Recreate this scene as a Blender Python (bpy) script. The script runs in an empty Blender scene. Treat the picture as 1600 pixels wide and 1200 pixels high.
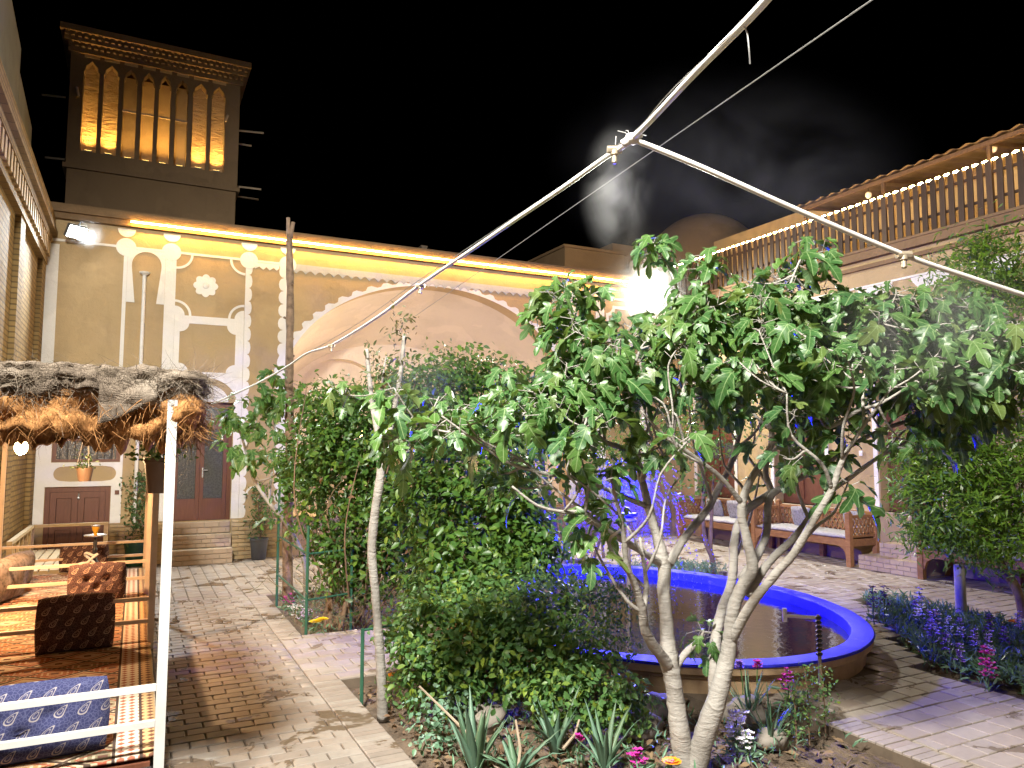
import bpy, math, random
import numpy as np
from mathutils import Vector, Matrix, noise as mnoise
from mathutils.geometry import tessellate_polygon

# ------------------------------------------------------------------ camera
sc = bpy.context.scene
F = 1165.0; CAM_H = 1.7
PITCH = math.atan(100 / F)
YAW = math.atan((800 - 212) / (F / math.cos(PITCH)))
cam_d = bpy.data.cameras.new('camera'); cam = bpy.data.objects.new('camera', cam_d)
sc.collection.objects.link(cam)
cam_d.sensor_width = 36.0; cam_d.lens = 36.0 * F / 1600.0
cam_d.clip_start = 0.05; cam_d.clip_end = 500
cam.location = (0, 0, CAM_H)
cam.rotation_euler = (math.pi / 2 + PITCH, 0, -YAW)
sc.camera = cam

# ------------------------------------------------------------------ night sky
world = bpy.data.worlds.new('World'); sc.world = world; world.use_nodes = True
bg = world.node_tree.nodes['Background']
sky = world.node_tree.nodes.new('ShaderNodeTexSky')
sky.sky_type = 'NISHITA'; sky.sun_disc = False
sky.sun_elevation = math.radians(-8); sky.sun_rotation = math.radians(200)
world.node_tree.links.new(sky.outputs[0], bg.inputs[0])
bg.inputs[1].default_value = 0.02

sc.view_settings.view_transform = 'Standard'; sc.view_settings.look = 'None'
sc.view_settings.exposure = 0.15; sc.view_settings.gamma = 1.0
sc.view_settings.use_curve_mapping = False
sc.render.engine = 'CYCLES'
sc.cycles.use_denoising = True
sc.cycles.max_bounces = 8; sc.cycles.diffuse_bounces = 6; sc.cycles.glossy_bounces = 3
sc.cycles.transmission_bounces = 4; sc.cycles.transparent_max_bounces = 8; sc.cycles.volume_bounces = 0
sc.cycles.sample_clamp_indirect = 4.0
sc.cycles.caustics_reflective = False; sc.cycles.caustics_refractive = False

# light levels (watts / emission strengths)
W_FLOOD_C = 5600.0    # flood on the brick wall behind the camera
W_FLOOD_A = 1100.0     # flood at the corner of the back facade
W_FLOOD_B = 2400.0     # flood at the far corner of the yard
E_LED = 185.0
W_BULB = 300.0
W_BLUE = 680.0
W_TOWER = 95.0
W_IWAN = 250.0

# ------------------------------------------------------------------ pixel -> place helpers
_f = np.array([math.sin(YAW) * math.cos(PITCH), math.cos(YAW) * math.cos(PITCH), math.sin(PITCH)])
_r = np.array([math.cos(YAW), -math.sin(YAW), 0.0]); _u = np.cross(_r, _f)
_C = np.array([0, 0, CAM_H])
def ray(x, y): return _f + _r * (x - 800) / F - _u * (y - 600) / F
def PD(x, y, d): return _C + ray(x, y) * d
def PZ(x, y, z=0.0):
    d = ray(x, y); return _C + d * (z - CAM_H) / d[2]
def PY(x, y, Y):
    d = ray(x, y); return _C + d * Y / d[1]
def PX(x, y, X):
    d = ray(x, y); return _C + d * X / d[0]
def depth_of(p): return float((np.array(p) - _C) @ _f)

# ------------------------------------------------------------------ object helpers
COL = sc.collection
def link(o): COL.objects.link(o); return o
def tag(o, label=None, cat=None, group=None, kind=None):
    if label: o['label'] = label
    if cat: o['category'] = cat
    if group: o['group'] = group
    if kind: o['kind'] = kind
    return o
def thing(name, loc, label, cat, group=None, kind=None):
    o = link(bpy.data.objects.new(name, None)); o.location = tuple(loc); o.empty_display_size = 0.1
    return tag(o, label, cat, group, kind)
def root_loc(p):
    q = p
    while q.parent is not None: q = q.parent
    return q
def setparent(o, p):
    o.parent = p
    if p.parent is None:
        o.matrix_parent_inverse = Matrix.Translation(-Vector(p.location))
    elif p.type == 'MESH' and (Vector(p.location).length > 1e-9 or Vector(p.scale) != Vector((1, 1, 1))):
        o.matrix_parent_inverse = p.matrix_basis.inverted()
    return o

class MB:
    """collects vertices and faces of one mesh"""
    def __init__(s): s.v = []; s.f = []; s.m = []; s.cur = 0
    def add(s, vs, fs):
        b = len(s.v); s.v.extend([tuple(map(float, q)) for q in vs])
        for f in fs: s.f.append(tuple(b + i for i in f)); s.m.append(s.cur)
    def box(s, x0, x1, y0, y1, z0, z1):
        vs = [(x0, y0, z0), (x1, y0, z0), (x1, y1, z0), (x0, y1, z0), (x0, y0, z1), (x1, y0, z1), (x1, y1, z1), (x0, y1, z1)]
        s.add(vs, [(3, 2, 1, 0), (4, 5, 6, 7), (0, 1, 5, 4), (1, 2, 6, 5), (2, 3, 7, 6), (3, 0, 4, 7)]); return s
    def bar(s, a, b, w, h, up=(0, 0, 1)):
        a = Vector(a); b = Vector(b); t = (b - a).normalized(); u = Vector(up)
        if abs(t.dot(u)) > 0.95: u = Vector((1, 0, 0))
        n = t.cross(u).normalized(); u = n.cross(t)
        vs = []
        for p in (a, b):
            for i, j in ((-1, -1), (1, -1), (1, 1), (-1, 1)): vs.append(p + n * (w / 2 * i) + u * (h / 2 * j))
        s.add(vs, [(3, 2, 1, 0), (4, 5, 6, 7), (0, 1, 5, 4), (1, 2, 6, 5), (2, 3, 7, 6), (3, 0, 4, 7)]); return s
    def tube(s, pts, rad, n=8, cap=True, wob=0.0, seed=0):
        pts = [Vector(p) for p in pts]; k = len(pts)
        if not hasattr(rad, '__len__'): rad = [rad] * k
        b = len(s.v); ref = None; rg = random.Random(seed)
        for i in range(k):
            t = (pts[min(i + 1, k - 1)] - pts[max(i - 1, 0)])
            t = t.normalized() if t.length > 1e-9 else Vector((0, 0, 1))
            if ref is None:
                ref = Vector((1, 0, 0)) if abs(t.x) < 0.8 else Vector((0, 1, 0))
            n1 = (ref - t * ref.dot(t)).normalized(); n2 = t.cross(n1); ref = n1
            for j in range(n):
                a = 2 * math.pi * j / n; rr = rad[i] * (1 + wob * (rg.random() - 0.5))
                s.v.append(tuple(pts[i] + n1 * (math.cos(a) * rr) + n2 * (math.sin(a) * rr)))
        for i in range(k - 1):
            for j in range(n):
                j2 = (j + 1) % n
                s.f.append((b + i * n + j, b + i * n + j2, b + (i + 1) * n + j2, b + (i + 1) * n + j)); s.m.append(s.cur)
        if cap:
            s.f.append(tuple(b + j for j in reversed(range(n)))); s.m.append(s.cur)
            s.f.append(tuple(b + (k - 1) * n + j for j in range(n))); s.m.append(s.cur)
        return s
    def lathe(s, prof, c, n=20, ax=1.0, ay=1.0, closed=False, add_r=False):
        """prof: (r,z) list; with add_r the radius is an offset from the ellipse (ax, ay)"""
        b = len(s.v); k = len(prof)
        for r, z in prof:
            for j in range(n):
                a = 2 * math.pi * j / n
                if add_r: x, y = (ax + r) * math.cos(a), (ay + r) * math.sin(a)
                else: x, y = r * ax * math.cos(a), r * ay * math.sin(a)
                s.v.append((c[0] + x, c[1] + y, c[2] + z))
        for i in range(k if closed else k - 1):
            i2 = (i + 1) % k
            for j in range(n):
                j2 = (j + 1) % n
                s.f.append((b + i * n + j, b + i * n + j2, b + i2 * n + j2, b + i2 * n + j)); s.m.append(s.cur)
        if not closed:
            s.f.append(tuple(b + j for j in reversed(range(n)))); s.m.append(s.cur)
            s.f.append(tuple(b + (k - 1) * n + j for j in range(n))); s.m.append(s.cur)
        return s
    def plate(s, loops, fn, t0, t1, back=True):
        """loops: outline then holes, in 2-D; fn(a,b,t) -> point; slab between t0 (front) and t1 (back)"""
        tri = tessellate_polygon([[Vector((a, b, 0)) for a, b in lp] for lp in loops])
        flat = [q for lp in loops for q in lp]; n = len(flat); b0 = len(s.v)
        s.v.extend([tuple(map(float, fn(a, b, t0))) for a, b in flat])
        s.v.extend([tuple(map(float, fn(a, b, t1))) for a, b in flat])
        for t in tri:
            s.f.append(tuple(b0 + i for i in t)); s.m.append(s.cur)
            if back: s.f.append(tuple(b0 + n + i for i in reversed(t))); s.m.append(s.cur)
        o = 0
        for lp in loops:
            k = len(lp)
            for i in range(k):
                j = (i + 1) % k
                s.f.append((b0 + o + i, b0 + o + j, b0 + n + o + j, b0 + n + o + i)); s.m.append(s.cur)
            o += k
        return s
    def ico(s, c, r, n=6, m=4, sq=(1, 1, 1)):
        prof = [(max(1e-4, math.sin(math.pi * i / m)) * r, -math.cos(math.pi * i / m) * r * sq[2]) for i in range(m + 1)]
        b = len(s.v)
        for rr, z in prof:
            for j in range(n):
                a = 2 * math.pi * j / n; s.v.append((c[0] + rr * math.cos(a) * sq[0], c[1] + rr * math.sin(a) * sq[1], c[2] + z))
        for i in range(m):
            for j in range(n):
                j2 = (j + 1) % n
                s.f.append((b + i * n + j, b + i * n + j2, b + (i + 1) * n + j2, b + (i + 1) * n + j)); s.m.append(s.cur)
        return s
    def build(s, name, mats, parent=None, smooth=False, fixn=True):
        me = bpy.data.meshes.new(name)
        if parent is None:
            a = np.array(s.v); o0 = np.array([(a[:, 0].min() + a[:, 0].max()) / 2, (a[:, 1].min() + a[:, 1].max()) / 2, a[:, 2].min()])
            vs = (a - o0).tolist()
        else: vs = s.v; o0 = None
        me.from_pydata(vs, [], s.f)
        if not isinstance(mats, (list, tuple)): mats = [mats]
        for m in mats: me.materials.append(m)
        if len(mats) > 1: me.polygons.foreach_set('material_index', s.m)
        if fixn:
            import bmesh
            bm = bmesh.new(); bm.from_mesh(me); bmesh.ops.recalc_face_normals(bm, faces=bm.faces); bm.to_mesh(me); bm.free()
        if smooth:
            me.polygons.foreach_set('use_smooth', [True] * len(me.polygons))
            if smooth == 'auto':
                try: me.set_sharp_from_angle(angle=math.radians(38))
                except Exception: pass
        me.update()
        o = link(bpy.data.objects.new(name, me))
        if parent is not None: setparent(o, parent)
        else: o.location = tuple(o0)
        return o

def raw_mesh(name, v, tris, mat, parent=None, attr=None, smooth=False):
    """big triangle soup from numpy arrays"""
    me = bpy.data.meshes.new(name); n = len(v); t = len(tris)
    me.vertices.add(n); me.vertices.foreach_set('co', np.asarray(v, dtype=np.float32).ravel())
    me.loops.add(t * 3); me.loops.foreach_set('vertex_index', np.asarray(tris, dtype=np.int32).ravel())
    me.polygons.add(t); me.polygons.foreach_set('loop_start', np.arange(0, t * 3, 3, dtype=np.int32))
    if smooth: me.polygons.foreach_set('use_smooth', np.ones(t, dtype=bool))
    me.update(calc_edges=True)
    if attr is not None:
        a = me.attributes.new('leaf_uv', 'FLOAT_VECTOR', 'POINT'); a.data.foreach_set('vector', np.asarray(attr, dtype=np.float32).ravel())
    me.materials.append(mat)
    o = link(bpy.data.objects.new(name, me))
    if parent is not None: setparent(o, parent)
    return o

def smooth_line(pts, k=4):
    """Catmull-Rom through points (any dimension)"""
    p = np.array(pts, float); n = len(p)
    if n < 3: return p
    out = []
    for i in range(n - 1):
        p0, p1, p2, p3 = p[max(i - 1, 0)], p[i], p[i + 1], p[min(i + 2, n - 1)]
        for j in range(k):
            t = j / k
            out.append(0.5 * ((2 * p1) + (-p0 + p2) * t + (2 * p0 - 5 * p1 + 4 * p2 - p3) * t * t + (-p0 + 3 * p1 - 3 * p2 + p3) * t ** 3))
    out.append(p[-1]); return np.array(out)

# ------------------------------------------------------------------ materials
class NT:
    def __init__(s, name):
        s.mat = bpy.data.materials.new(name); s.mat.use_nodes = True; s.t = s.mat.node_tree
        s.b = s.t.nodes['Principled BSDF']; s.out = s.t.nodes['Material Output']
    def n(s, typ, **kw):
        nd = s.t.nodes.new(typ)
        for k, v in kw.items(): setattr(nd, k, v)
        return nd
    def l(s, a, b): s.t.links.new(a, b); return s
    def val(s, sock, x):
        if hasattr(x, 'links'): s.l(x, sock)
        else: sock.default_value = x
    def math(s, op, a, b=0.0, c=0.0, clamp=False):
        nd = s.n('ShaderNodeMath', operation=op); nd.use_clamp = clamp
        s.val(nd.inputs[0], a); s.val(nd.inputs[1], b)
        if op in ('MULTIPLY_ADD', 'COMPARE', 'SMOOTH_MIN', 'SMOOTH_MAX'): s.val(nd.inputs[2], c)
        return nd.outputs[0]
    def mix(s, fac, a, b, blend='MIX'):
        nd = s.n('ShaderNodeMix', data_type='RGBA', blend_type=blend)
        s.val(nd.inputs[0], fac)
        for sock, x in ((nd.inputs[6], a), (nd.inputs[7], b)):
            if hasattr(x, 'links'): s.l(x, sock)
            else: sock.default_value = (*x, 1)
        return nd.outputs[2]
    def noise(s, scale, detail=4, rough=0.55, vec=None, dist=0.0):
        nd = s.n('ShaderNodeTexNoise'); nd.inputs['Scale'].default_value = scale; nd.inputs['Detail'].default_value = detail
        nd.inputs['Roughness'].default_value = rough; nd.inputs['Distortion'].default_value = dist
        if vec is not None: s.l(vec, nd.inputs['Vector'])
        return nd.outputs['Fac']
    def ramp(s, fac, stops, interp='LINEAR'):
        nd = s.n('ShaderNodeValToRGB'); nd.color_ramp.interpolation = interp; e = nd.color_ramp.elements
        while len(e) < len(stops): e.new(0.5)
        for q, (p, c) in zip(e, stops): q.position = p; q.color = (*c, 1) if len(c) == 3 else c
        s.l(fac, nd.inputs[0]); return nd.outputs[0]
    def pos(s): return s.n('ShaderNodeNewGeometry').outputs['Position']
    def obj(s): return s.n('ShaderNodeTexCoord').outputs['Object']
    def sep(s, v):
        nd = s.n('ShaderNodeSeparateXYZ'); s.l(v, nd.inputs[0]); return nd.outputs
    def comb(s, x, y, z=0.0):
        nd = s.n('ShaderNodeCombineXYZ')
        for i, q in enumerate((x, y, z)): s.val(nd.inputs[i], q)
        return nd.outputs[0]
    def scalev(s, v, k):
        nd = s.n('ShaderNodeVectorMath', operation='MULTIPLY'); s.l(v, nd.inputs[0]); nd.inputs[1].default_value = k; return nd.outputs[0]
    def bump(s, h, strength=0.4, dist=0.02):
        nd = s.n('ShaderNodeBump'); nd.inputs['Strength'].default_value = strength; nd.inputs['Distance'].default_value = dist
        s.l(h, nd.inputs['Height']); s.l(nd.outputs[0], s.b.inputs['Normal']); return nd
    def base(s, c):
        if hasattr(c, 'links'): s.l(c, s.b.inputs['Base Color'])
        else: s.b.inputs['Base Color'].default_value = (*c, 1)
        return s
    def set(s, rough=None, metal=None, spec=None, trans=None, ior=None, coat=None):
        for k, v in (('Roughness', rough), ('Metallic', metal), ('Specular IOR Level', spec), ('Transmission Weight', trans), ('IOR', ior), ('Coat Weight', coat)):
            if v is None: continue
            s.val(s.b.inputs[k], v)
        return s

def simple(name, col, rough=0.6, metal=0.0, var=0.15, nscale=6.0, bump=0.15, bscale=40.0, spec=0.4, rand=0.0, bdist=0.01):
    m = NT(name); p = m.pos()
    nz = m.noise(nscale, 5, 0.6, p)
    dark = tuple(c * (1 - var * 1.6) for c in col); lite = tuple(min(1, c * (1 + var)) for c in col)
    c = m.ramp(nz, [(0.28, dark), (0.5, col), (0.75, lite)])
    if rand:
        r = m.n('ShaderNodeObjectInfo').outputs['Random']
        k = m.math('MULTIPLY_ADD', r, rand * 2, 1 - rand)
        c = m.mix(1.0, c, m.comb(k, k, k), 'MULTIPLY')
    m.base(c).set(rough=rough, metal=metal, spec=spec)
    if bump: m.bump(m.noise(bscale, 5, 0.65, p), bump, bdist)
    return m.mat

def emit(name, col, strength):
    m = NT(name); m.base((0.02, 0.02, 0.02))
    m.b.inputs['Emission Color'].default_value = (*col, 1); m.b.inputs['Emission Strength'].default_value = strength
    return m.mat
M = {}
def plaster(name, col, var=0.14, crack=0.0):
    m = NT(name); p = m.pos()
    big = m.noise(0.9, 6, 0.62, p, 0.4); fine = m.noise(28, 6, 0.7, p); straw = m.noise(1.0, 3, 0.6, m.scalev(p, (90, 90, 30)), 2.0)
    dark = tuple(c * (1 - var * 2) for c in col); lite = tuple(min(1, c * (1 + var * .7)) for c in col)
    c = m.ramp(big, [(0.25, dark), (0.48, col), (0.8, lite)])
    stain = m.noise(1.0, 5, 0.7, m.scalev(p, (2.6, 2.6, 0.5)))
    c = m.mix(m.math('MULTIPLY', m.ramp(stain, [(0.55, (0, 0, 0)), (0.8, (1, 1, 1))]), 0.45), c, tuple(q * 0.62 for q in col))
    patch = m.ramp(m.noise(1.5, 3, 0.5, p, 0.3), [(0.54, (0, 0, 0)), (0.57, (1, 1, 1))]); c = m.mix(m.math('MULTIPLY', patch, 0.28), c, tuple(min(1, q * 1.3) for q in col))
    c = m.mix(m.math('MULTIPLY', fine, 0.2), c, tuple(q * 0.6 for q in col))
    m.base(c).set(rough=0.88, spec=0.2)
    trowel = m.noise(5, 3, 0.5, p, 1.2)
    h = m.math('ADD', m.math('MULTIPLY', trowel, 0.7), m.math('MULTIPLY', fine, 0.35))
    c2 = m.mix(m.ramp(straw, [(0.62, (0, 0, 0)), (0.72, (0.35, 0.35, 0.35))]), c, tuple(min(1, q * 1.35) for q in col)); m.base(c2)
    m.bump(m.math('ADD', h, m.math('MULTIPLY', straw, 0.25)), 0.6, 0.028); return m.mat
M['mud'] = plaster('mud_plaster', (0.43, 0.315, 0.172), 0.18)
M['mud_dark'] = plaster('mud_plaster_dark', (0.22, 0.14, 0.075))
M['iwan'] = plaster('vault_plaster', (0.62, 0.53, 0.41), 0.07)
M['gypsum'] = plaster('white_gypsum', (0.76, 0.73, 0.68), 0.10)
M['frieze'] = plaster('grey_frieze', (0.40, 0.42, 0.44), 0.10)
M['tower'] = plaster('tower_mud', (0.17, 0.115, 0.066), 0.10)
def kahgel():
    m = NT('straw_mud'); p = m.pos()
    w = m.noise(1.0, 6, 0.7, m.scalev(p, (4, 4, 16)), 0.8); fine = m.noise(40, 5, 0.7, p)
    c = m.ramp(w, [(0.3, (0.30, 0.19, 0.10)), (0.55, (0.44, 0.31, 0.18)), (0.8, (0.52, 0.38, 0.24))])
    m.base(c).set(rough=0.9, spec=0.15)
    m.bump(m.math('ADD', w, m.math('MULTIPLY', fine, 0.2)), 0.9, 0.07); return m.mat
M['kahgel'] = kahgel()
def brickmat(name, cols, rough=0.8, wet=0.0, isl=True):
    """for real brick pieces: colour varies from piece to piece"""
    m = NT(name); p = m.pos()
    g = m.n('ShaderNodeNewGeometry'); r1 = m.n('ShaderNodeObjectInfo').outputs['Random']
    r = m.math('FRACT', m.math('ADD', m.math('MULTIPLY', g.outputs['Random Per Island'], 3.7), m.math('MULTIPLY', r1, 5.3)))
    k = len(cols); c = m.ramp(r, [(i / max(1, k - 1), q) for i, q in enumerate(cols)])
    n1 = m.noise(9, 6, 0.65, p); n2 = m.noise(70, 5, 0.7, p)
    c = m.mix(m.math('MULTIPLY', m.ramp(n1, [(0.45, (0, 0, 0)), (0.75, (1, 1, 1))]), 0.5), c, tuple(q * 0.68 for q in cols[0]))
    c = m.mix(m.math('MULTIPLY', n2, 0.3), c, tuple(min(1, q * 1.25) for q in cols[-1]))
    ro = rough
    if wet:
        w = m.ramp(m.noise(2.6, 4, 0.62, p, 0.6), [(0.565, (0, 0, 0)), (0.61, (1, 1, 1))])
        wv = m.math('MULTIPLY', w, wet)
        c = m.mix(wv, c, (0.12, 0.08, 0.048)); ro = m.math('MULTIPLY_ADD', wv, -0.5, rough)
    m.base(c).set(rough=ro, spec=0.35)
    m.bump(m.math('ADD', m.math('MULTIPLY', n1, 0.5), m.math('MULTIPLY', n2, 0.35)), 0.4, 0.006); return m.mat
M['paver'] = brickmat('paving_brick', [(0.235, 0.195, 0.165), (0.31, 0.27, 0.235), (0.26, 0.21, 0.175), (0.335, 0.30, 0.265), (0.275, 0.235, 0.20)], 0.52, wet=0.85)
M['paver2'] = brickmat('paving_tile', [(0.28, 0.23, 0.195), (0.35, 0.30, 0.26), (0.305, 0.245, 0.205), (0.38, 0.335, 0.295), (0.31, 0.265, 0.225)], 0.5, wet=0.6)
M['brick'] = brickmat('yellow_brick', [(0.42, 0.30, 0.15), (0.50, 0.37, 0.20), (0.46, 0.32, 0.17), (0.54, 0.42, 0.26)], 0.85)
M['stepbrick'] = brickmat('step_brick', [(0.34, 0.26, 0.19), (0.40, 0.31, 0.23), (0.37, 0.28, 0.20)], 0.8)
M['joint'] = simple('sand_joint', (0.14, 0.105, 0.075), 0.9, var=0.2, nscale=8, bump=0.3, bscale=120)
M['mortar'] = simple('mortar', (0.46, 0.38, 0.27), 0.92, var=0.12, nscale=6, bump=0.3, bscale=90)
def wallbrick():
    m = NT('brick_wall_courses'); p = m.pos(); x, y, z = m.sep(p)
    bt = m.n('ShaderNodeTexBrick'); m.l(m.comb(y, z, 0.0), bt.inputs['Vector'])
    bt.inputs['Scale'].default_value = 1.0; bt.inputs['Brick Width'].default_value = 0.21; bt.inputs['Row Height'].default_value = 0.062
    bt.inputs['Mortar Size'].default_value = 0.009; bt.inputs['Mortar Smooth'].default_value = 0.2; bt.inputs['Bias'].default_value = 0.0
    bt.inputs['Color1'].default_value = (0.32, 0.215, 0.085, 1); bt.inputs['Color2'].default_value = (0.24, 0.155, 0.06, 1); bt.inputs['Mortar'].default_value = (0.13, 0.09, 0.045, 1)
    n1 = m.noise(3, 5, 0.6, p)
    c = m.mix(m.math('MULTIPLY', n1, 0.4), bt.outputs['Color'], (0.18, 0.12, 0.05))
    m.base(c).set(rough=0.88, spec=0.2)
    h = m.math('ADD', m.math('MULTIPLY', bt.outputs['Fac'], -1.0), m.math('MULTIPLY', m.noise(60, 4, 0.6, p), 0.4))
    m.bump(h, 0.8, 0.012); return m.mat
M['wallbrick'] = wallbrick()
M['soil'] = simple('bed_soil', (0.17, 0.125, 0.09), 0.95, var=0.35, nscale=7, bump=0.9, bscale=38, spec=0.15, bdist=0.03)
M['concrete'] = simple('kerb_concrete', (0.36, 0.33, 0.29), 0.85, var=0.15, nscale=8, bump=0.3, bscale=60)
M['stone'] = simple('field_stone', (0.24, 0.21, 0.18), 0.85, var=0.25, nscale=5, bump=0.5, bscale=22)
M['poolwall'] = simple('pool_render', (0.44, 0.30, 0.17), 0.8, var=0.2, nscale=6, bump=0.4, bscale=30, bdist=0.012)
def rimmat():
    m = NT('blue_rim_paint'); p = m.pos()
    n = m.noise(7, 6, 0.65, p); f = m.noise(55, 5, 0.7, p)
    c = m.ramp(n, [(0.3, (0.016, 0.02, 0.52)), (0.55, (0.026, 0.03, 0.62)), (0.8, (0.05, 0.05, 0.64))])
    c = m.mix(m.ramp(f, [(0.66, (0, 0, 0)), (0.74, (0.6, 0.6, 0.6))]), c, (0.14, 0.13, 0.55))
    wr = m.ramp(m.noise(3.3, 7, 0.75, p, 0.4), [(0.60, (0, 0, 0)), (0.64, (1, 1, 1))]); c = m.mix(m.math('MULTIPLY', wr, 0.55), c, (0.20, 0.17, 0.30))
    m.base(c).set(rough=0.6, spec=0.25); m.bump(m.math('ADD', f, m.math('MULTIPLY', n, 1.5)), 0.4, 0.012); return m.mat
M['rim'] = rimmat()
def watermat():
    m = NT('pool_water'); p = m.pos()
    m.base((0.010, 0.012, 0.012)).set(rough=0.02, spec=0.38)
    a = m.noise(6.5, 3, 0.5, p, 0.6); b = m.noise(26, 3, 0.5, p, 0.3)
    m.bump(m.math('ADD', a, m.math('MULTIPLY', b, 0.3)), 0.14, 0.02); return m.mat
M['water'] = watermat()
M['drop'] = simple('water_drops', (0.10, 0.12, 0.85), 0.3, var=0.05, bump=0, spec=0.8)  # blue of the fountain lamp put into the drop colour
M['wood_dark'] = None
def wood(name, a, b, rough=0.55, sc_=(1, 1, 1), rand=0.15):
    m = NT(name); p = m.obj()
    g = m.noise(1.0, 6, 0.65, m.scalev(p, tuple(30 * q for q in sc_)), 1.4)
    c = m.ramp(g, [(0.3, a), (0.7, b)])
    r = m.n('ShaderNodeObjectInfo').outputs['Random']; k = m.math('MULTIPLY_ADD', r, rand * 2, 1 - rand)
    c = m.mix(1.0, c, m.comb(k, k, k), 'MULTIPLY')
    m.base(c).set(rough=rough, spec=0.35); m.bump(g, 0.2, 0.004); return m.mat
M['bench'] = wood('bench_wood', (0.21, 0.095, 0.040), (0.36, 0.18, 0.075), 0.5, (0.6, 0.15, 0.6))
M['slat'] = wood('balustrade_wood', (0.045, 0.026, 0.015), (0.085, 0.05, 0.028), 0.6, (1, 1, 0.1), 0.25)
M['door'] = wood('brown_door', (0.105, 0.038, 0.022), (0.165, 0.062, 0.036), 0.42, (1, 1, 0.12), 0.06)
M['palewood'] = wood('pale_wood', (0.46, 0.36, 0.22), (0.62, 0.51, 0.34), 0.6, (0.12, 1, 1))
M['pole'] = simple('rough_bark_pole', (0.20, 0.135, 0.09), 0.9, var=0.4, nscale=14, bump=0.9, bscale=30, bdist=0.03)
M['stick'] = simple('weathered_stick', (0.33, 0.26, 0.19), 0.85, var=0.2)
def bark():
    m = NT('fig_bark'); p = m.pos()
    b = m.noise(5, 5, 0.6, p); r = m.noise(1.0, 4, 0.6, m.scalev(p, (6, 6, 26)), 1.6)
    c = m.ramp(b, [(0.25, (0.16, 0.14, 0.12)), (0.5, (0.30, 0.28, 0.255)), (0.8, (0.42, 0.40, 0.37))])
    c = m.mix(m.ramp(r, [(0.60, (0, 0, 0)), (0.72, (0.55, 0.55, 0.55))]), c, (0.12, 0.095, 0.07))
    m.base(c).set(rough=0.78, spec=0.25)
    m.bump(m.math('ADD', m.math('MULTIPLY', r, 0.8), m.math('MULTIPLY', m.noise(45, 4, 0.6, p), 0.3)), 0.85, 0.016); return m.mat
M['bark'] = bark()
M['twig'] = simple('brown_twig', (0.17, 0.11, 0.07), 0.85, var=0.3, nscale=20, bump=0.4)
M['white_steel'] = simple('white_painted_steel', (0.50, 0.50, 0.49), 0.4, var=0.07, nscale=9, bump=0.06)
M['tan_steel'] = simple('cream_painted_steel', (0.60, 0.47, 0.35), 0.45, var=0.09, nscale=9, bump=0.06)  # white frame steel with the warm bulb light put into its colour
M['black_steel'] = simple('black_steel', (0.025, 0.025, 0.028), 0.45, var=0.1, bump=0.08)
M['green_steel'] = simple('green_painted_steel', (0.028, 0.10, 0.062), 0.45, var=0.2, bump=0.1)
M['pvc'] = simple('white_pipe', (0.66, 0.64, 0.60), 0.45, var=0.1, nscale=10, bump=0.05)
M['wire'] = simple('grey_wire', (0.30, 0.30, 0.30), 0.6, var=0.05, bump=0)
M['brass'] = simple('brass_nozzle', (0.45, 0.38, 0.28), 0.4, metal=0.6, var=0.05, bump=0)
M['lamp_body'] = simple('lamp_body', (0.10, 0.10, 0.105), 0.5, var=0.1, bump=0.05)
M['glass_dark'] = None
def glassmat():
    m = NT('dark_patterned_glass'); p = m.pos(); x, y, z = m.sep(p)
    v = m.n('ShaderNodeTexVoronoi'); v.inputs['Scale'].default_value = 42; m.l(p, v.inputs['Vector'])
    c = m.ramp(v.outputs['Distance'], [(0.0, (0.035, 0.035, 0.035)), (0.7, (0.09, 0.09, 0.085))])
    m.base(c).set(rough=0.16, spec=0.6); m.bump(v.outputs['Distance'], 0.5, 0.006); return m.mat
M['glass_dark'] = glassmat()
M['pot'] = simple('plastic_pot', (0.15, 0.10, 0.07), 0.5, var=0.15, bump=0.08)
M['pot_grey'] = simple('grey_pot', (0.075, 0.08, 0.09), 0.5, var=0.12, bump=0.08)
M['screen'] = simple('grey_screen_cloth', (0.16, 0.17, 0.165), 0.9, var=0.12, nscale=3, bump=0.2, bscale=200)
M['cloth'] = simple('white_seat_cloth', (0.34, 0.33, 0.34), 0.9, var=0.18, nscale=26, bump=0.25, bscale=90)
M['greycloth'] = simple('grey_pillow_cloth', (0.26, 0.25, 0.27), 0.9, var=0.35, nscale=30, bump=0.2, bscale=100)
M['blanket'] = simple('woven_blanket', (0.17, 0.135, 0.115), 0.95, var=0.45, nscale=32, bump=0.35, bscale=120)
M['silver'] = simple('hookah_metal', (0.7, 0.7, 0.7), 0.25, metal=0.8, var=0.05, bump=0)
M['amber'] = simple('amber_bowl', (0.62, 0.33, 0.03), 0.35, var=0.15, bump=0.1)
M['tin'] = simple('corrugated_tin', (0.13, 0.10, 0.075), 0.7, metal=0.0, var=0.2, nscale=4, bump=0.1)

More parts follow.
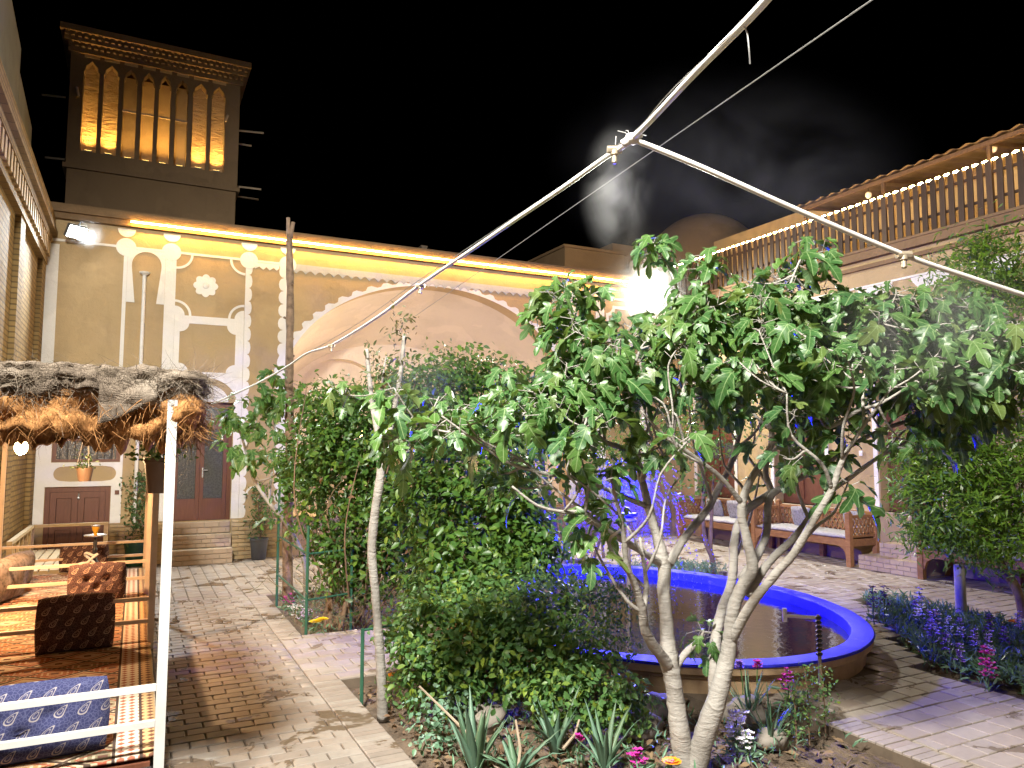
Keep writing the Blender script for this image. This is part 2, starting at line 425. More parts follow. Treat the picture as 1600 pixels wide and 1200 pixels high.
def leafmat(name, cols, vein=None, rough=0.42, transl=0.25, spec=0.45):
    m = NT(name); g = m.n('ShaderNodeNewGeometry')
    r1 = m.n('ShaderNodeObjectInfo').outputs['Random']
    r = m.math('FRACT', m.math('ADD', m.math('MULTIPLY', g.outputs['Random Per Island'], 7.3), m.math('MULTIPLY', r1, 3.1)))
    k = len(cols); c = m.ramp(r, [(i / (k - 1), q) for i, q in enumerate(cols)])
    nz = m.noise(30, 3, 0.5, g.outputs['Position']); c = m.mix(m.math('MULTIPLY', nz, 0.3), c, tuple(q * 0.6 for q in cols[0]))
    if vein:
        at = m.n('ShaderNodeAttribute'); at.attribute_name = 'leaf_uv'; x, y, z = m.sep(at.outputs['Vector'])
        ax = m.math('ABSOLUTE', x)
        def linev(x0, y0, dx, dy, w):      # distance to a vein line in leaf space
            L = math.hypot(dx, dy); dd = m.math('ABSOLUTE', m.math('SUBTRACT', m.math('MULTIPLY', m.math('SUBTRACT', ax, x0), dy / L), m.math('MULTIPLY', m.math('SUBTRACT', y, y0), dx / L)))
            return m.math('LESS_THAN', dd, w)
        v = m.math('LESS_THAN', ax, 0.013)
        v = m.math('MAXIMUM', v, linev(0, 0.07, 0.40, 0.58, 0.010)); v = m.math('MAXIMUM', v, linev(0, 0.06, 0.36, 0.14, 0.008))
        side = m.math('LESS_THAN', m.math('FRACT', m.math('MULTIPLY', m.math('SUBTRACT', y, m.math('MULTIPLY', ax, 0.75)), 7.0)), 0.10)
        v = m.math('MAXIMUM', v, m.math('MULTIPLY', side, 0.35))
        c = m.mix(m.math('MULTIPLY', v, 0.75), c, vein)
    back = m.mix(0.45, c, (0.12, 0.17, 0.09)); c2 = m.mix(g.outputs['Backfacing'], c, back)
    m.base(c2).set(rough=rough, spec=spec)
    tr = m.n('ShaderNodeBsdfTranslucent'); m.l(m.mix(0.5, c, (0.20, 0.30, 0.03)), tr.inputs[0])
    mx = m.n('ShaderNodeMixShader'); mx.inputs[0].default_value = transl
    m.l(m.b.outputs[0], mx.inputs[1]); m.l(tr.outputs[0], mx.inputs[2]); m.l(mx.outputs[0], m.out.inputs[0])
    return m.mat
M['figleaf'] = leafmat('fig_leaf', [(0.036, 0.105, 0.028), (0.055, 0.145, 0.034), (0.044, 0.12, 0.042), (0.10, 0.20, 0.04), (0.038, 0.11, 0.03), (0.15, 0.20, 0.05)], vein=(0.26, 0.36, 0.16), rough=0.38, spec=0.42, transl=0.36)
M['vineleaf'] = leafmat('vine_leaf', [(0.05, 0.125, 0.025), (0.09, 0.20, 0.03), (0.06, 0.15, 0.035), (0.17, 0.28, 0.035)], rough=0.4, transl=0.35)
M['roseleaf'] = leafmat('rose_leaf', [(0.07, 0.17, 0.055), (0.11, 0.235, 0.06), (0.095, 0.21, 0.075), (0.28, 0.38, 0.04)], rough=0.42, transl=0.35)
M['pomleaf'] = leafmat('narrow_leaf', [(0.08, 0.17, 0.02), (0.13, 0.25, 0.025), (0.10, 0.21, 0.022), (0.22, 0.34, 0.04)], rough=0.38, transl=0.35)
M['redleaf'] = leafmat('young_red_leaf', [(0.10, 0.05, 0.025), (0.07, 0.085, 0.03), (0.13, 0.07, 0.03)], rough=0.5)
M['potleaf'] = leafmat('potted_leaf', [(0.04, 0.105, 0.03), (0.07, 0.15, 0.04), (0.055, 0.12, 0.035)], rough=0.45)
M['bedleaf'] = leafmat('bed_leaf', [(0.12, 0.24, 0.16), (0.17, 0.31, 0.21), (0.13, 0.28, 0.14), (0.21, 0.32, 0.25)], rough=0.42, transl=0.2)
M['aloe'] = leafmat('aloe_leaf', [(0.10, 0.19, 0.125), (0.13, 0.23, 0.16), (0.11, 0.20, 0.11)], rough=0.5, transl=0.05)
M['dryleaf'] = leafmat('dry_leaf', [(0.12, 0.07, 0.04), (0.20, 0.12, 0.07), (0.26, 0.18, 0.10)], rough=0.8, transl=0.1)
for nm, c in dict(white=(0.78, 0.76, 0.80), magenta=(0.50, 0.03, 0.30), purple=(0.10, 0.02, 0.16), violet=(0.22, 0.12, 0.42), orange=(0.85, 0.32, 0.01), yellow=(0.85, 0.62, 0.01), lilac=(0.55, 0.45, 0.70)).items():
    M['fl_' + nm] = simple('petal_' + nm, c, 0.6, var=0.2, nscale=60, bump=0.2, bscale=120)
M['stem'] = simple('green_stem', (0.07, 0.13, 0.04), 0.6, var=0.2)

def carpetmat():
    m = NT('persian_carpet'); p = m.obj(); x, y, z = m.sep(p)
    # lozenge field
    u = m.math('ADD', m.math('MULTIPLY', x, 3.6), m.math('MULTIPLY', y, 4.4)); v = m.math('SUBTRACT', m.math('MULTIPLY', x, 3.6), m.math('MULTIPLY', y, 4.4))
    fu = m.math('FRACT', u); fv = m.math('FRACT', v); iu = m.math('FLOOR', u); iv = m.math('FLOOR', v)
    wn = m.n('ShaderNodeTexWhiteNoise'); wn.noise_dimensions = '2D'; m.l(m.comb(iu, iv), wn.inputs['Vector'])
    cell = m.ramp(wn.outputs['Value'], [(0.0, (0.34, 0.14, 0.07)), (0.22, (0.52, 0.42, 0.28)), (0.42, (0.20, 0.17, 0.10)), (0.6, (0.42, 0.22, 0.10)), (0.78, (0.60, 0.47, 0.33))], 'CONSTANT')
    du = m.math('SUBTRACT', fu, 0.5); dv = m.math('SUBTRACT', fv, 0.5)
    cheb = m.math('MAXIMUM', m.math('ABSOLUTE', du), m.math('ABSOLUTE', dv))
    man = m.math('ADD', m.math('ABSOLUTE', du), m.math('ABSOLUTE', dv))
    edge = m.math('GREATER_THAN', cheb, 0.455)
    ring = m.math('LESS_THAN', m.math('ABSOLUTE', m.math('SUBTRACT', cheb, 0.34)), 0.03)
    dot = m.math('LESS_THAN', m.math('FRACT', m.math('MULTIPLY', man, 5.0)), 0.38)
    c = m.mix(m.math('MULTIPLY', dot, 0.7), cell, (0.56, 0.44, 0.32)); c = m.mix(ring, c, (0.30, 0.07, 0.04)); c = m.mix(edge, c, (0.05, 0.035, 0.03))
    core = m.math('LESS_THAN', man, 0.13); c = m.mix(core, c, (0.10, 0.045, 0.035))
    # border bands along the two long sides (|x| measured from carpet centre)
    ax = m.math('ABSOLUTE', x)
    rep = m.math('FRACT', m.math('MULTIPLY', y, 22.0)); rx = m.math('FRACT', m.math('MULTIPLY', ax, 26.0))
    mot = m.math('LESS_THAN', m.math('ADD', m.math('ABSOLUTE', m.math('SUBTRACT', rep, 0.5)), m.math('ABSOLUTE', m.math('SUBTRACT', rx, 0.5))), 0.42)
    bandc = m.mix(mot, (0.62, 0.55, 0.45), (0.33, 0.11, 0.07))
    bandd = m.mix(mot, (0.55, 0.36, 0.18), (0.16, 0.07, 0.045))
    inb = m.math('GREATER_THAN', ax, 0.455); inb2 = m.math('GREATER_THAN', ax, 0.555); dark = m.math('GREATER_THAN', ax, 0.628)
    c = m.mix(inb, c, bandc); c = m.mix(inb2, c, bandd)
    ln = m.math('LESS_THAN', m.math('ABSOLUTE', m.math('SUBTRACT', ax, 0.455)), 0.006); ln2 = m.math('LESS_THAN', m.math('ABSOLUTE', m.math('SUBTRACT', ax, 0.555)), 0.006)
    c = m.mix(m.math('MAXIMUM', ln, ln2), c, (0.04, 0.03, 0.03)); c = m.mix(dark, c, (0.07, 0.035, 0.03))
    tooth = m.math('MULTIPLY', m.math('LESS_THAN', m.math('ABSOLUTE', m.math('SUBTRACT', ax, 0.625)), 0.009), m.math('GREATER_THAN', m.math('FRACT', m.math('MULTIPLY', y, 40.0)), 0.5))
    c = m.mix(tooth, c, (0.6, 0.55, 0.45))
    nz = m.noise(160, 3, 0.6, p); c = m.mix(m.math('MULTIPLY', nz, 0.4), c, (0.12, 0.07, 0.04))
    m.base(c).set(rough=0.95, spec=0.1); m.bump(nz, 0.4, 0.004); return m.mat
M['carpet'] = carpetmat()
def cushionmat(name, ground, speck, pais):
    m = NT(name); p = m.obj(); x, y, z = m.sep(p)
    wob = m.noise(9, 2, 0.5, p)
    row = m.math('FLOOR', m.math('MULTIPLY', z, 14.0)); off = m.math('MULTIPLY', m.math('FRACT', m.math('MULTIPLY', row, 0.5)), 1.0)
    fu = m.math('SUBTRACT', m.math('FRACT', m.math('ADD', m.math('MULTIPLY', x, 12.0), off)), 0.5); fv = m.math('SUBTRACT', m.math('FRACT', m.math('MULTIPLY', z, 14.0)), 0.5)
    # tear-drop distance: narrower towards the top, tip bent sideways
    fu2 = m.math('ADD', fu, m.math('MULTIPLY', m.math('MULTIPLY', m.math('ADD', fv, 0.3), m.math('ADD', fv, 0.3)), -0.9))
    wd = m.math('MULTIPLY_ADD', fv, 1.5, 1.35)
    d = m.math('SQRT', m.math('ADD', m.math('POWER', m.math('MULTIPLY', fu2, wd), 2.0), m.math('POWER', m.math('MULTIPLY', fv, 0.8), 2.0)))
    ring = m.math('LESS_THAN', m.math('ABSOLUTE', m.math('SUBTRACT', d, 0.24)), 0.028); dot = m.math('LESS_THAN', m.math('ABSOLUTE', m.math('SUBTRACT', d, 0.12)), 0.02)
    s_ = m.n('ShaderNodeTexVoronoi'); s_.feature = 'DISTANCE_TO_EDGE'; s_.inputs['Scale'].default_value = 75; m.l(p, s_.inputs['Vector'])
    c = m.mix(m.math('LESS_THAN', s_.outputs['Distance'], 0.09), ground, speck)
    c = m.mix(m.math('MAXIMUM', ring, m.math('MULTIPLY', dot, 0.8)), c, pais)
    m.base(c).set(rough=0.9, spec=0.15); m.bump(m.noise(200, 3, 0.6, p), 0.25, 0.003); return m.mat
M['cush_brown'] = cushionmat('maroon_paisley', (0.050, 0.026, 0.026), (0.12, 0.07, 0.06), (0.40, 0.27, 0.20))  # cloth of the navy cushion with warm bulb light put into the colour
M['cush_blue'] = cushionmat('navy_paisley', (0.032, 0.035, 0.095), (0.065, 0.07, 0.145), (0.27, 0.24, 0.25))
def fibre(name, a, b):
    m = NT(name); p = m.pos(); g = m.n('ShaderNodeNewGeometry')
    w = m.noise(1.0, 5, 0.7, m.scalev(p, (60, 60, 14)), 1.0); c = m.ramp(w, [(0.3, a), (0.72, b)])
    k = m.math('MULTIPLY_ADD', g.outputs['Random Per Island'], 0.7, 0.65); c = m.mix(1.0, c, m.comb(k, k, k), 'MULTIPLY')
    m.base(c).set(rough=0.9, spec=0.15); m.bump(w, 0.8, 0.02); return m.mat
M['coir'] = fibre('coir_fibre', (0.17, 0.075, 0.025), (0.40, 0.20, 0.075))
def burlap():
    m = NT('burlap'); p = m.pos(); x, y, z = m.sep(p)
    wx = m.math('SINE', m.math('MULTIPLY', m.math('ADD', x, m.math('MULTIPLY', m.noise(9, 3, 0.5, p), 0.06)), 1000.0)); wz = m.math('SINE', m.math('MULTIPLY', m.math('ADD', z, m.math('MULTIPLY', m.noise(8, 3, 0.5, p), 0.06)), 1000.0))
    h = m.math('MAXIMUM', wx, wz); n = m.noise(6, 5, 0.7, p)
    c = m.ramp(n, [(0.3, (0.085, 0.065, 0.05)), (0.5, (0.17, 0.135, 0.105)), (0.72, (0.28, 0.235, 0.19))])
    c = m.mix(m.math('MULTIPLY', m.math('LESS_THAN', h, -0.3), 0.5), c, (0.05, 0.035, 0.025))
    m.base(c).set(rough=0.95, spec=0.1); m.bump(h, 0.6, 0.004); return m.mat
M['burlap'] = burlap()
M['straw'] = fibre('grey_straw', (0.085, 0.065, 0.048), (0.27, 0.22, 0.165))
M['led'] = emit('led_strip', (1.0, 0.52, 0.10), E_LED)
M['bead'] = emit('string_bulb', (1.0, 0.62, 0.22), 190.0)
M['flood'] = emit('flood_glass', (0.92, 0.97, 1.0), 60.0)
M['bulb'] = emit('warm_bulb', (1.0, 0.62, 0.25), 60.0)
M['blue_led'] = emit('blue_lamp', (0.0, 0.0, 1.0), 3.0)
M['uplight'] = emit('uplight_glass', (1.0, 0.62, 0.15), 8.0)
def spot(name, loc, target, watts, col, size=110, blend=0.6, radius=0.08, parent=None):
    d = bpy.data.lights.new(name, 'SPOT'); d.energy = watts; d.color = col; d.spot_size = math.radians(size); d.spot_blend = blend; d.shadow_soft_size = radius
    o = link(bpy.data.objects.new(name, d)); o.location = tuple(loc)
    o.rotation_euler = (Vector(target) - Vector(loc)).to_track_quat('-Z', 'Y').to_euler()
    if parent is not None: setparent(o, parent)
    return o
def point(name, loc, watts, col, radius=0.04, parent=None):
    d = bpy.data.lights.new(name, 'POINT'); d.energy = watts; d.color = col; d.shadow_soft_size = radius
    o = link(bpy.data.objects.new(name, d)); o.location = tuple(loc)
    if parent is not None: setparent(o, parent)
    return o
# ================================================================== GROUND, PAVING, BEDS
RNG = random.Random(7); NR = np.random.default_rng(11)
def proj(p):
    q = np.asarray(p, float) - _C; z = q @ _f
    return 800 + F * (q @ _r) / z, 600 - F * (q @ _u) / z, z
mb = MB(); mb.box(-40, 60, -30, 70, -0.3, -0.16)
tag(mb.build('ground', M['soil']), 'dark earth beneath and around the courtyard', kind='structure')

def unit_brick(ch=0.025):
    a = 0.5; b = 0.5 - ch
    v = [(-a, -a, -1), (a, -a, -1), (a, a, -1), (-a, a, -1), (-a, -a, -.06), (a, -a, -.06), (a, a, -.06), (-a, a, -.06), (-b, -b * 1.0, 0), (b, -b, 0), (b, b, 0), (-b, b, 0)]
    f = [(0, 1, 5, 4), (1, 2, 6, 5), (2, 3, 7, 6), (3, 0, 4, 7), (4, 5, 9, 8), (5, 6, 10, 9), (6, 7, 11, 10), (7, 4, 8, 11), (8, 9, 10, 11)]
    return np.array(v, float), f
UBV, UBF = unit_brick()
UBT = np.array([t for f in UBF for t in ((f[0], f[1], f[2]), (f[0], f[2], f[3]))])
def fill(x0, x1, y0, y1, bx, by, running=True, gap=0.009, vert=False):
    """list of (cx, cy, sx, sy) in a rectangle; rows run along x"""
    out = []; j = 0; y = y0
    while y < y1 - 0.01:
        yb = min(y + by, y1); off = (bx / 2 if (running and j % 2) else 0) + (RNG.random() - .5) * 0.012
        x = x0 - off if off > 0.02 else x0
        while x < x1 - 0.01:
            a = max(x, x0); b = min(x + bx, x1)
            if b - a > 0.03: out.append(((a + b) / 2, (y + yb) / 2, b - a - gap, yb - y - gap))
            x += bx
        y += by; j += 1
    return out
def pave(name, pieces, mat, label, sheets, thick=0.07, limit=300, piece='brick'):
    """paving as a piece of the setting: sheet below, the largest pieces as children, the rest joined"""
    mb = MB()
    for (x0, x1, y0, y1) in sheets: mb.box(x0, x1, y0, y1, -0.15, -0.014)
    o = mb.build(name, M['joint']); tag(o, label, kind='structure')
    sc_ = []
    for p in pieces:
        x, y, z = proj((p[0], p[1], 0))
        vis = z > 0.4 and -40 < x < 1640 and 500 < y < 1260
        sc_.append((p[2] * p[3] / max(z, 0.4) ** 3) if vis else -1)
    order = sorted(range(len(pieces)), key=lambda i: -sc_[i])
    me = bpy.data.meshes.new(piece); me.from_pydata([tuple(q) for q in UBV], [], UBF); me.materials.append(mat)
    rest_v = []; rest_t = []
    for k, i in enumerate(order):
        cx, cy, sx, sy = pieces[i]; dz = (RNG.random() - .5) * 0.004; rz = (RNG.random() - .5) * 0.02
        tx = (RNG.random() - .5) * 0.008; ty = (RNG.random() - .5) * 0.008
        if k < limit and sc_[i] > 0:
            b = link(bpy.data.objects.new(piece, me)); b.location = (cx, cy, dz); b.scale = (sx, sy, thick); b.rotation_euler = (tx, ty, rz); setparent(b, o)
        else:
            v = UBV * np.array([sx, sy, thick]) + np.array([cx, cy, dz]); rest_t.append(UBT + len(rest_v) * len(UBV)); rest_v.append(v)
    if rest_v:
        r = raw_mesh('paving_bricks', np.concatenate(rest_v), np.concatenate(rest_t), mat, o); r['kind'] = 'stuff'
    return o
PC = (4.45, 6.25); PA, PB = 1.86, 2.38            # oval pool: centre, half axes
def in_pool(x, y, g=0.0): return ((x - PC[0]) / (PA + g)) ** 2 + ((y - PC[1]) / (PB + g)) ** 2 < 1
left = fill(-0.15, 1.21, 2.2, 9.2, 0.195, 0.102) + fill(1.212, 1.42, 2.2, 5.65, 0.21, 0.056, False, 0.006) + fill(1.212, 1.42, 7.08, 9.2, 0.21, 0.056, False, 0.006)
pave('brick_path', left, M['paver'], 'path of pale bricks with damp patches along the carpeted platform', [(-1.25, 1.42, 0.5, 9.2)])
cross = [p for p in fill(1.212, 3.4, 5.65, 7.08, 0.2, 0.165) if not in_pool(p[0], p[1], -0.05)]
pave('cross_path', cross, M['paver2'], 'short tiled path between two planted beds', [(1.425, 2.9, 5.65, 7.08)], piece='tile')
def ring_ok(p):
    x, y = p[0], p[1]
    if in_pool(x, y, -0.04): return False
    if y < 6.05 and x > 5.45 + (y - 3.8) * 0.911: return False
    if y < 5.65 and x < 3.9: return False
    if x < 3.4 and y > 7.08: return False
    if 6.1 < x < 7.35 and 7.8 < y < 9.0: return False
    return True
ring = [p for p in fill(2.45, 7.5, 3.8, 9.2, 0.2, 0.165) if ring_ok(p)]
near = fill(4.11, 5.24, 2.0, 3.8, 0.2, 0.165) + fill(3.9, 4.108, 2.0, 3.4, 0.205, 0.056, False, 0.006) + fill(5.242, 5.45, 2.0, 3.8, 0.205, 0.082, False, 0.007)
near = [p for p in near if not in_pool(p[0], p[1], -0.04)]
pave('pool_path', near + ring, M['paver2'], 'tiled path curving round the oval pool', [(3.9, 5.45, 0.5, 3.8), (3.5, 5.5, 3.801, 9.2), (5.501, 5.75, 4.2, 9.2), (5.751, 7.5, 6.1, 7.8), (7.35, 7.5, 7.801, 9.2), (5.751, 6.1, 7.801, 9.2), (6.101, 7.349, 9.0, 9.2)], piece='tile')
bench_p = fill(7.5, 10.6, 2.0, 9.2, 0.2, 0.165)
pave('bench_path', bench_p, M['paver2'], 'tiled path in front of the carved benches', [(7.501, 9.9, 0.5, 9.2)], piece='tile')
rear = fill(-1.2, 2.7, 9.2, 12.3, 0.15, 0.108, False) + fill(2.7, 9.9, 9.2, 12.3, 0.2, 0.165)
rear = [p for p in rear if not (4.7 < p[0] < 6.3 and 9.2 < p[1] < 10.1)]
pave('rear_terrace', rear, M['paver'], 'terrace of small tiles along the foot of the back house', [(-1.25, 4.7, 9.201, 12.3), (4.7, 6.3, 10.1, 12.3), (6.3, 9.9, 9.201, 12.3)], piece='tile')

def bed(name, x0, x1, y0, y1, label, inside=None, seed=0, step=0.055):
    nx = int((x1 - x0) / step); ny = int((y1 - y0) / step); v = []; idx = {}; fs = []
    for i in range(nx + 1):
        for j in range(ny + 1):
            x = x0 + (x1 - x0) * i / nx; y = y0 + (y1 - y0) * j / ny
            z = -0.075 + 0.05 * mnoise.noise((x * 2.1 + seed, y * 2.1, 0)) + 0.022 * mnoise.noise((x * 9, y * 9, 3 + seed)) + 0.012 * mnoise.noise((x * 25, y * 25, 7))
            e = min(x - x0, x1 - x, y - y0, y1 - y)
            if e < 0.08: z = min(z, -0.07)
            v.append((x, y, z))
    for i in range(nx):
        for j in range(ny):
            if inside is None or inside(x0 + (i + .5) * (x1 - x0) / nx, y0 + (j + .5) * (y1 - y0) / ny):
                a = i * (ny + 1) + j; fs.append((a, a + ny + 1, a + ny + 2, a + 1))
    m_ = MB(); m_.add(v, fs); o = m_.build(name, M['soil'], smooth=True, fixn=False); return tag(o, label, kind='structure')
bed('soil_bed', 1.423, 3.4, 7.082, 9.18, 'soil of the bed under the big vine hedge', seed=1)
bed('soil_bed', 1.423, 3.9, 1.2, 5.648, 'soil of the bed under the fig tree', seed=2)
bed('soil_bed', 5.452, 7.5, 1.2, 6.05, 'soil of the bed full of blue lit flowers', inside=lambda x, y: x > 5.40 + (y - 3.8) * 0.911, seed=3)
bed('soil_bed', 6.102, 7.348, 7.802, 8.998, 'soil of the small bed beyond the pool', seed=4)
bed('soil_bed', 4.702, 6.298, 9.202, 10.098, 'soil of the narrow bed with twisted trees past the fountain', seed=5)
# dry leaves and clods strewn over the bed under the fig tree
LEAF6 = (np.array([(0, 0, 0), (-.26, .33, .05), (.26, .33, .05), (-.22, .68, .03), (.22, .68, .03), (0, 1, -.08), (0, .5, -.03)], float),
         np.array([(0, 2, 6), (0, 6, 1), (1, 6, 3), (2, 4, 6), (3, 6, 5), (6, 4, 5)]))
def _norm(a): return a / np.maximum(np.linalg.norm(a, axis=-1, keepdims=True), 1e-9)
def leaf_arrays(c, size, nrm, tip, tmpl, width=1.0, bend=0.0):
    """place a leaf template at each point: y along tip, z along normal"""
    V, T = tmpl; n = len(c); tip = _norm(tip - nrm * (tip * nrm).sum(1, keepdims=True)); side = np.cross(tip, nrm)
    W = V.copy(); W[:, 0] *= width; W[:, 2] -= bend * W[:, 1] ** 2
    P = (c[:, None, :] + size[:, None, None] * (W[None, :, 0:1] * side[:, None, :] + W[None, :, 1:2] * tip[:, None, :] + W[None, :, 2:3] * nrm[:, None, :])).reshape(-1, 3)
    Tt = (T[None] + (np.arange(n) * len(V))[:, None, None]).reshape(-1, 3)
    return P, Tt
def rand_dirs(n, bias=(0, 0, 0), w=1.0):
    d = _norm(NR.normal(size=(n, 3))); return _norm(d * w + np.array(bias))
n = 900; c = np.column_stack([NR.uniform(1.5, 3.85, n), NR.uniform(3.0, 5.6, n), np.full(n, -0.035)])
v, t = leaf_arrays(c, NR.uniform(0.03, 0.075, n), rand_dirs(n, (0, 0, 1.6)), rand_dirs(n), LEAF6, 1.0, 0.25)
o = raw_mesh('dry_leaves', v, t, M['dryleaf']); tag(o, 'brown dry leaves strewn over the soil round the fig trunk', 'leaves', kind='stuff')

# ================================================================== POOL
pool = thing('oval_pool', (PC[0], PC[1], 0), 'oval raised pool with tan rendered wall and bright blue rim', 'pool')
mb = MB(); mb.lathe([(-0.075, -0.1), (-0.065, 0.05), (-0.065, 0.085), (-0.045, 0.095), (-0.045, 0.11), (-0.02, 0.122), (-0.01, 0.13), (-0.008, 0.178), (-0.145, 0.178), (-0.145, -0.1)], (PC[0], PC[1], 0), 96, PA, PB, add_r=True, closed=True)
mb.build('basin_wall', M['poolwall'], pool, smooth='auto')
mb = MB(); mb.lathe([(0.0, 0.182), (0.002, 0.192), (-0.008, 0.201), (-0.165, 0.201), (-0.176, 0.195), (-0.18, 0.18), (-0.18, -0.06), (-0.2, -0.06), (-0.2001, -0.08), (-0.15, -0.08), (-0.15, 0.181)], (PC[0], PC[1], 0), 120, PA, PB, add_r=True, closed=True)
mb.v = [(x + .006 * mnoise.noise((x * 4, y * 4, 1)), y + .006 * mnoise.noise((x * 4, y * 4, 5)), z + .004 * mnoise.noise((x * 5, y * 5, 9)) if z > .1 else z) for x, y, z in mb.v]; mb.build('rim', M['rim'], pool, smooth='auto')
mb = MB(); mb.lathe([(0.02, 0.108), (0.6, 0.1081), (1.0, 0.108)], (PC[0], PC[1], 0), 96, PA - 0.183, PB - 0.183)
mb.f = [f for f in mb.f if len(f) == 4] + [f for f in mb.f if len(f) > 4][:1]; mb.m = [0] * len(mb.f)
tag(mb.build('water', M['water']), 'dark rippling water inside the oval pool', kind='structure')
# stones against the foot of the pool wall
def stone(x, y, r, label, seed, h=0.7):
    m_ = MB(); n_, k_ = 14, 8; rg = random.Random(seed)
    for i in range(k_ + 1):
        for j in range(n_):
            th = math.pi * i / k_; ph = 2 * math.pi * j / n_; d = (math.sin(th) * math.cos(ph), math.sin(th) * math.sin(ph), -math.cos(th))
            rr = r * (1 + 0.35 * mnoise.noise((d[0] * 1.4 + seed, d[1] * 1.4, d[2] * 1.4)) + 0.1 * mnoise.noise((d[0] * 4, d[1] * 4 + seed, d[2] * 4)))
            m_.v.append((x + d[0] * rr * 1.15, y + d[1] * rr, d[2] * rr * h + r * 0.35 - 0.05))
    for i in range(k_):
        for j in range(n_):
            m_.f.append((i * n_ + j, i * n_ + (j + 1) % n_, (i + 1) * n_ + (j + 1) % n_, (i + 1) * n_ + j)); m_.m.append(0)
    return tag(m_.build('stone', M['stone'], smooth=True), label, 'stone', 'stones set against the pool wall')
for i, (px, py, r, lb) in enumerate([(872, 1098, 0.15, 'rounded grey boulder in the gap under the rose bush'), (1030, 1105, 0.13, 'pale stone just behind the fig trunk fork'), (1000, 1130, 0.12, 'flat pale stone at the foot of the pool beside the fig trunk'), (1165, 1112, 0.14, 'large tan stone behind the iris leaves'), (1205, 1150, 0.09, 'small stone among iris leaves near the kerb'), (760, 1120, 0.11, 'dark stone low under the rose bush')]):
    p = PZ(px, py); stone(p[0], p[1], r, lb, 3.7 * i + 1)
# fountain
fx, fy = PC
ft = thing('fountain', (fx, fy, 0.05), 'fountain in mid pool throwing blue lit water', 'fountain')
mb = MB(); mb.tube([(fx, fy, -0.08), (fx, fy, 1.0)], [0.03, 0.016], 10); mb.build('riser', M['brass'], ft, smooth='auto')
mb = MB(); mb.lathe([(0.07, 0.0), (0.085, 0.015), (0.085, 0.03), (0.03, 0.05)], (fx, fy, 0.96), 16); mb.build('nozzle_head', M['brass'], ft, smooth='auto')
mb = MB(); mb.lathe([(0.085, 0), (0.095, 0.012), (0.085, 0.03)], (fx, fy, 1.02), 20); mb.build('lamp_ring', M['blue_led'], ft)
point('fountain_light', (fx, fy, 1.16), W_BLUE, (0.004, 0.004, 1.0), 0.035, ft)
# drops: parabolic jets from the head
P_ = []
g = 9.81
for k in range(1300):
    a = NR.uniform(0, 2 * math.pi); vz = NR.normal(2.5, 0.4); vr = NR.normal(0.85, 0.28)
    tt = NR.uniform(0.05, 1.05)
    for s_ in range(3):
        t_ = tt + s_ * 0.012; z = 1.07 + vz * t_ - g / 2 * t_ * t_
        if z < 0.1: continue
        P_.append((fx + math.cos(a) * vr * t_, fy + math.sin(a) * vr * t_, z, vz - g * t_, vr, a))
for k in range(900):     # one tilted jet throwing towards the hedge
    a = math.pi + NR.normal(0.05, 0.16); vz = NR.normal(4.2, 0.25); vr = NR.normal(1.75, 0.2); t_ = NR.uniform(0.3, 0.78)
    z = 1.07 + vz * t_ - g / 2 * t_ * t_
    P_.append((fx + math.cos(a) * vr * t_, fy + math.sin(a) * vr * t_, z, vz - g * t_, vr, a))
P_ = np.array(P_); vel = np.column_stack([np.cos(P_[:, 5]) * P_[:, 4], np.sin(P_[:, 5]) * P_[:, 4], P_[:, 3]])
DROP = (np.array([(0, -1, 0), (.35, 0, 0), (-.18, 0, .3), (-.18, 0, -.3), (0, 1, 0)], float), np.array([(0, 2, 1), (0, 3, 2), (0, 1, 3), (4, 1, 2), (4, 2, 3), (4, 3, 1)]))
n = len(P_); nr = rand_dirs(n)
v, t = leaf_arrays(P_[:, :3], NR.uniform(0.005, 0.015, n), nr, vel + NR.normal(size=(n, 3)) * 0.05, DROP)
o = raw_mesh('water_drops', v, t, M['drop'], ft); o['kind'] = 'stuff'
# water pipe standing over the pool edge
wp = thing('water_pipe', PZ(1283, 1096), 'thin standing pipe with a side arm reaching over the pool rim', 'pipe')
b = PZ(1283, 1096); d = depth_of(b)
top = np.array([b[0], b[1], 0.57])
mb = MB(); mb.tube([(b[0], b[1], -0.1), (b[0], b[1], 0.33), tuple(top)], [0.012, 0.012, 0.012], 8); mb.build('upright', M['stick'], wp)
mb = MB()
for i in range(9):
    z = 0.30 + i * 0.03; mb.lathe([(0.013, 0), (0.022, 0.006), (0.022, 0.016), (0.013, 0.022)], (b[0], b[1], z), 8)
mb.build('coil_wrap', M['black_steel'], wp)
e = PD(1226, 962, d * 1.03)
mb = MB(); mb.tube([tuple(top - np.array([0, 0, .02])), tuple(e)], 0.012, 8); mb.tube([tuple(e + np.array([0, 0, -.04])), tuple(e + np.array([0, 0, .05]))], 0.016, 8); mb.build('side_arm', M['pvc'], wp)
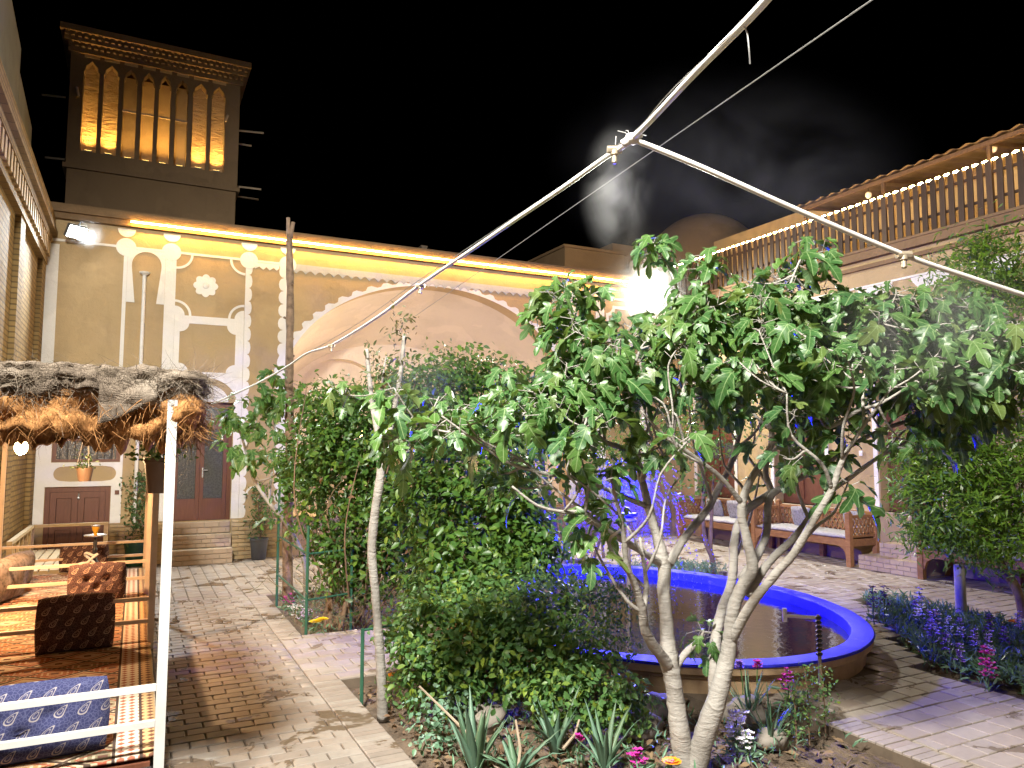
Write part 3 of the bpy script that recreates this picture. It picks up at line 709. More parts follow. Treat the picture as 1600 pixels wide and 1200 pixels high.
# ================================================================== BACK HOUSE
YF = 12.32
def fz(a, b, t): return (a, t, b)                  # facade plane: (X, Z) at depth t
def FP(px, py):
    q = PY(px, py, YF); return q[0], q[2]
def arc(cx, cz, rx, rz, a0, a1, n=24):
    return [(cx + rx * math.cos(math.radians(a0 + (a1 - a0) * i / n)), cz + rz * math.sin(math.radians(a0 + (a1 - a0) * i / n))) for i in range(n + 1)]
def rect(x0, x1, z0, z1): return [(x0, z0), (x1, z0), (x1, z1), (x0, z1)]
house = thing('courtyard_house', (4.3, YF, 0), 'mud plastered house front with white plaster ornament and great arched recess', 'house')
IC, IA, IB, IZ = 4.72, 2.68, 1.97, 2.60
iw = [(IC - IA, 0.6), (IC + IA, 0.6)] + arc(IC, IZ, IA, IB, 0, 180, 48)
doorh = rect(0.46, 1.34, 0.60, 2.40); bdh = rect(-1.11, -0.30, 0.02, 1.15); winh = rect(-1.05, -0.20, 1.50, 1.84)
mb = MB(); mb.plate([rect(-1.45, 10.0, 0, 4.98), iw, doorh, bdh, winh], fz, YF, YF + 0.35)
mb.build('wall', M['mud'], house)
mb = MB(); mb.box(-1.45, 9.4, YF - 0.09, YF + 0.9, 4.985, 5.07); mb.box(-1.45, 9.4, YF - 0.15, YF + 0.9, 5.07, 5.16); mb.box(-1.45, 9.4, YF - 0.115, YF + 0.9, 5.16, 5.20)
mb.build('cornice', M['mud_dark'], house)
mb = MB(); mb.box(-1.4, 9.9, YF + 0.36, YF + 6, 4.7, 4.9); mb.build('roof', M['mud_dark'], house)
# recess: vault that tapers back to a rear wall with two blind arches
mb = MB(); K = 48; rings = []
for s_ in range(9):
    t_ = s_ / 8; y = YF + 0.353 + 2.3 * t_; q = t_ ** 1.6
    A = IA - 0.45 * q; B = IB - 0.62 * q; prof = [(IC + A, 0.6)] + arc(IC, IZ - 0.1 * q, A, B, 0, 180, K) + [(IC - A, 0.6)]
    rings.append([(x, y, z) for x, z in prof])
k = len(rings[0])
for r_ in rings: mb.v.extend(r_)
for i in range(8):
    for j in range(k - 1): mb.f.append((i * k + j, i * k + j + 1, (i + 1) * k + j + 1, (i + 1) * k + j)); mb.m.append(0)
mb.build('vault', M['iwan'], house, smooth='auto', fixn=False)
mb = MB(); yb = YF + 2.653
A, B = IA - 0.45, IB - 0.62
bl = [[(cx - 0.93, 1.1), (cx + 0.93, 1.1)] + arc(cx, 2.55, 0.93, 0.95, 0, 180, 24) for cx in (3.66, 5.78)]
mb.plate([[(IC - A - .05, 0.55), (IC + A + .05, 0.55)] + arc(IC, IZ - 0.1, A + .05, B + .05, 0, 180, K)] + bl, fz, yb, yb + 0.28); mb.build('recess_wall', M['iwan'], house)
mb = MB(); mb.box(IC - 2.4, IC + 2.4, yb + 0.281, yb + 0.4, 0.5, 4.2); mb.build('niche_back', M['iwan'], house)
mb = MB(); mb.box(IC - IA, IC + IA, YF - 0.02, yb + .3, 0.42, 0.597); mb.build('recess_floor', M['stepbrick'], house)
mb = MB(); mb.box(IC - IA, IC + IA, YF - 0.012, YF + 0.2, 0.0, 0.418); mb.build('recess_plinth', M['brick'], house)
# ornamental white plaster: each plate 12 mm proud
def relief(loops, mat='gypsum', t=0.014, base=0.0):
    m_ = MB(); m_.plate(loops, fz, YF - base - t, YF - base + 0.004, back=False); return m_.build('plaster_relief', M[mat], house)
def scallop_strip(x_in, x_out, z0, z1, n):
    """white strip with a scalloped edge on the x_in side"""
    pts = [(x_out, z0)]; out = [(x_out, z1)]; h = (z1 - z0) / n; sgn = 1 if x_in > x_out else -1; r = abs(x_in - x_out) * 0.5
    base = x_in - sgn * r; edge = []
    for i in range(n):
        for a in range(7):
            th = math.pi * a / 6; edge.append((base + sgn * r * math.sin(th) ** 0.8 if 0 < a < 6 else base, z0 + h * i + h * (1 - math.cos(th)) / 2))
    return pts + edge + out
relief([rect(-1.24, -1.09, 1.9, 4.62)]); relief([rect(-0.265, -0.215, 1.9, 4.66)]); relief([rect(0.30, 0.45, 0.62, 4.66)])
relief([rect(-1.24, 2.14, 4.665, 4.70)])
for cx in (-0.24, 0.375, 1.50, 2.10):
    relief([arc(cx, 4.68, 0.135, 0.135, 0, 360, 20)[:-1]], t=0.02); relief([arc(cx, 4.955, 0.12, 0.12, 180, 360, 14)], t=0.018)
# keyhole panel with the rain pipe
key = rect(-0.213, 0.298, 3.86, 4.662)
kh = [(-0.10, 3.8601), (0.19, 3.8601)] + [(0.245, 4.40)] + arc(0.045, 4.44, 0.20, 0.20, 0, 180, 20) + [(-0.155, 4.40)]
m_ = [(-0.213, 3.86), (-0.10, 3.86), (-0.155, 4.40)] + list(reversed(arc(0.045, 4.44, 0.20, 0.20, 0, 180, 20))) + [(0.245, 4.40), (0.19, 3.86), (0.298, 3.86), (0.298, 4.662), (-0.213, 4.662)]
relief([m_], t=0.018)
# rosette panel
ros = []
for i in range(96):
    a = 2 * math.pi * i / 96; r = 0.145 + 0.035 * abs(math.cos(4 * a)); ros.append((0.875 + r * math.cos(a), 4.205 + r * math.sin(a)))
relief([ros], t=0.022)
m2 = MB(); m2.lathe([(0.05, 0.0), (0.04, 0.012), (0.01, 0.016)], (0, 0, 0), 14); m2.v = [(0.875 + x, YF - 0.02 - z, 4.205 + y) for x, y, z in m2.v]; m2.build('rosette_boss', M['gypsum'], house, smooth=True)
for cx, cz, a0 in ((0.45, 4.665, 270), (1.45, 4.665, 180), (0.45, 3.72, 0), (1.45, 3.72, 90)):
    for r0, r1 in ((0.20, 0.235),): relief([arc(cx, cz, r1, r1, a0, a0 + 90, 14) + list(reversed(arc(cx, cz, r0, r0, a0, a0 + 90, 14)))])
    if cz < 4: relief([[(cx, cz)] + arc(cx, cz, 0.14, 0.14, a0, a0 + 90, 10)])
# framed panel above the door, notched corners
def notch(x0, x1, z0, z1, r):
    p = []
    for cx, cz, a0 in ((x0, z0, 90), (x1, z0, 180), (x1, z1, 270), (x0, z1, 360)):
        p += arc(cx, cz, r, r, a0, a0 - 90, 8)
    return p
relief([rect(0.452, 1.452, 2.80, 3.72), notch(0.53, 1.335, 2.86, 3.60, 0.13)], t=0.016)
# arch over the door
relief([[(0.452, 2.41)] + [(0.452, 2.798), (1.452, 2.798), (1.452, 2.41)] + arc(0.90, 2.41, 0.47, 0.37, 0, 180, 20)], t=0.016)
relief([arc(0.90, 2.41, 0.36, 0.27, 0, 180, 20)], t=0.01)
relief([rect(1.345, 1.452, 0.62, 2.405)], t=0.016)
# scalloped pilaster
relief([scallop_strip(1.56, 1.456, 0.62, 4.66, 19)]); relief([scallop_strip(1.97, 2.14, 0.62, 4.66, 19)])
relief([[(1.562, 4.60), (1.60, 4.56), (1.66, 4.60), (1.72, 4.55), (1.77, 4.60), (1.82, 4.55), (1.88, 4.60), (1.93, 4.56), (1.968, 4.60), (1.968, 4.66), (1.562, 4.66)]])
relief([[(1.60, 0.98)] + arc(1.68, 0.98, 0.13, 0.13, 180, -60, 16) + list(reversed(arc(1.68, 0.98, 0.10, 0.10, 170, -60, 16)))])
# grey frieze with scalloped hem and the white hem along the great arch
fr = [(2.16, 4.70)]; x = 2.16; n_ = 34; st = (7.36 - 2.16) / n_
for i in range(n_):
    fr += [(x + 0.1 * st, 4.60), (x + 0.3 * st, 4.575), (x + 0.5 * st, 4.545), (x + 0.7 * st, 4.575), (x + 0.9 * st, 4.60)]; x += st
fr += [(7.36, 4.70)]
relief([fr], 'frieze', 0.018)
hem_o = []; n_ = 30
for i in range(n_ * 4 + 1):
    a = math.pi * i / (n_ * 4); k_ = (0.15 if i % 4 in (1, 2) else 0.075); hem_o.append((IC + (IA + k_) * math.cos(a), IZ + (IB + k_ * 0.62) * math.sin(a)))
hem_i = [(IC + (IA + 0.0) * math.cos(math.pi * i / 60), IZ + IB * math.sin(math.pi * i / 60)) for i in range(61)]
hem_o = [(a, min(b, 4.655)) for a, b in hem_o]
relief([hem_o + list(reversed(hem_i))], t=0.012)
for x0, x1 in ((7.42, 7.62), (8.05, 8.25), (9.1, 9.3)): relief([rect(x0, x1, 0.62, 4.66)])
relief([rect(7.63, 9.9, 3.45, 3.60)]); relief([rect(7.4, 9.9, 4.67, 4.71)])
relief([notch(8.3, 9.05, 3.66, 4.55, 0.16), notch(8.36, 8.99, 3.72, 4.49, 0.15)])
for cx in (7.52, 8.15, 9.2): relief([arc(cx, 4.69, 0.13, 0.13, 0, 360, 20)[:-1]], t=0.02)
# white surround of the basement door and the window over it
relief([rect(-1.24, -0.16, 0.62, 1.895), [(-1.115, 0.621), (-0.295, 0.621), (-0.295, 1.155), (-1.115, 1.155)], rect(-1.055, -0.195, 1.495, 1.845), arc(-0.92, 1.335, 0.10, 0.10, 90, 270, 12) + [(-0.82, 1.225), (-0.42, 1.225)] + arc(-0.34, 1.335, 0.10, 0.10, -90, 90, 12) + [(-0.42, 1.445), (-0.82, 1.445)]], t=0.012)
# glazed door
dd = MB(); dd.box(0.46, 0.52, YF + 0.10, YF + 0.18, 0.6, 2.40); dd.box(1.28, 1.34, YF + 0.10, YF + 0.18, 0.6, 2.40); dd.box(0.521, 1.279, YF + 0.10, YF + 0.18, 2.33, 2.40); dd.box(0.521, 1.279, YF + 0.10, YF + 0.18, 2.06, 2.13)
door = dd.build('door', M['door'], house); door['label'] = 'brown double door with tall dark patterned glass panes'
for x0, x1 in ((0.525, 0.888), (0.892, 1.275)):
    l = MB(); l.box(x0, x0 + 0.055, YF + 0.09, YF + 0.15, 0.605, 2.055); l.box(x1 - 0.055, x1, YF + 0.09, YF + 0.15, 0.605, 2.055); l.box(x0 + 0.056, x1 - 0.056, YF + 0.09, YF + 0.15, 2.0, 2.055); l.box(x0 + 0.056, x1 - 0.056, YF + 0.092, YF + 0.15, 0.605, 0.93)
    l.build('leaf_frame', M['door'], door)
    l = MB(); l.box(x0 + 0.057, x1 - 0.057, YF + 0.115, YF + 0.125, 0.931, 1.999); l.build('pane', M['glass_dark'], door)
l = MB(); l.box(0.525, 1.275, YF + 0.12, YF + 0.13, 2.131, 2.329); l.build('pane', M['glass_dark'], door)
l = MB(); l.tube([(0.93, YF + 0.09, 1.36), (0.93, YF + 0.05, 1.36), (1.0, YF + 0.05, 1.365)], 0.009, 6); l.box(0.92, 0.94, YF + 0.08, YF + 0.09, 1.25, 1.4); l.build('handle', M['silver'], door)
l = MB(); l.box(0.86, 0.94, YF + 0.088, YF + 0.098, 2.17, 2.26); l.build('number_plate', M['gypsum'], door)
for gx, txt in ((0.872, 'V'), (0.905, '1')):      # door number strokes
    l = MB()
    if txt == 'V':
        l.bar((gx, YF + 0.086, 2.245), (gx + 0.011, YF + 0.086, 2.19), 0.006, 0.003, (0, 1, 0)); l.bar((gx + 0.022, YF + 0.086, 2.245), (gx + 0.011, YF + 0.086, 2.19), 0.006, 0.003, (0, 1, 0))
    else: l.bar((gx + 0.008, YF + 0.086, 2.245), (gx + 0.008, YF + 0.086, 2.19), 0.006, 0.003, (0, 1, 0))
    l.build('numeral', M['black_steel'], door)
mb = MB(); mb.box(0.44, 1.36, YF + 0.2, YF + 0.5, 0.5, 2.5); mb.build('door_reveal', M['mud_dark'], house)
# basement door
dd = MB(); dd.box(-1.11, -1.05, YF + 0.03, YF + 0.12, 0.02, 1.15); dd.box(-0.36, -0.30, YF + 0.03, YF + 0.12, 0.02, 1.15); dd.box(-1.049, -0.361, YF + 0.03, YF + 0.12, 1.08, 1.15)
door = dd.build('door', M['door'], house); door['label'] = 'low solid brown panelled double door'
for x0, x1 in ((-1.047, -0.707), (-0.703, -0.363)):
    l = MB(); l.plate([rect(x0, x1, 0.03, 1.077), rect(x0 + 0.075, x1 - 0.075, 0.62, 0.99), rect(x0 + 0.075, x1 - 0.075, 0.10, 0.55)], fz, YF + 0.04, YF + 0.08); l.build('leaf_frame', M['door'], door)
    for z0, z1 in ((0.625, 0.985), (0.105, 0.545)):
        l = MB(); l.box(x0 + 0.08, x1 - 0.08, YF + 0.055, YF + 0.07, z0, z1); l.box(x0 + 0.12, x1 - 0.12, YF + 0.046, YF + 0.0549, z0 + 0.04, z1 - 0.04); l.build('panel', M['door'], door)
l = MB(); l.tube([(-0.70, YF + 0.03, 1.05), (-0.70, YF + 0.02, 1.0)], 0.012, 8); l.ico((-0.70, YF + 0.02, 0.99), 0.022); l.build('latch', M['silver'], door)
l = MB(); l.box(-1.2, -0.2, YF + 0.2, YF + 0.4, -0.05, 2.0); l.build('door_reveal', M['mud_dark'], house)
# window over it
dd = MB(); dd.plate([rect(-1.05, -0.20, 1.50, 1.84), rect(-1.0, -0.25, 1.54, 1.80)], fz, YF + 0.04, YF + 0.1)
win = dd.build('window', M['door'], house)
l = MB(); l.box(-1.0, -0.25, YF + 0.07, YF + 0.075, 1.54, 1.80); l.build('pane', M['glass_dark'], win)
for i in range(8):
    l = MB(); xx = -0.96 + i * 0.093; l.tube([(xx, YF + 0.055, 1.541), (xx, YF + 0.055, 1.799)], 0.006, 6); l.build('bar', M['black_steel'], win)
l = MB(); l.box(-0.245, -0.19, YF - 0.03, YF - 0.014, 1.03, 1.09); l.build('junction_box', M['door'], house)
# rain pipe
rp = MB(); rp.tube([(0.02, YF - 0.06, 4.28), (0.02, YF - 0.06, 0.62)], 0.026, 10); rp.lathe([(0.03, 0), (0.07, 0.03), (0.075, 0.05), (0.03, 0.06)], (0.02, YF - 0.06, 4.27), 10); rp.build('rain_pipe', M['pvc'], house, smooth='auto')
# brick dado: real bricks
def brick_wall(parent, x0, x1, z0, z1, yf, mat, bw=0.2, bh=0.062, dep=0.05, name='brick', gap=0.008):
    me = bpy.data.meshes.new(name); a = .5; c_ = .47
    v = [(-a, 0.5, -a), (a, 0.5, -a), (a, 0.5, a), (-a, 0.5, a), (-a, -.35, -a), (a, -.35, -a), (a, -.35, a), (-a, -.35, a), (-c_, -.5, -c_ + .03), (c_, -.5, -c_ + .03), (c_, -.5, c_ - .03), (-c_, -.5, c_ - .03)]
    me.from_pydata(v, [], [(0, 4, 5, 1), (1, 5, 6, 2), (2, 6, 7, 3), (3, 7, 4, 0), (4, 8, 9, 5), (5, 9, 10, 6), (6, 10, 11, 7), (7, 11, 8, 4), (8, 11, 10, 9)]); me.materials.append(M[mat])
    j = 0; z = z0
    while z < z1 - 0.02:
        h = min(bh, z1 - z); x = x0 - (bw / 2 if j % 2 else 0)
        while x < x1 - 0.01:
            p0, p1 = max(x, x0), min(x + bw, x1)
            if p1 - p0 > 0.025:
                o = link(bpy.data.objects.new(name, me)); o.location = ((p0 + p1) / 2, yf - dep / 2 + (RNG.random() - .5) * 0.004, z + h / 2); o.scale = (p1 - p0 - gap, dep, h - gap); setparent(o, parent)
            x += bw
        z += bh; j += 1
for xa, xb in ((-0.29, 0.44), (1.36, 2.03)):
    mb = MB(); mb.box(xa, xb, YF - 0.035, YF - 0.002, 0, 0.597); dado = mb.build('dado', M['mortar'], house); brick_wall(dado, xa, xb, 0.0, 0.60, YF - 0.036, 'brick', dep=0.025)
# LED strip under the cornice
led = thing('led_strip', (4.2, YF - 0.12, 5.03), 'warm glowing light strip running along the house cornice', 'light strip')
mb = MB(); mb.box(-0.19, 9.0, YF - 0.165, YF - 0.152, 5.028, 5.045); mb.build('glow_tube', M['led'], led)
mb = MB(); mb.box(-0.19, 9.0, YF - 0.151, YF - 0.092, 5.046, 5.068); mb.build('channel', M['lamp_body'], led)
# door steps
st = thing('brick_steps', (0.9, YF - .3, 0), 'three worn brick steps up to the glazed door', 'steps')
for i, (z0, z1, pr) in enumerate(((0.0, 0.225, 0.40), (0.228, 0.42, 0.25), (0.423, 0.60, 0.12))):
    m_ = MB(); m_.box(0.462, 1.345 - 0.01 * i, YF - pr + 0.012, YF - 0.037 if i < 3 else YF, z0, z1 - 0.004); s_ = m_.build('step', M['mortar'], st)
    nr_ = max(2, round((z1 - z0) / 0.075)); brick_wall(s_, 0.465, 1.34 - 0.01 * i, z0 + 0.002, z1 - 0.002, YF - pr + 0.010, 'stepbrick', 0.13 if i % 2 else 0.2, (z1 - z0 - 0.004) / nr_, 0.022)
# warm lamp hidden deep in the recess
il = thing('wall_lantern', (IC - 1.2, YF + 0.5, 1.9), 'small warm lantern glowing inside the arched recess', 'lamp')
mb = MB(); mb.lathe([(0.02, 0), (0.06, 0.03), (0.06, 0.14), (0.03, 0.19), (0.01, 0.2)], (IC - 1.2, YF + 0.55, 1.85), 10); mb.build('shade', M['bulb'], il)
mb = MB(); mb.tube([(IC - 1.2, YF + 0.55, 0.6), (IC - 1.2, YF + 0.55, 1.85)], 0.015, 8); mb.build('stand', M['black_steel'], il)
point('lantern_light', (IC - 1.2, YF + 0.45, 1.95), W_IWAN, (1.0, 0.82, 0.55), 0.12, il)
# roof clutter along the parapet
for i, (px, py, w, h, lb) in enumerate([(660, 395, .10, .12, 'small tin vent cap standing on the roof edge near the arch crown'), (470, 372, .45, .05, 'pale board lying on the roof edge behind the wooden pole')]):
    q = PY(px, py, YF + 0.3); m_ = MB(); m_.box(q[0] - w / 2, q[0] + w / 2, YF + 0.2, YF + 0.4, 5.202, 5.202 + h); m_.box(q[0] - w / 2 - .015, q[0] + w / 2 + .015, YF + 0.19, YF + 0.41, 5.203 + h, 5.223 + h)
    tag(m_.build('roof_vent' if i == 0 else 'roof_board', M['tin']), lb, 'vent' if i == 0 else 'board')

# ================================================================== WIND CATCHER
TY = 13.8
tw = thing('wind_catcher', (0.12, TY + 1.2, 4.9), 'square mud wind tower with eight tall lit slots and toothed cornice', 'tower')
def TP(px, py, Y=TY): q = PY(px, py, Y); return q[0], q[2]
zm = lambda x, y: (100 + x * 0.21674, 30 + y * 0.21674)
slots = []
SL = [(113, 228, 975, 300), (258, 372, 1000, 335), (405, 505, 1020, 365), (540, 632, 1040, 385), (664, 752, 1060, 408), (788, 877, 1075, 435), (912, 1018, 1095, 455), (1047, 1148, 1115, 480)]
for xl, xr, yb_, yt in SL:
    x0, z0 = TP(*zm(xl, yb_)); x1, _ = TP(*zm(xr, yb_)); _, zt = TP(*zm((xl + xr) / 2 + 15, yt)); slots.append((x0, x1, 6.57, zt))
zt_m = sum(s_[3] for s_ in slots) / 8
loops = [rect(-1.20, 1.44, 6.33, 8.22)]
def slot_loop(x0, x1, z0, zt):
    w = (x1 - x0) / 2; cx = (x0 + x1) / 2; zs = zt - 0.19
    return [(x0, z0), (x1, z0), (x1, zs), (cx + w * 0.82, zs + 0.02), (cx + w * 0.74, zs + 0.09), (cx + w * 0.36, zs + 0.135), (cx, zt), (cx - w * 0.36, zs + 0.135), (cx - w * 0.74, zs + 0.09), (cx - w * 0.82, zs + 0.02), (x0, zs)]
for x0, x1, z0, zt in slots: loops.append(slot_loop(x0, x1, z0, zt_m))
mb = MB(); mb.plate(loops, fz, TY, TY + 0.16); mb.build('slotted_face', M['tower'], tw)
for i, (x0, x1, z0, zt) in enumerate(slots):
    dep = 0.17 if i in (0, 1, 6, 7) else 0.42
    m_ = MB(); m_.box(x0 - 0.03, x1 + 0.03, TY + dep, TY + dep + 0.04, 6.45, 8.15); m_.build('slot_back', M['kahgel'] if dep < .3 else M['mud'], tw)
    if dep > 0.3:
        m_ = MB(); m_.box(x0 - 0.029, x0 - 0.002, TY + 0.162, TY + dep - .002, 6.45, 8.15); m_.box(x1 + 0.002, x1 + 0.029, TY + 0.162, TY + dep - .002, 6.45, 8.15); m_.build('slot_side', M['mud'], tw)
        m_ = MB(); m_.box(x0, x1, TY + 0.05, TY + 0.08, 7.39, 7.42); m_.build('cross_bar', M['stick'], tw)
    m_ = MB(); xc = (x0 + x1) / 2; yl = TY + (0.05 if dep < .3 else 0.10)
    m_.box(xc - 0.06, xc + 0.06, yl - 0.03, yl + 0.03, 6.572, 6.60); fx_ = m_.build('uplight', M['lamp_body'], tw)
    m_ = MB(); m_.box(xc - 0.05, xc + 0.05, yl - 0.02, yl + 0.02, 6.601, 6.606); m_.build('lens', M['uplight'], fx_)
    wt = W_TOWER * (1.0 if dep < .3 else (0.75 if i in (3, 4) else 0.35))
    spot('uplight_beam', (xc, yl - 0.02, 6.612), (xc, yl + 0.04 if dep < .3 else yl + .14, 7.6), wt, (1.0, 0.56, 0.13), 104, 1.0, 0.02, tw)
    for zz in (zt_m + 0.05,):     # small carved panel over each slot
        m_ = MB(); m_.plate([[(x0, zz), (x1, zz), (x1, zz + 0.13), (x0, zz + 0.13)]], fz, TY - 0.008, TY + 0.003, back=False); m_.build('carved_panel', M['mud'], tw)
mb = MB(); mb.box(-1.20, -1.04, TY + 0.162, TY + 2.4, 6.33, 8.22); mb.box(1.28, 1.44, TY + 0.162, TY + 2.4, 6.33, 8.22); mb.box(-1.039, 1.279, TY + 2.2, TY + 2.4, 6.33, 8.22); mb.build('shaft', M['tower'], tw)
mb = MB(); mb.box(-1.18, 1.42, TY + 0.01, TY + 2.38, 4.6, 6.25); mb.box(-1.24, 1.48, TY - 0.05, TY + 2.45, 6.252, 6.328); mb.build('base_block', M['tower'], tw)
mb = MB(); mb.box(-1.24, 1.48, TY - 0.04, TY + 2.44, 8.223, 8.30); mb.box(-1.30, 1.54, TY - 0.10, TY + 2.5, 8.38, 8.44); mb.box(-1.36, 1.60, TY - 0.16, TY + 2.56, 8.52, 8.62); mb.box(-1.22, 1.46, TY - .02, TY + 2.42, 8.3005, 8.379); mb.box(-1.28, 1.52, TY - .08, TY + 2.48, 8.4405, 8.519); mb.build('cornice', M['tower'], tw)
for row, (zz, yy, x0, x1) in enumerate(((8.31, TY - 0.075, -1.26, 1.50), (8.45, TY - 0.135, -1.32, 1.56))):
    n_ = 30
    for i in range(n_):
        xx = x0 + (i + .5) * (x1 - x0) / n_; m_ = MB(); m_.box(xx - 0.024, xx + 0.024, yy, yy + 0.056, zz, zz + 0.066); m_.build('dentil', M['tower'], tw)
for (ax, ay, bx, by, k_) in ((362, 203, 412, 208, .5), (362, 223, 393, 228, .9), (366, 291, 408, 296, .4), (364, 306, 404, 312, 1.2), (103, 152, 65, 148, .5), (101, 249, 70, 246, .6)):
    a_ = PY(ax, ay, TY + k_); b_ = PY(bx, by, TY + k_); m_ = MB(); m_.tube([tuple(a_), tuple(b_)], 0.018, 6); m_.build('perch_beam', M['stick'], tw)
for (px, py, px2, py2) in ((120, 136, 123, 150), (352, 190, 356, 180)):
    a_ = PY(px, py, TY - .02); b_ = PY(px2, py2, TY - .02); m_ = MB(); m_.tube([tuple(a_), tuple(b_)], 0.02, 6); m_.build('peg', M['stick'], tw)

# ================================================================== LEFT BRICK WALL
lw = thing('brick_wall', (-1.3, 7, 0), 'tall yellow brick wall with pilasters and toothed brick cornice', 'wall')
mb = MB(); mb.box(-1.65, -1.30, -2.0, 12.30, 0, 4.98); mb.build('wall_body', M['wallbrick'], lw)
for y0, y1 in ((-1.6, -1.2), (1.4, 1.8), (4.4, 4.8), (7.2, 7.6), (9.75, 10.12), (11.9, 12.29)):
    m_ = MB(); m_.box(-1.2995, -1.24, y0, y1, 0, 4.30); m_.build('pilaster', M['wallbrick'], lw)
mb = MB(); mb.box(-1.2995, -1.225, -2, 12.299, 4.302, 4.40); mb.box(-1.2995, -1.18, -2, 12.299, 4.62, 4.72); mb.box(-1.62, -1.12, -2, 12.299, 4.722, 4.80); mb.box(-1.62, -1.15, -2, 12.3, 4.803, 4.99); mb.build('cornice', M['wallbrick'], lw)
y = 3.0
while y < 12.2:
    m_ = MB(); m_.box(-1.2992, -1.19, y, y + 0.09, 4.402, 4.617); m_.build('dentil', M['brick'], lw); y += 0.19
scn = thing('screen_fence', (-1.5, 8, 5.0), 'grey cloth screen rising above the brick wall', 'fence')
ys = [4.0, 6.6, 9.0, 10.6, 11.9]; zs = [8.6, 8.2, 6.9, 6.3, 5.8]
for i in range(4):
    m_ = MB(); m_.add([(-1.45, ys[i], 4.992), (-1.45, ys[i + 1] - .02, 4.992), (-1.45, ys[i + 1] - .02, zs[i + 1] + .3), (-1.45, ys[i], zs[i]), (-1.47, ys[i], 4.992), (-1.47, ys[i + 1] - .02, 4.992), (-1.47, ys[i + 1] - .02, zs[i + 1] + .3), (-1.47, ys[i], zs[i])], [(0, 1, 2, 3), (7, 6, 5, 4), (0, 4, 5, 1), (1, 5, 6, 2), (2, 6, 7, 3), (3, 7, 4, 0)]); m_.build('cloth_panel', M['screen'], scn)
    m_ = MB(); m_.tube([(-1.49, ys[i], 4.992), (-1.49, ys[i], zs[i] + .05)], 0.02, 6); m_.build('post', M['tan_steel'], scn)

# ================================================================== HOUSE BEHIND THE CAMERA (closes the courtyard)
nh = thing('near_house', (4.3, -2.5, 0), 'plain plastered house closing the courtyard opposite the great arch', 'house')
mb = MB(); mb.plate([rect(-1.3, 10.3, 0, 5.0), rect(1.2, 2.3, 0.2, 2.4), rect(4.0, 5.2, 0.2, 2.4), rect(6.8, 7.9, 0.2, 2.4)], lambda a, b, t: (a, t, b), -2.5, -2.85); mb.build('wall', M['iwan'], nh)
for x0, x1 in ((1.2, 2.3), (4.0, 5.2), (6.8, 7.9)):
    m_ = MB(); m_.box(x0, x1, -2.75, -2.68, 0.2, 2.4); m_.build('door', M['door'], nh)
mb = MB(); mb.box(-1.3, 10.3, -2.9, -2.38, 5.002, 5.2); mb.build('cornice', M['mud_dark'], nh)
# ================================================================== RIGHT WING
XR = 9.95
def fx_(a, b, t): return (t, a, b)                 # plane facing -X: (Y, Z) at X = t
rw = thing('side_house', (XR, 8, 0), 'long mud plastered side house behind the carved benches', 'house')
doors = [(3.7, 4.75), (6.6, 7.55), (8.55, 9.6), (10.6, 11.6)]
loops = [rect(1.5, 12.315, 0, 4.70)] + [rect(a, b, 0.76, 2.72) for a, b in doors]
mb = MB(); mb.plate(loops, fx_, XR, XR + 0.35); mb.build('wall', M['mud'], rw)
for a, b in doors:
    m_ = MB(); m_.box(XR + 0.18, XR + 0.26, a, b, 0.76, 2.72); dr = m_.build('door', M['door'], rw)
    mid = (a + b) / 2
    for y0, y1 in ((a + 0.06, mid - 0.01), (mid + 0.01, b - 0.06)):
        for z0, z1 in ((0.84, 1.45), (1.85, 2.62)):
            m_ = MB(); m_.box(XR + 0.16, XR + 0.179, y0 + 0.05, y1 - 0.05, z0, z1); m_.build('panel', M['door'], dr)
        m_ = MB(); m_.box(XR + 0.168, XR + 0.179, y0 + 0.08, y1 - 0.08, 1.50, 1.80); m_.build('pane', M['glass_dark'], dr)
    for y in (a - 0.09, b + 0.02):
        m_ = MB(); m_.box(XR - 0.014, XR + 0.003, y, y + 0.07, 0.76, 3.05); m_.build('plaster_relief', M['gypsum'], rw)
    m_ = MB(); m_.plate([[(a - .09, 2.74), (b + .09, 2.74)] + [(mid + 0.62 * math.cos(t_), 2.78 + 0.42 * math.sin(t_)) for t_ in np.linspace(0, math.pi, 18)]], fx_, XR - 0.014, XR + 0.003, back=False); m_.build('plaster_relief', M['gypsum'], rw)
for z0, z1, pr in ((3.72, 3.755, 0.014), (4.16, 4.19, 0.016)):
    m_ = MB(); m_.box(XR - pr, XR + 0.003, 1.5, 12.0, z0, z1); m_.build('plaster_relief', M['gypsum'], rw)
for y in np.arange(3.0, 12.0, 0.9):
    m_ = MB(); n_ = 14; lp = [(y + 0.30 * math.cos(t_), 4.155 - 0.17 * abs(math.sin(t_)) * (1 + .25 * abs(math.cos(3 * t_)))) for t_ in np.linspace(0, math.pi, 24)]
    m_.plate([lp], fx_, XR - 0.014, XR + 0.003, back=False); m_.build('plaster_relief', M['gypsum'], rw)
mb = MB(); mb.box(XR - 0.12, XR + 1.5, 1.5, 12.3, 4.702, 4.74); mb.box(XR - 0.06, XR - 0.002, 1.5, 12.3, 4.44, 4.50); mb.box(XR - 0.10, XR - 0.002, 1.5, 12.3, 4.58, 4.70); mb.build('cornice', M['mud_dark'], rw)
mb = MB(); mb.box(9.82, XR - 0.002, 1.5, 12.28, 0.0, 0.752); mb.build('porch', M['mud'], rw)
mb = MB(); mb.box(9.80, XR + .3, 1.5, 12.28, 0.753, 0.76); mb.build('porch_edge', M['stepbrick'], rw)
for (y, z) in ((7.86, 1.62),):
    m_ = MB(); m_.box(XR - 0.012, XR, y - .03, y + .03, z - .04, z + .04); m_.build('switch_plate', M['gypsum'], rw)
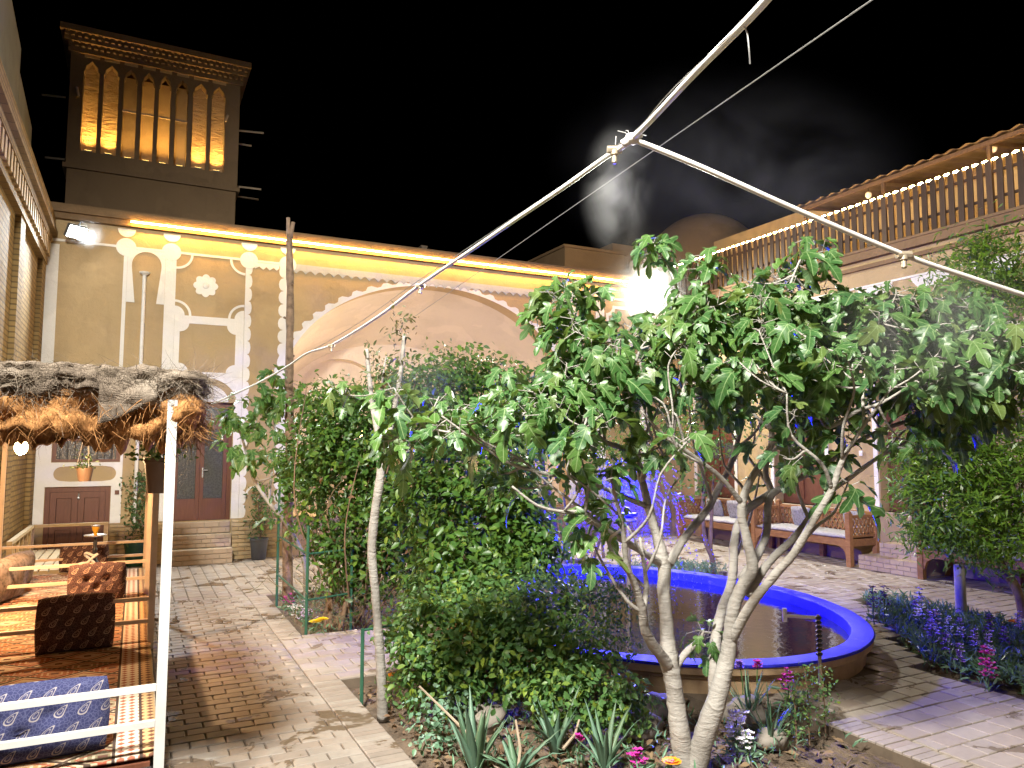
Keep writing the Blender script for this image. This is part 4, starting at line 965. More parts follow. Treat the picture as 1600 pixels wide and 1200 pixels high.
# upper storey set back, canopy roof
mb = MB(); mb.box(11.4, 11.7, 1.0, 12.6, 4.742, 6.3); mb.build('upper_wall', M['mud'], rw)
cn = MB(); Ny, Nx = 160, 3
for i in range(Ny + 1):
    for j in range(Nx):
        y = 2.0 + i * (9.1 - 2.0) / Ny; x = 10.05 + j * 0.8; z = 5.86 + j * 0.10 + 0.018 * math.sin(i * 1.25)
        cn.v.append((x, y, z)); 
for i in range(Ny):
    for j in range(Nx - 1): cn.f.append((i * Nx + j, (i + 1) * Nx + j, (i + 1) * Nx + j + 1, i * Nx + j + 1)); cn.m.append(0)
cn.build('canopy_sheet', M['tin'], rw, smooth=True, fixn=False)
for y in (2.6, 4.2, 5.8, 7.4, 8.9):
    m_ = MB(); m_.box(10.12, 10.17, y, y + 0.05, 4.742, 5.83); m_.build('canopy_post', M['slat'], rw)
    m_ = MB(); m_.bar((10.12, y + .025, 5.80), (11.6, y + .025, 5.99), 0.04, 0.06); m_.build('rafter', M['slat'], rw)
m_ = MB(); m_.box(10.10, 10.15, 2.0, 9.1, 5.77, 5.83); m_.build('canopy_beam', M['slat'], rw)
# balustrade: every board a part
bal = thing('balustrade', (XR - .05, 8, 4.74), 'balustrade of upright dark boards along the upper terrace', 'railing')
me = bpy.data.meshes.new('board'); bxm = MB(); bxm.box(-.011, .011, -.039, .039, 0, .72); me.from_pydata(bxm.v, [], bxm.f); me.materials.append(M['slat'])
ys_ = np.arange(4.4, 12.25, 0.13)
for y in ys_:
    o = link(bpy.data.objects.new('board', me)); o.location = (XR - 0.055 + RNG.uniform(-.003, .003), y, 4.745); o.rotation_euler = (RNG.uniform(-.012, .012), 0, RNG.uniform(-.06, .06)); setparent(o, bal)
for z in (4.95, 5.30):
    m_ = MB(); m_.box(XR - 0.038, XR - 0.008, 4.3, 12.29, z, z + 0.035); m_.build('rail', M['slat'], bal)
sl = thing('string_lights', (XR - .08, 8, 5.47), 'row of small warm bulbs along the top of the balustrade', 'string lights')
m_ = MB(); m_.tube([(XR - 0.03, 4.3, 5.475), (XR - 0.03, 12.25, 5.475)], 0.006, 5); m_.build('cable', M['wire'], sl)
bm_ = bpy.data.meshes.new('bulb'); q = MB(); q.ico((0, 0, 0), 0.016, 6, 4, (1, 2.8, 1)); bm_.from_pydata(q.v, [], q.f); bm_.materials.append(M['bead'])
for y in ys_:
    o = link(bpy.data.objects.new('bulb', bm_)); o.location = (XR - 0.03, y + 0.065, 5.482); setparent(o, sl)
for i, (px, py) in enumerate(((1552, 232), (1357, 305))):
    p = PX(px, py, 10.35); t_ = thing('hanging_bulb', tuple(p), ['unlit bulb under the canopy beside the tall slim post', 'unlit bulb hanging near the far end of the canopy'][i], 'bulb')
    m_ = MB(); m_.tube([tuple(p + [0, 0, .06]), tuple(p + [0, 0, .16])], 0.006, 5); m_.build('flex', M['black_steel'], t_); m_ = MB(); m_.ico(tuple(p), 0.05, 10, 7, (1, 1, 1.2)); m_.build('globe', M['gypsum'], t_, smooth=True)
# brick steps by the benches
bs = thing('brick_steps', (9.4, 6.95, 0), 'four brick steps between two carved benches', 'steps')
for i in range(4):
    x0 = 9.22 + 0.165 * i; z0 = 0.188 * i; y0 = 6.50 if i < 1 else 6.51; y1 = 7.40 - 0.22 * min(i, 2)
    m_ = MB(); m_.box(x0 + 0.014, 9.815, y0 + .01, y1 - .012, z0 + .001, z0 + 0.186); s_ = m_.build('step', M['mortar'], bs)
    me = None
    for c_ in range(3):
        z = z0 + 0.002 + c_ * 0.062; h = 0.062; y = y0 - (0.1 if c_ % 2 else 0)
        while y < y1 - .01:
            a, b = max(y, y0), min(y + 0.2, y1)
            if b - a > .03:
                k = MB(); k.box(x0, x0 + 0.05, a + .004, b - .004, z + .004, z + h - .003); k.build('brick', M['stepbrick'], s_)
            y += 0.2
        k = MB(); k.box(x0 + .054, min(x0 + 0.19, 9.81), y1 - .03, y1, z + .004, z + h - .003); k.build('brick', M['stepbrick'], s_)
    y = y0
    while y < y1 - .02:
        k = MB(); k.box(x0 + .012, min(x0 + 0.21, 9.812), y + .004, min(y + 0.1, y1) - .004, z0 + 0.1865, z0 + 0.192); k.build('brick', M['stepbrick'], s_); y += 0.1

# carved benches
def bench(y0, y1, label, cloth_cols, pillows):
    x0, x1 = 9.16, 9.80; b = thing('carved_bench', (x0, (y0 + y1) / 2, 0), label, 'bench', 'carved wooden benches along the side house')
    for (x, y, h) in ((x0, y0, .76), (x0, y1 - .075, .76), (x1 - .075, y0, .80), (x1 - .075, y1 - .075, .80), (x1 - .075, (y0 + y1) / 2, .80)):
        m_ = MB(); m_.box(x, x + .075, y, y + .075, 0.003, h); m_.lathe([(.036, 0), (.042, .01), (.03, .03), (.01, .045)], (x + .0375, y + .0375, h + .001), 8); m_.build('leg', M['bench'], b)
    for (a, c, d_, e) in ((x0 + .01, x0 + .065, y0 + .076, y1 - .076), (x1 - .065, x1 - .01, y0 + .076, y1 - .076)):
        m_ = MB(); m_.box(a, c, d_, e, .29, .385); m_.build('seat_rail', M['bench'], b)
    for y in (y0 + .01, y1 - .065):
        m_ = MB(); m_.box(x0 + .076, x1 - .076, y, y + .055, .29, .385); m_.build('seat_rail', M['bench'], b)
    m_ = MB(); m_.box(x0 + .066, x1 - .066, y0 + .066, y1 - .066, .345, .39); m_.build('seat', M['bench'], b)
    # brackets
    for y, s_ in ((y0 + .076, 1), (y1 - .076, -1)):
        m_ = MB(); m_.plate([[(y, .289), (y + s_ * .13, .289), (y + s_ * .05, .24), (y, .12)]], fx_, x0 + .015, x0 + .06); m_.build('bracket', M['bench'], b)
    # lattice panels: interlaced bars and small rosettes
    def lattice(ax, u0, u1, z0, z1, t):
        put = (lambda u, z, w: (t + w, u, z)) if ax == 'y' else (lambda u, z, w: (u, t + w, z))
        fr_ = MB()
        def bar(u_a, z_a, u_b, z_b, wd=.013, th=.02): fr_.bar(put(u_a, z_a, 0), put(u_b, z_b, 0), wd, th, (1, 0, 0) if ax == 'y' else (0, 1, 0))
        bar(u0, z0, u1, z0, .03, .03); fr_.build('rail', M['bench'], b); fr_ = MB(); bar(u0, z1, u1, z1, .045, .035)
        pn = fr_.build('rail', M['bench'], b); fr_ = MB(); n_ = max(3, round((u1 - u0) / .085)); w = (u1 - u0) / n_; zc = (z0 + z1) / 2; hh = (z1 - z0 - .04) / 2
        for i in range(n_):
            for k_ in range(2):
                a_, c_ = u0 + w * i, u0 + w * (i + 1); za, zb = zc - hh + k_ * hh, zc - hh + (k_ + 1) * hh
                bar(a_, za, c_, zb, .014, .016); bar(a_, zb, c_, za, .0135, .017); um, zm_ = (a_ + c_) / 2, (za + zb) / 2
                ps = [put(um + w * .3 * math.cos(q_), zm_ + hh * .3 * math.sin(q_), 0) for q_ in np.linspace(0, 2 * math.pi, 9)]
                fr_.tube(ps, .009, 4, cap=False)
        fr_.build('lattice', M['bench'], pn)
    lattice('x', x0 + .078, x1 - .078, .43, .71, y0 + .037); lattice('x', x0 + .078, x1 - .078, .43, .71, y1 - .037)
    ym = (y0 + y1) / 2
    lattice('y', y0 + .078, ym - .002, .43, .74, x1 - .04); lattice('y', ym + .078, y1 - .078, .43, .74, x1 - .04)
    # seat cloth and pillows lie on it: things of their own
    m_ = MB(); n1, n2 = 8, 24
    for i in range(n1 + 1):
        for j in range(n2 + 1):
            u, v_ = i / n1, j / n2; x = x0 + .05 + u * (x1 - x0 - .13); y = y0 + .085 + v_ * (y1 - y0 - .17)
            m_.v.append((x, y, .425 + .012 * mnoise.noise((x * 7, y * 7, 1)) - (.03 if i == 0 or j in (0, n2) else 0)))
    for i in range(n1):
        for j in range(n2): a = i * (n2 + 1) + j; m_.f.append((a, a + 1, a + n2 + 2, a + n2 + 1)); m_.m.append(0)
    bd = len(m_.v); o = m_.build('seat_mat', M['cloth'], smooth=True, fixn=False); sm = o.modifiers.new('thick', 'SOLIDIFY'); sm.thickness = .03; sm.offset = -1
    tag(o, cloth_cols, 'mat', 'pale mats on the benches')
    for (y, lb) in pillows:
        pillow('back_pillow', (x1 - .16, y, .44), .40, .34, .11, math.radians(90), math.radians(-14), M['greycloth'], lb, 'pillows on the benches')
def pillow(name, base, w, h, t, rz, tilt, mat, label, group=None, buttons=False, cat='cushion'):
    """upright pillow standing on `base` (bottom centre)"""
    n1, n2 = 22, 16; m_ = MB(); me_v = []
    def prof(u, v_): 
        e = (1 - abs(u) ** 3.2) * (1 - abs(v_) ** 3.2); return max(e, 0) ** 0.42
    for side in (1, -1):
        for i in range(n1 + 1):
            for j in range(n2 + 1):
                u, v_ = 2 * i / n1 - 1, 2 * j / n2 - 1
                k_ = 1 - .05 * (u * u * v_ * v_); th = t / 2 * prof(u, v_)
                if buttons:
                    for (bu, bv) in ((-.33, .12), (.33, .12), (0, -.28)):
                        th -= t * .30 * math.exp(-((u - bu) ** 2 * (w / h) ** 2 + (v_ - bv) ** 2) * 34)
                th += t * .05 * mnoise.noise((u * 2.3 + base[0] * 3, v_ * 2.3, side + base[1])) * prof(u, v_)
                m_.v.append((u * w / 2 * k_, -side * th, (v_ + 1) / 2 * h * k_))
    N = (n1 + 1) * (n2 + 1)
    for side in (0, 1):
        for i in range(n1):
            for j in range(n2):
                a = side * N + i * (n2 + 1) + j; f = (a, a + n2 + 1, a + n2 + 2, a + 1); m_.f.append(f if side == 0 else f[::-1]); m_.m.append(0)
    me = bpy.data.meshes.new(name); me.from_pydata(m_.v, [], m_.f); me.materials.append(mat); me.polygons.foreach_set('use_smooth', [True] * len(me.polygons))
    o = link(bpy.data.objects.new(name, me)); o.location = tuple(base); o.rotation_euler = (Matrix.Rotation(rz, 3, 'Z') @ Matrix.Rotation(tilt, 3, 'X')).to_euler()
    return tag(o, label, cat, group)
bench(7.48, 9.40, 'carved wooden bench whose lattice arm meets the tall side of the brick steps', 'pale mat on the bench whose arm meets the steps', [(8.72, 'mottled grey pillow leaning in the bench by the tan wall'), (7.72, 'grey pillow tucked at the lattice arm next to the steps')])
bench(9.50, 11.30, 'carved wooden bench deepest in the yard, past the other two', 'pale mat on the bench deepest in the yard', [(10.2, 'grey pillow on the bench deepest in the yard'), (10.75, 'second grey pillow on the bench deepest in the yard')])
bench(4.55, 6.46, 'carved wooden bench half hidden behind the feathery green tree', 'pale mat on the bench behind the feathery tree', [(5.6, 'grey pillow on the bench behind the feathery tree')])

# roofs far behind
def dome(px, py, d, r, label, h=1.0):
    p = PD(px, py, d); m_ = MB(); k = [(r * 1.06, -r * 1.2), (r * 1.06, -r * .12), (r, -.1 * r)] + [(r * math.cos(a), r * h * math.sin(a)) for a in np.linspace(0.05, 1.5, 12)] + [(0.02, r * h)]
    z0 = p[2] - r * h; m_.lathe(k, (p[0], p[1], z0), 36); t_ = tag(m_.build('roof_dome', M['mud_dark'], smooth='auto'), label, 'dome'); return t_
dome(1098, 338, 19.0, 1.45, 'dim mud dome rising behind the balustrade', 0.95)
p = PD(925, 392, 16.5); m_ = MB(); m_.box(p[0] - .7, p[0] + .9, p[1], p[1] + 1.6, 4.91, p[2]); m_.box(p[0] - .74, p[0] + .94, p[1] - .04, p[1] + 1.64, p[2], p[2] + .06)
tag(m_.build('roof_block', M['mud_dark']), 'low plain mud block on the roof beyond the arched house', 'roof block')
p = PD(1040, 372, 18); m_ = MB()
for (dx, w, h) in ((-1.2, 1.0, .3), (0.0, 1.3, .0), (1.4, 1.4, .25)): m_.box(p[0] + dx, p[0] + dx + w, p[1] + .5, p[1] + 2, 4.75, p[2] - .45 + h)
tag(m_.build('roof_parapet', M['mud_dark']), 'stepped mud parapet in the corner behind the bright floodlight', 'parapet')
fb = PD(1018, 412, 16.6); m_ = MB(); m_.lathe([(.16, -.75), (.16, -.35), (.2, -.3), (.2, -.22), (.13, -.15), (.15, 0.0), (.10, .12), (.02, .19)], tuple(fb), 14); tag(m_.build('chimney_finial', M['mud'], smooth='auto'), 'rounded mud finial lit from below beside the bright floodlight', 'finial')
# ================================================================== PAVILION WITH CARPETED PLATFORM
PVX0, PVX1 = -1.16, 0.15; ZP = 0.45
pv = thing('seating_pavilion', (-.5, 6.1, 0), 'low steel framed pavilion with ragged palm fibre roof beside the brick wall', 'pavilion')
YS = [3.43, 5.43, 7.22, 8.76]
for i, y in enumerate(YS):
    m_ = MB(); w = .019
    m_.box(PVX1 - .038, PVX1, y - w, y + w, 0.003, 1.90 if i == 0 else 1.99); o = m_.build('post', M['white_steel'] if i == 0 else M['tan_steel'], pv)
    if i == 1:
        m_ = MB(); m_.box(PVX1 - .038, PVX1, y + .05, y + .085, 0.003, 1.99); m_.build('post', M['tan_steel'], pv)
    m_ = MB(); m_.box(PVX0, PVX0 + .038, y - w, y + w, 0.003, 1.99); m_.build('post', M['tan_steel'], pv)
    for dz in (.145, .285):
        m_ = MB(); m_.box(PVX0 + .04, PVX1 - .039, y - .012, y + .012, ZP + dz - .012, ZP + dz + .012); m_.build('guard_rail', M['white_steel'] if i == 0 else M['tan_steel'], pv)
    m_ = MB(); yq = y + (.14 if i == 0 else 0); m_.box(PVX0 + .04, PVX1 - .039, yq - .018, yq + .018, 1.93, 1.97); m_.build('roof_beam', M['tan_steel'], pv)
m_ = MB(); m_.box(PVX1 - .045, PVX1 - .002, 3.49, 8.74, ZP - .09, ZP - .03); m_.build('platform_beam', M['black_steel'], pv)
m_ = MB(); m_.box(PVX0, PVX1 - .046, 3.37, 3.405, ZP - .09, ZP - .012); m_.build('platform_beam', M['black_steel'], pv)
m_ = MB(); m_.box(PVX0 + .04, PVX1 - .05, 3.45, 8.78, ZP - .05, ZP - .012); m_.build('platform_deck', M['door'], pv)
m_ = MB(); m_.box(PVX1 - .02, PVX1 - .004, 3.52, 8.7, 0.02, ZP - .095); m_.build('side_skirt', M['door'], pv)
# fibre roof: lumpy body, burlap hem, coir clumps, loose strands
R0 = dict(x0=-1.3, x1=0.205, y0=3.47, y1=8.95)
m_ = MB(); nx, ny = 40, 110
def hb(x, y, k): return mnoise.noise((x * 6 + k, y * 6, k)) * .035 + mnoise.noise((x * 17, y * 17, k)) * .018
for i in range(nx + 1):
    for j in range(ny + 1):
        x = R0['x0'] + (R0['x1'] - R0['x0']) * i / nx; y = R0['y0'] + (R0['y1'] - R0['y0']) * j / ny
        m_.v.append((x, y, 2.015 + hb(x, y, 1) * .5))
for i in range(nx):
    for j in range(ny): a = i * (ny + 1) + j; m_.f.append((a, a + ny + 1, a + ny + 2, a + 1)); m_.m.append(0)
m_.build('roof_cover', M['burlap'], pv, smooth=True, fixn=False)
# underside of coir
m_ = MB(); nx, ny = 60, 190
for i in range(nx + 1):
    for j in range(ny + 1):
        x = R0['x0'] + .02 + (R0['x1'] - R0['x0'] - .04) * i / nx; y = R0['y0'] + .02 + (R0['y1'] - R0['y0'] - .04) * j / ny
        e = min(i, nx - i, j, ny - j) / 5
        z = 1.93 - .075 * min(1, e) + 1.5 * hb(x, y, 5) - .05 * max(0, mnoise.noise((x * 3.1, y * 3.1, 9)))
        m_.v.append((x, y, min(z, 1.985)))
for i in range(nx):
    for j in range(ny): a = i * (ny + 1) + j; m_.f.append((a, a + 1, a + ny + 2, a + ny + 1)); m_.m.append(0)
m_.build('roof_lining', M['coir'], pv, smooth=True, fixn=False)
def skirt(name, line, z_top, depth_fn, mat, out, seed, amp=.03, nz=9):
    """hanging ragged hem along a line of (x, y, nx, ny)"""
    m_ = MB(); k = len(line)
    for i, (x, y, ax, ay) in enumerate(line):
        dep = depth_fn(i / (k - 1), seed)
        for j in range(nz + 1):
            t_ = j / nz; bulge = out * math.sin(min(1, t_ * 1.6) * math.pi * .6) + amp * mnoise.noise((x * 9 + seed, y * 9, t_ * 3)) + .4 * amp * mnoise.noise((x * 30, y * 30 + seed, t_ * 9))
            m_.v.append((x + ax * bulge, y + ay * bulge, z_top - dep * t_ + .012 * mnoise.noise((x * 22, y * 22, seed))))
    for i in range(k - 1):
        for j in range(nz): a = i * (nz + 1) + j; m_.f.append((a, a + nz + 1, a + nz + 2, a + 1)); m_.m.append(0)
    o = m_.build(name, mat, pv, smooth=True, fixn=False); s_ = o.modifiers.new('thick', 'SOLIDIFY'); s_.thickness = .008; return o
front = [(x, R0['y0'], 0, -1) for x in np.linspace(R0['x0'], R0['x1'] - .02, 150)]
side = [(R0['x1'], y, 1, 0) for y in np.linspace(R0['y0'] + .01, R0['y1'], 190)]
fs = front + [(R0['x1'] - .01, R0['y0'] + .004, .7, -.7)] + side
def dep_b(t_, s_): return max(.025, .095 + .12 * mnoise.noise((t_ * 9.5 + s_, 0, 0)) + .05 * mnoise.noise((t_ * 34, s_, 0)))
def dep_c(t_, s_): return max(.08, .20 + .07 * mnoise.noise((t_ * 12 + s_, 4, 0)) + .06 * mnoise.noise((t_ * 47, s_, 2)))
skirt('coir_fringe', fs, 1.97, dep_c, M['coir'], .015, 21, .06, 12)
skirt('coir_fringe', [(x, y + .12 if ay else y, ax, ay) for x, y, ax, ay in front], 1.93, lambda t_, s_: dep_c(t_, s_) + .02, M['coir'], .01, 33, .07, 12)
skirt('burlap_hem', fs, 2.035, dep_b, M['burlap'], .045, 5, .075, 9)
# loose burlap flap hanging at the corner
fl = [(x, R0['y0'] - .05, 0, -1) for x in np.linspace(-.14, .07, 18)]
skirt('burlap_flap', fl, 1.98, lambda t_, s_: .19 - .10 * t_, M['burlap'], .02, 71, .03, 8)
# strands
n = 9000; fr_ = NR.random(n) < .5
sx = np.where(fr_, NR.uniform(R0['x0'], R0['x1'] + .02, n), R0['x1'] + NR.normal(0.015, .03, n)); sy = np.where(fr_, R0['y0'] + NR.normal(-.015, .035, n), R0['y0'] + (R0['y1'] - R0['y0']) * NR.random(n) ** 1.6)
szz = NR.uniform(1.76, 2.03, n); inner = NR.random(n) < .25
sy = np.where(inner & fr_, R0['y0'] + NR.uniform(0, 2.0, n), sy); szz = np.where(inner, NR.uniform(1.78, 1.88, n), szz)
STR = (np.array([(-.009, 0, 0), (.009, 0, 0), (.008, .35, .06), (-.008, .35, .06), (.007, .7, .02), (-.007, .7, .02), (0, 1, -.10)], float), np.array([(0, 1, 2), (0, 2, 3), (3, 2, 4), (3, 4, 5), (5, 4, 6)]))
v, t = leaf_arrays(np.column_stack([sx, sy, szz]), NR.uniform(.04, .15, n), rand_dirs(n), rand_dirs(n, (0, 0, -1.15)), STR, 1.0, .25)
hi = np.repeat(szz > 1.93, 7)[t[:, 0]]
for sel, nm, mt in ((hi, 'straw_strands', 'burlap'), (~hi, 'coir_strands', 'coir')):
    tt = t[sel]; u_, inv = np.unique(tt, return_inverse=True); o = raw_mesh(nm, v[u_], inv.reshape(-1, 3), M[mt], pv); o['kind'] = 'stuff'

# straw lying over the burlap hem
n = 7000; fr_ = NR.random(n) < .62
sx = np.where(fr_, NR.uniform(R0['x0'], R0['x1'] + .03, n), R0['x1'] + NR.normal(.03, .03, n)); sy = np.where(fr_, R0['y0'] - .03 + NR.normal(0, .03, n), R0['y0'] + (R0['y1'] - R0['y0']) * NR.random(n) ** 1.8); szz = 2.03 - np.abs(NR.normal(0, .065, n))
v, t = leaf_arrays(np.column_stack([sx, sy, szz]), NR.uniform(.04, .13, n), rand_dirs(n), _norm(NR.normal(size=(n, 3)) * [1.0, .6, .28] + [0, 0, -.32]), STR, .7, .2)
o = raw_mesh('straw_thatch', v, t, M['straw'], pv); o['kind'] = 'stuff'
# carpets
def carpet(y0, y1, label, seed):
    m_ = MB(); nx, ny = 26, 34; x0, x1 = -1.11, .135
    for i in range(nx + 1):
        for j in range(ny + 1):
            u, w = i / nx, j / ny; x = x0 + (x1 - x0) * u + .008 * mnoise.noise((w * 5, seed, 0)); y = y0 + (y1 - y0) * w
            m_.v.append((x - (x0 + x1) / 2 + 0.0, y - (y0 + y1) / 2, .012 + .006 * mnoise.noise((x * 4, y * 4, seed))))
    for i in range(nx):
        for j in range(ny): a = i * (ny + 1) + j; m_.f.append((a, a + ny + 1, a + ny + 2, a + 1)); m_.m.append(0)
    me = bpy.data.meshes.new('carpet'); me.from_pydata(m_.v, [], m_.f); me.materials.append(M['carpet']); me.polygons.foreach_set('use_smooth', [True] * len(me.polygons))
    o = link(bpy.data.objects.new('carpet', me)); o.location = ((x0 + x1) / 2, (y0 + y1) / 2, ZP); s_ = o.modifiers.new('thick', 'SOLIDIFY'); s_.thickness = .012; s_.offset = -1
    return tag(o, label, 'carpet', 'patterned carpets on the pavilion platform')
carpet(3.46, 5.42, 'patterned red and cream carpet under the navy cushion', 1)
carpet(5.45, 7.20, 'patterned carpet between the two brown cushions', 2)
carpet(7.24, 8.74, 'patterned carpet under the hookah', 3)
# cushions
def cush_at(px, py, w, h, lb, mat, rz=0.0, tilt=-.12, t=.12, name='floor_cushion'):
    p = PZ(px, py, ZP + .015); return pillow(name, (p[0], p[1] + .03, ZP + .012), w, h, t, rz, tilt, mat, lb, 'paisley cushions in the pavilion', True)
cush_at(116, 1018, .43, .34, 'dark maroon paisley cushion leaning on the first guard rail behind the navy one', M['cush_brown'], math.radians(3))
cush_at(150, 940, .42, .31, 'dark maroon paisley cushion leaning on the second guard rail', M['cush_brown'], math.radians(2))
cush_at(130, 893, .44, .27, 'dark maroon paisley cushion farthest along, behind the hookah', M['cush_brown'], math.radians(-3))
p = PZ(60, 1172, ZP); pillow('floor_cushion', (p[0] - .05, 3.60, ZP + .012), .62, .30, .13, math.radians(3), -.14, M['cush_blue'], 'navy blue paisley cushion behind the white rails', 'paisley cushions in the pavilion', True)
p = PZ(10, 930, ZP)
def bundle(name, px, py, w, h, t, lb):
    p = PZ(px, py, ZP + .01); return pillow(name, (p[0], p[1], ZP + .012), w, h, t, math.radians(70), .12, M['blanket'], lb, None, False, 'cushion')
bundle('wall_cushion', 2, 940, .55, .36, .18, 'woven grey brown back cushion against the brick wall, larger')
bundle('wall_cushion', 20, 922, .45, .33, .16, 'woven grey brown back cushion behind the larger one')
# hookah
hp = PZ(146, 905, ZP); hk = thing('hookah', (hp[0], hp[1], ZP), 'black hookah with amber bowl, silver tray and pale coiled hose', 'hookah')
x, y = hp[0], hp[1]
m_ = MB(); m_.lathe([(.07, 0), (.075, .01), (.08, .06), (.05, .13), (.025, .17), (.02, .20)], (x, y, ZP + .014), 16); m_.build('vase', M['black_steel'], hk, smooth='auto')
m_ = MB(); m_.lathe([(.018, 0), (.014, .04), (.024, .07), (.012, .1), (.02, .13), (.01, .16), (.012, .19)], (x, y, ZP + .21), 12); m_.build('column', M['black_steel'], hk, smooth='auto')
zt = ZP + .40
m_ = MB(); m_.lathe([(.015, 0), (.085, .004), (.10, .012), (.102, .02), (.092, .016), (.02, .008)], (x, y, zt), 24); m_.build('tray', M['silver'], hk, smooth='auto')
m_ = MB(); m_.lathe([(.014, 0), (.018, .03), (.034, .065), (.036, .085)], (x, y, zt + .012), 14); m_.build('bowl', M['amber'], hk, smooth='auto')
m_ = MB(); m_.lathe([(.036, 0), (.04, .004), (.04, .012), (.02, .016)], (x, y, zt + .098), 14); m_.build('cap', M['silver'], hk, smooth='auto')
d_ = depth_of((x, y, ZP + .2)); loop = [(148, 880), (140, 873), (133, 867), (136, 864), (146, 868), (152, 866), (144, 872), (136, 879), (128, 880), (119, 884), (113, 891), (108, 899), (112, 906)]
m_ = MB(); m_.tube(smooth_line([PD(a, b, d_ - .05 - .02 * i) for i, (a, b) in enumerate(loop)], 4), .012, 8); m_.build('hose', M['gypsum'], hk, smooth=True)
# low wooden daybed behind the pavilion
db = thing('wooden_daybed', (-.75, 10.2, 0), 'plain pale wooden daybed frame with slatted seat near the low brown door', 'daybed')
X0, X1, Y0, Y1 = -1.15, -.28, 9.3, 11.2
for (x, y) in ((X0, Y0), (X1 - .05, Y0), (X0, Y1 - .05), (X1 - .05, Y1 - .05)):
    m_ = MB(); m_.box(x, x + .05, y, y + .05, 0.003, .70 if (y > 10 or x < -1) else .46); m_.build('leg', M['palewood'], db)
for (a, b_) in (((X0 + .025, Y0, .72), (X0 + .025, Y1, .72)), ((X0, Y1 - .025, .72), (X1, Y1 - .025, .72))):
    m_ = MB(); m_.bar(a, b_, .05, .035); m_.build('top_rail', M['palewood'], db)
m_ = MB(); m_.box(X0 + .051, X1 - .051, Y0 + .005, Y0 + .045, .30, .40); m_.build('apron', M['palewood'], db)
m_ = MB(); m_.box(X1 - .045, X1 - .005, Y0 + .051, Y1 - .051, .30, .40); m_.build('apron', M['palewood'], db)
for i in range(9):
    x = X0 + .01 + i * (X1 - X0 - .02) / 9; m_ = MB(); m_.box(x, x + .082, Y0, Y1, .401, .42); m_.build('slat', M['palewood'], db)
for i in range(5):
    y = Y0 + .3 + i * .35; m_ = MB(); m_.bar((X0 + .025, y, .42), (X0 + .025, y, .70), .03, .03); m_.build('spindle', M['palewood'], db)
# bulb under the roof
bp = PD(33, 699, 5.6); bl = thing('hanging_bulb', tuple(bp), 'bright warm bulb glowing under the fibre roof', 'bulb')
m_ = MB(); m_.ico(tuple(bp), .045, 12, 8, (1, 1, 1.25)); m_.build('globe', M['bulb'], bl, smooth=True)
m_ = MB(); m_.lathe([(.02, 0), (.022, .05), (.008, .07)], (bp[0], bp[1], bp[2] + .035), 10); m_.tube([(bp[0], bp[1], bp[2] + .1), (bp[0], bp[1], 1.92)], .004, 5); m_.build('socket', M['black_steel'], bl)
point('bulb_light', (bp[0], bp[1], bp[2] - .06), W_BULB, (1.0, 0.63, 0.32), .05, bl)
# ------------------------------------------------------------------ floodlights
def flood(name, loc, tgt, w, label, watts, col, mount, size=120, radius=.10):
    t_ = thing(name, loc, label, 'floodlight'); L = Vector(loc); D = (Vector(tgt) - L).normalized(); q = D.to_track_quat('-Z', 'Y')
    def pl(vs): return [tuple(L + q @ Vector(v)) for v in vs]
    m_ = MB(); b_ = MB(); b_.box(-w / 2, w / 2, -w * .36, w * .36, 0.004, .06); m_.add(pl(b_.v), b_.f); b_ = MB()
    for i in range(5): b_.box(-w / 2 + .02 + i * (w - .05) / 5, -w / 2 + .03 + i * (w - .05) / 5, -w * .3, w * .3, .061, .09)
    m_.add(pl(b_.v), b_.f); m_.build('housing', M['lamp_body'], t_)
    m_ = MB(); b_ = MB(); b_.box(-w / 2 + .012, w / 2 - .012, -w * .36 + .012, w * .36 - .012, -.003, .003); m_.add(pl(b_.v), b_.f); m_.build('lens', M['flood'], t_)
    m_ = MB(); m_.tube([tuple(L - D * .08), mount], .012, 6); m_.build('bracket', M['lamp_body'], t_)
    spot(name + '_beam', tuple(L + D * .03), tgt, watts, col, size, .5, radius, t_); return t_
flood('floodlight', (-.86, 12.0, 4.74), (3.2, 6.0, 0), .26, 'white floodlight under the cornice at the brick wall corner', W_FLOOD_A, (.90, .97, 1.0), (-.84, 12.3, 4.97), 112, .06)
flood('floodlight', (9.15, 12.0, 4.86), (4.6, 4.0, 0.0), .30, 'glaring white floodlight in the far corner above the fig tree', W_FLOOD_B, (1.0, 1.0, .88), (9.2, 12.3, 5.0), 130, .08)
flood('floodlight', (-1.0, .75, 5.6), (3.0, 5.2, 0.6), .36, 'white floodlight high on the brick wall shining over the garden', W_FLOOD_C, (1.0, .96, .86), (-1.28, .6, 4.9), 125, .34)
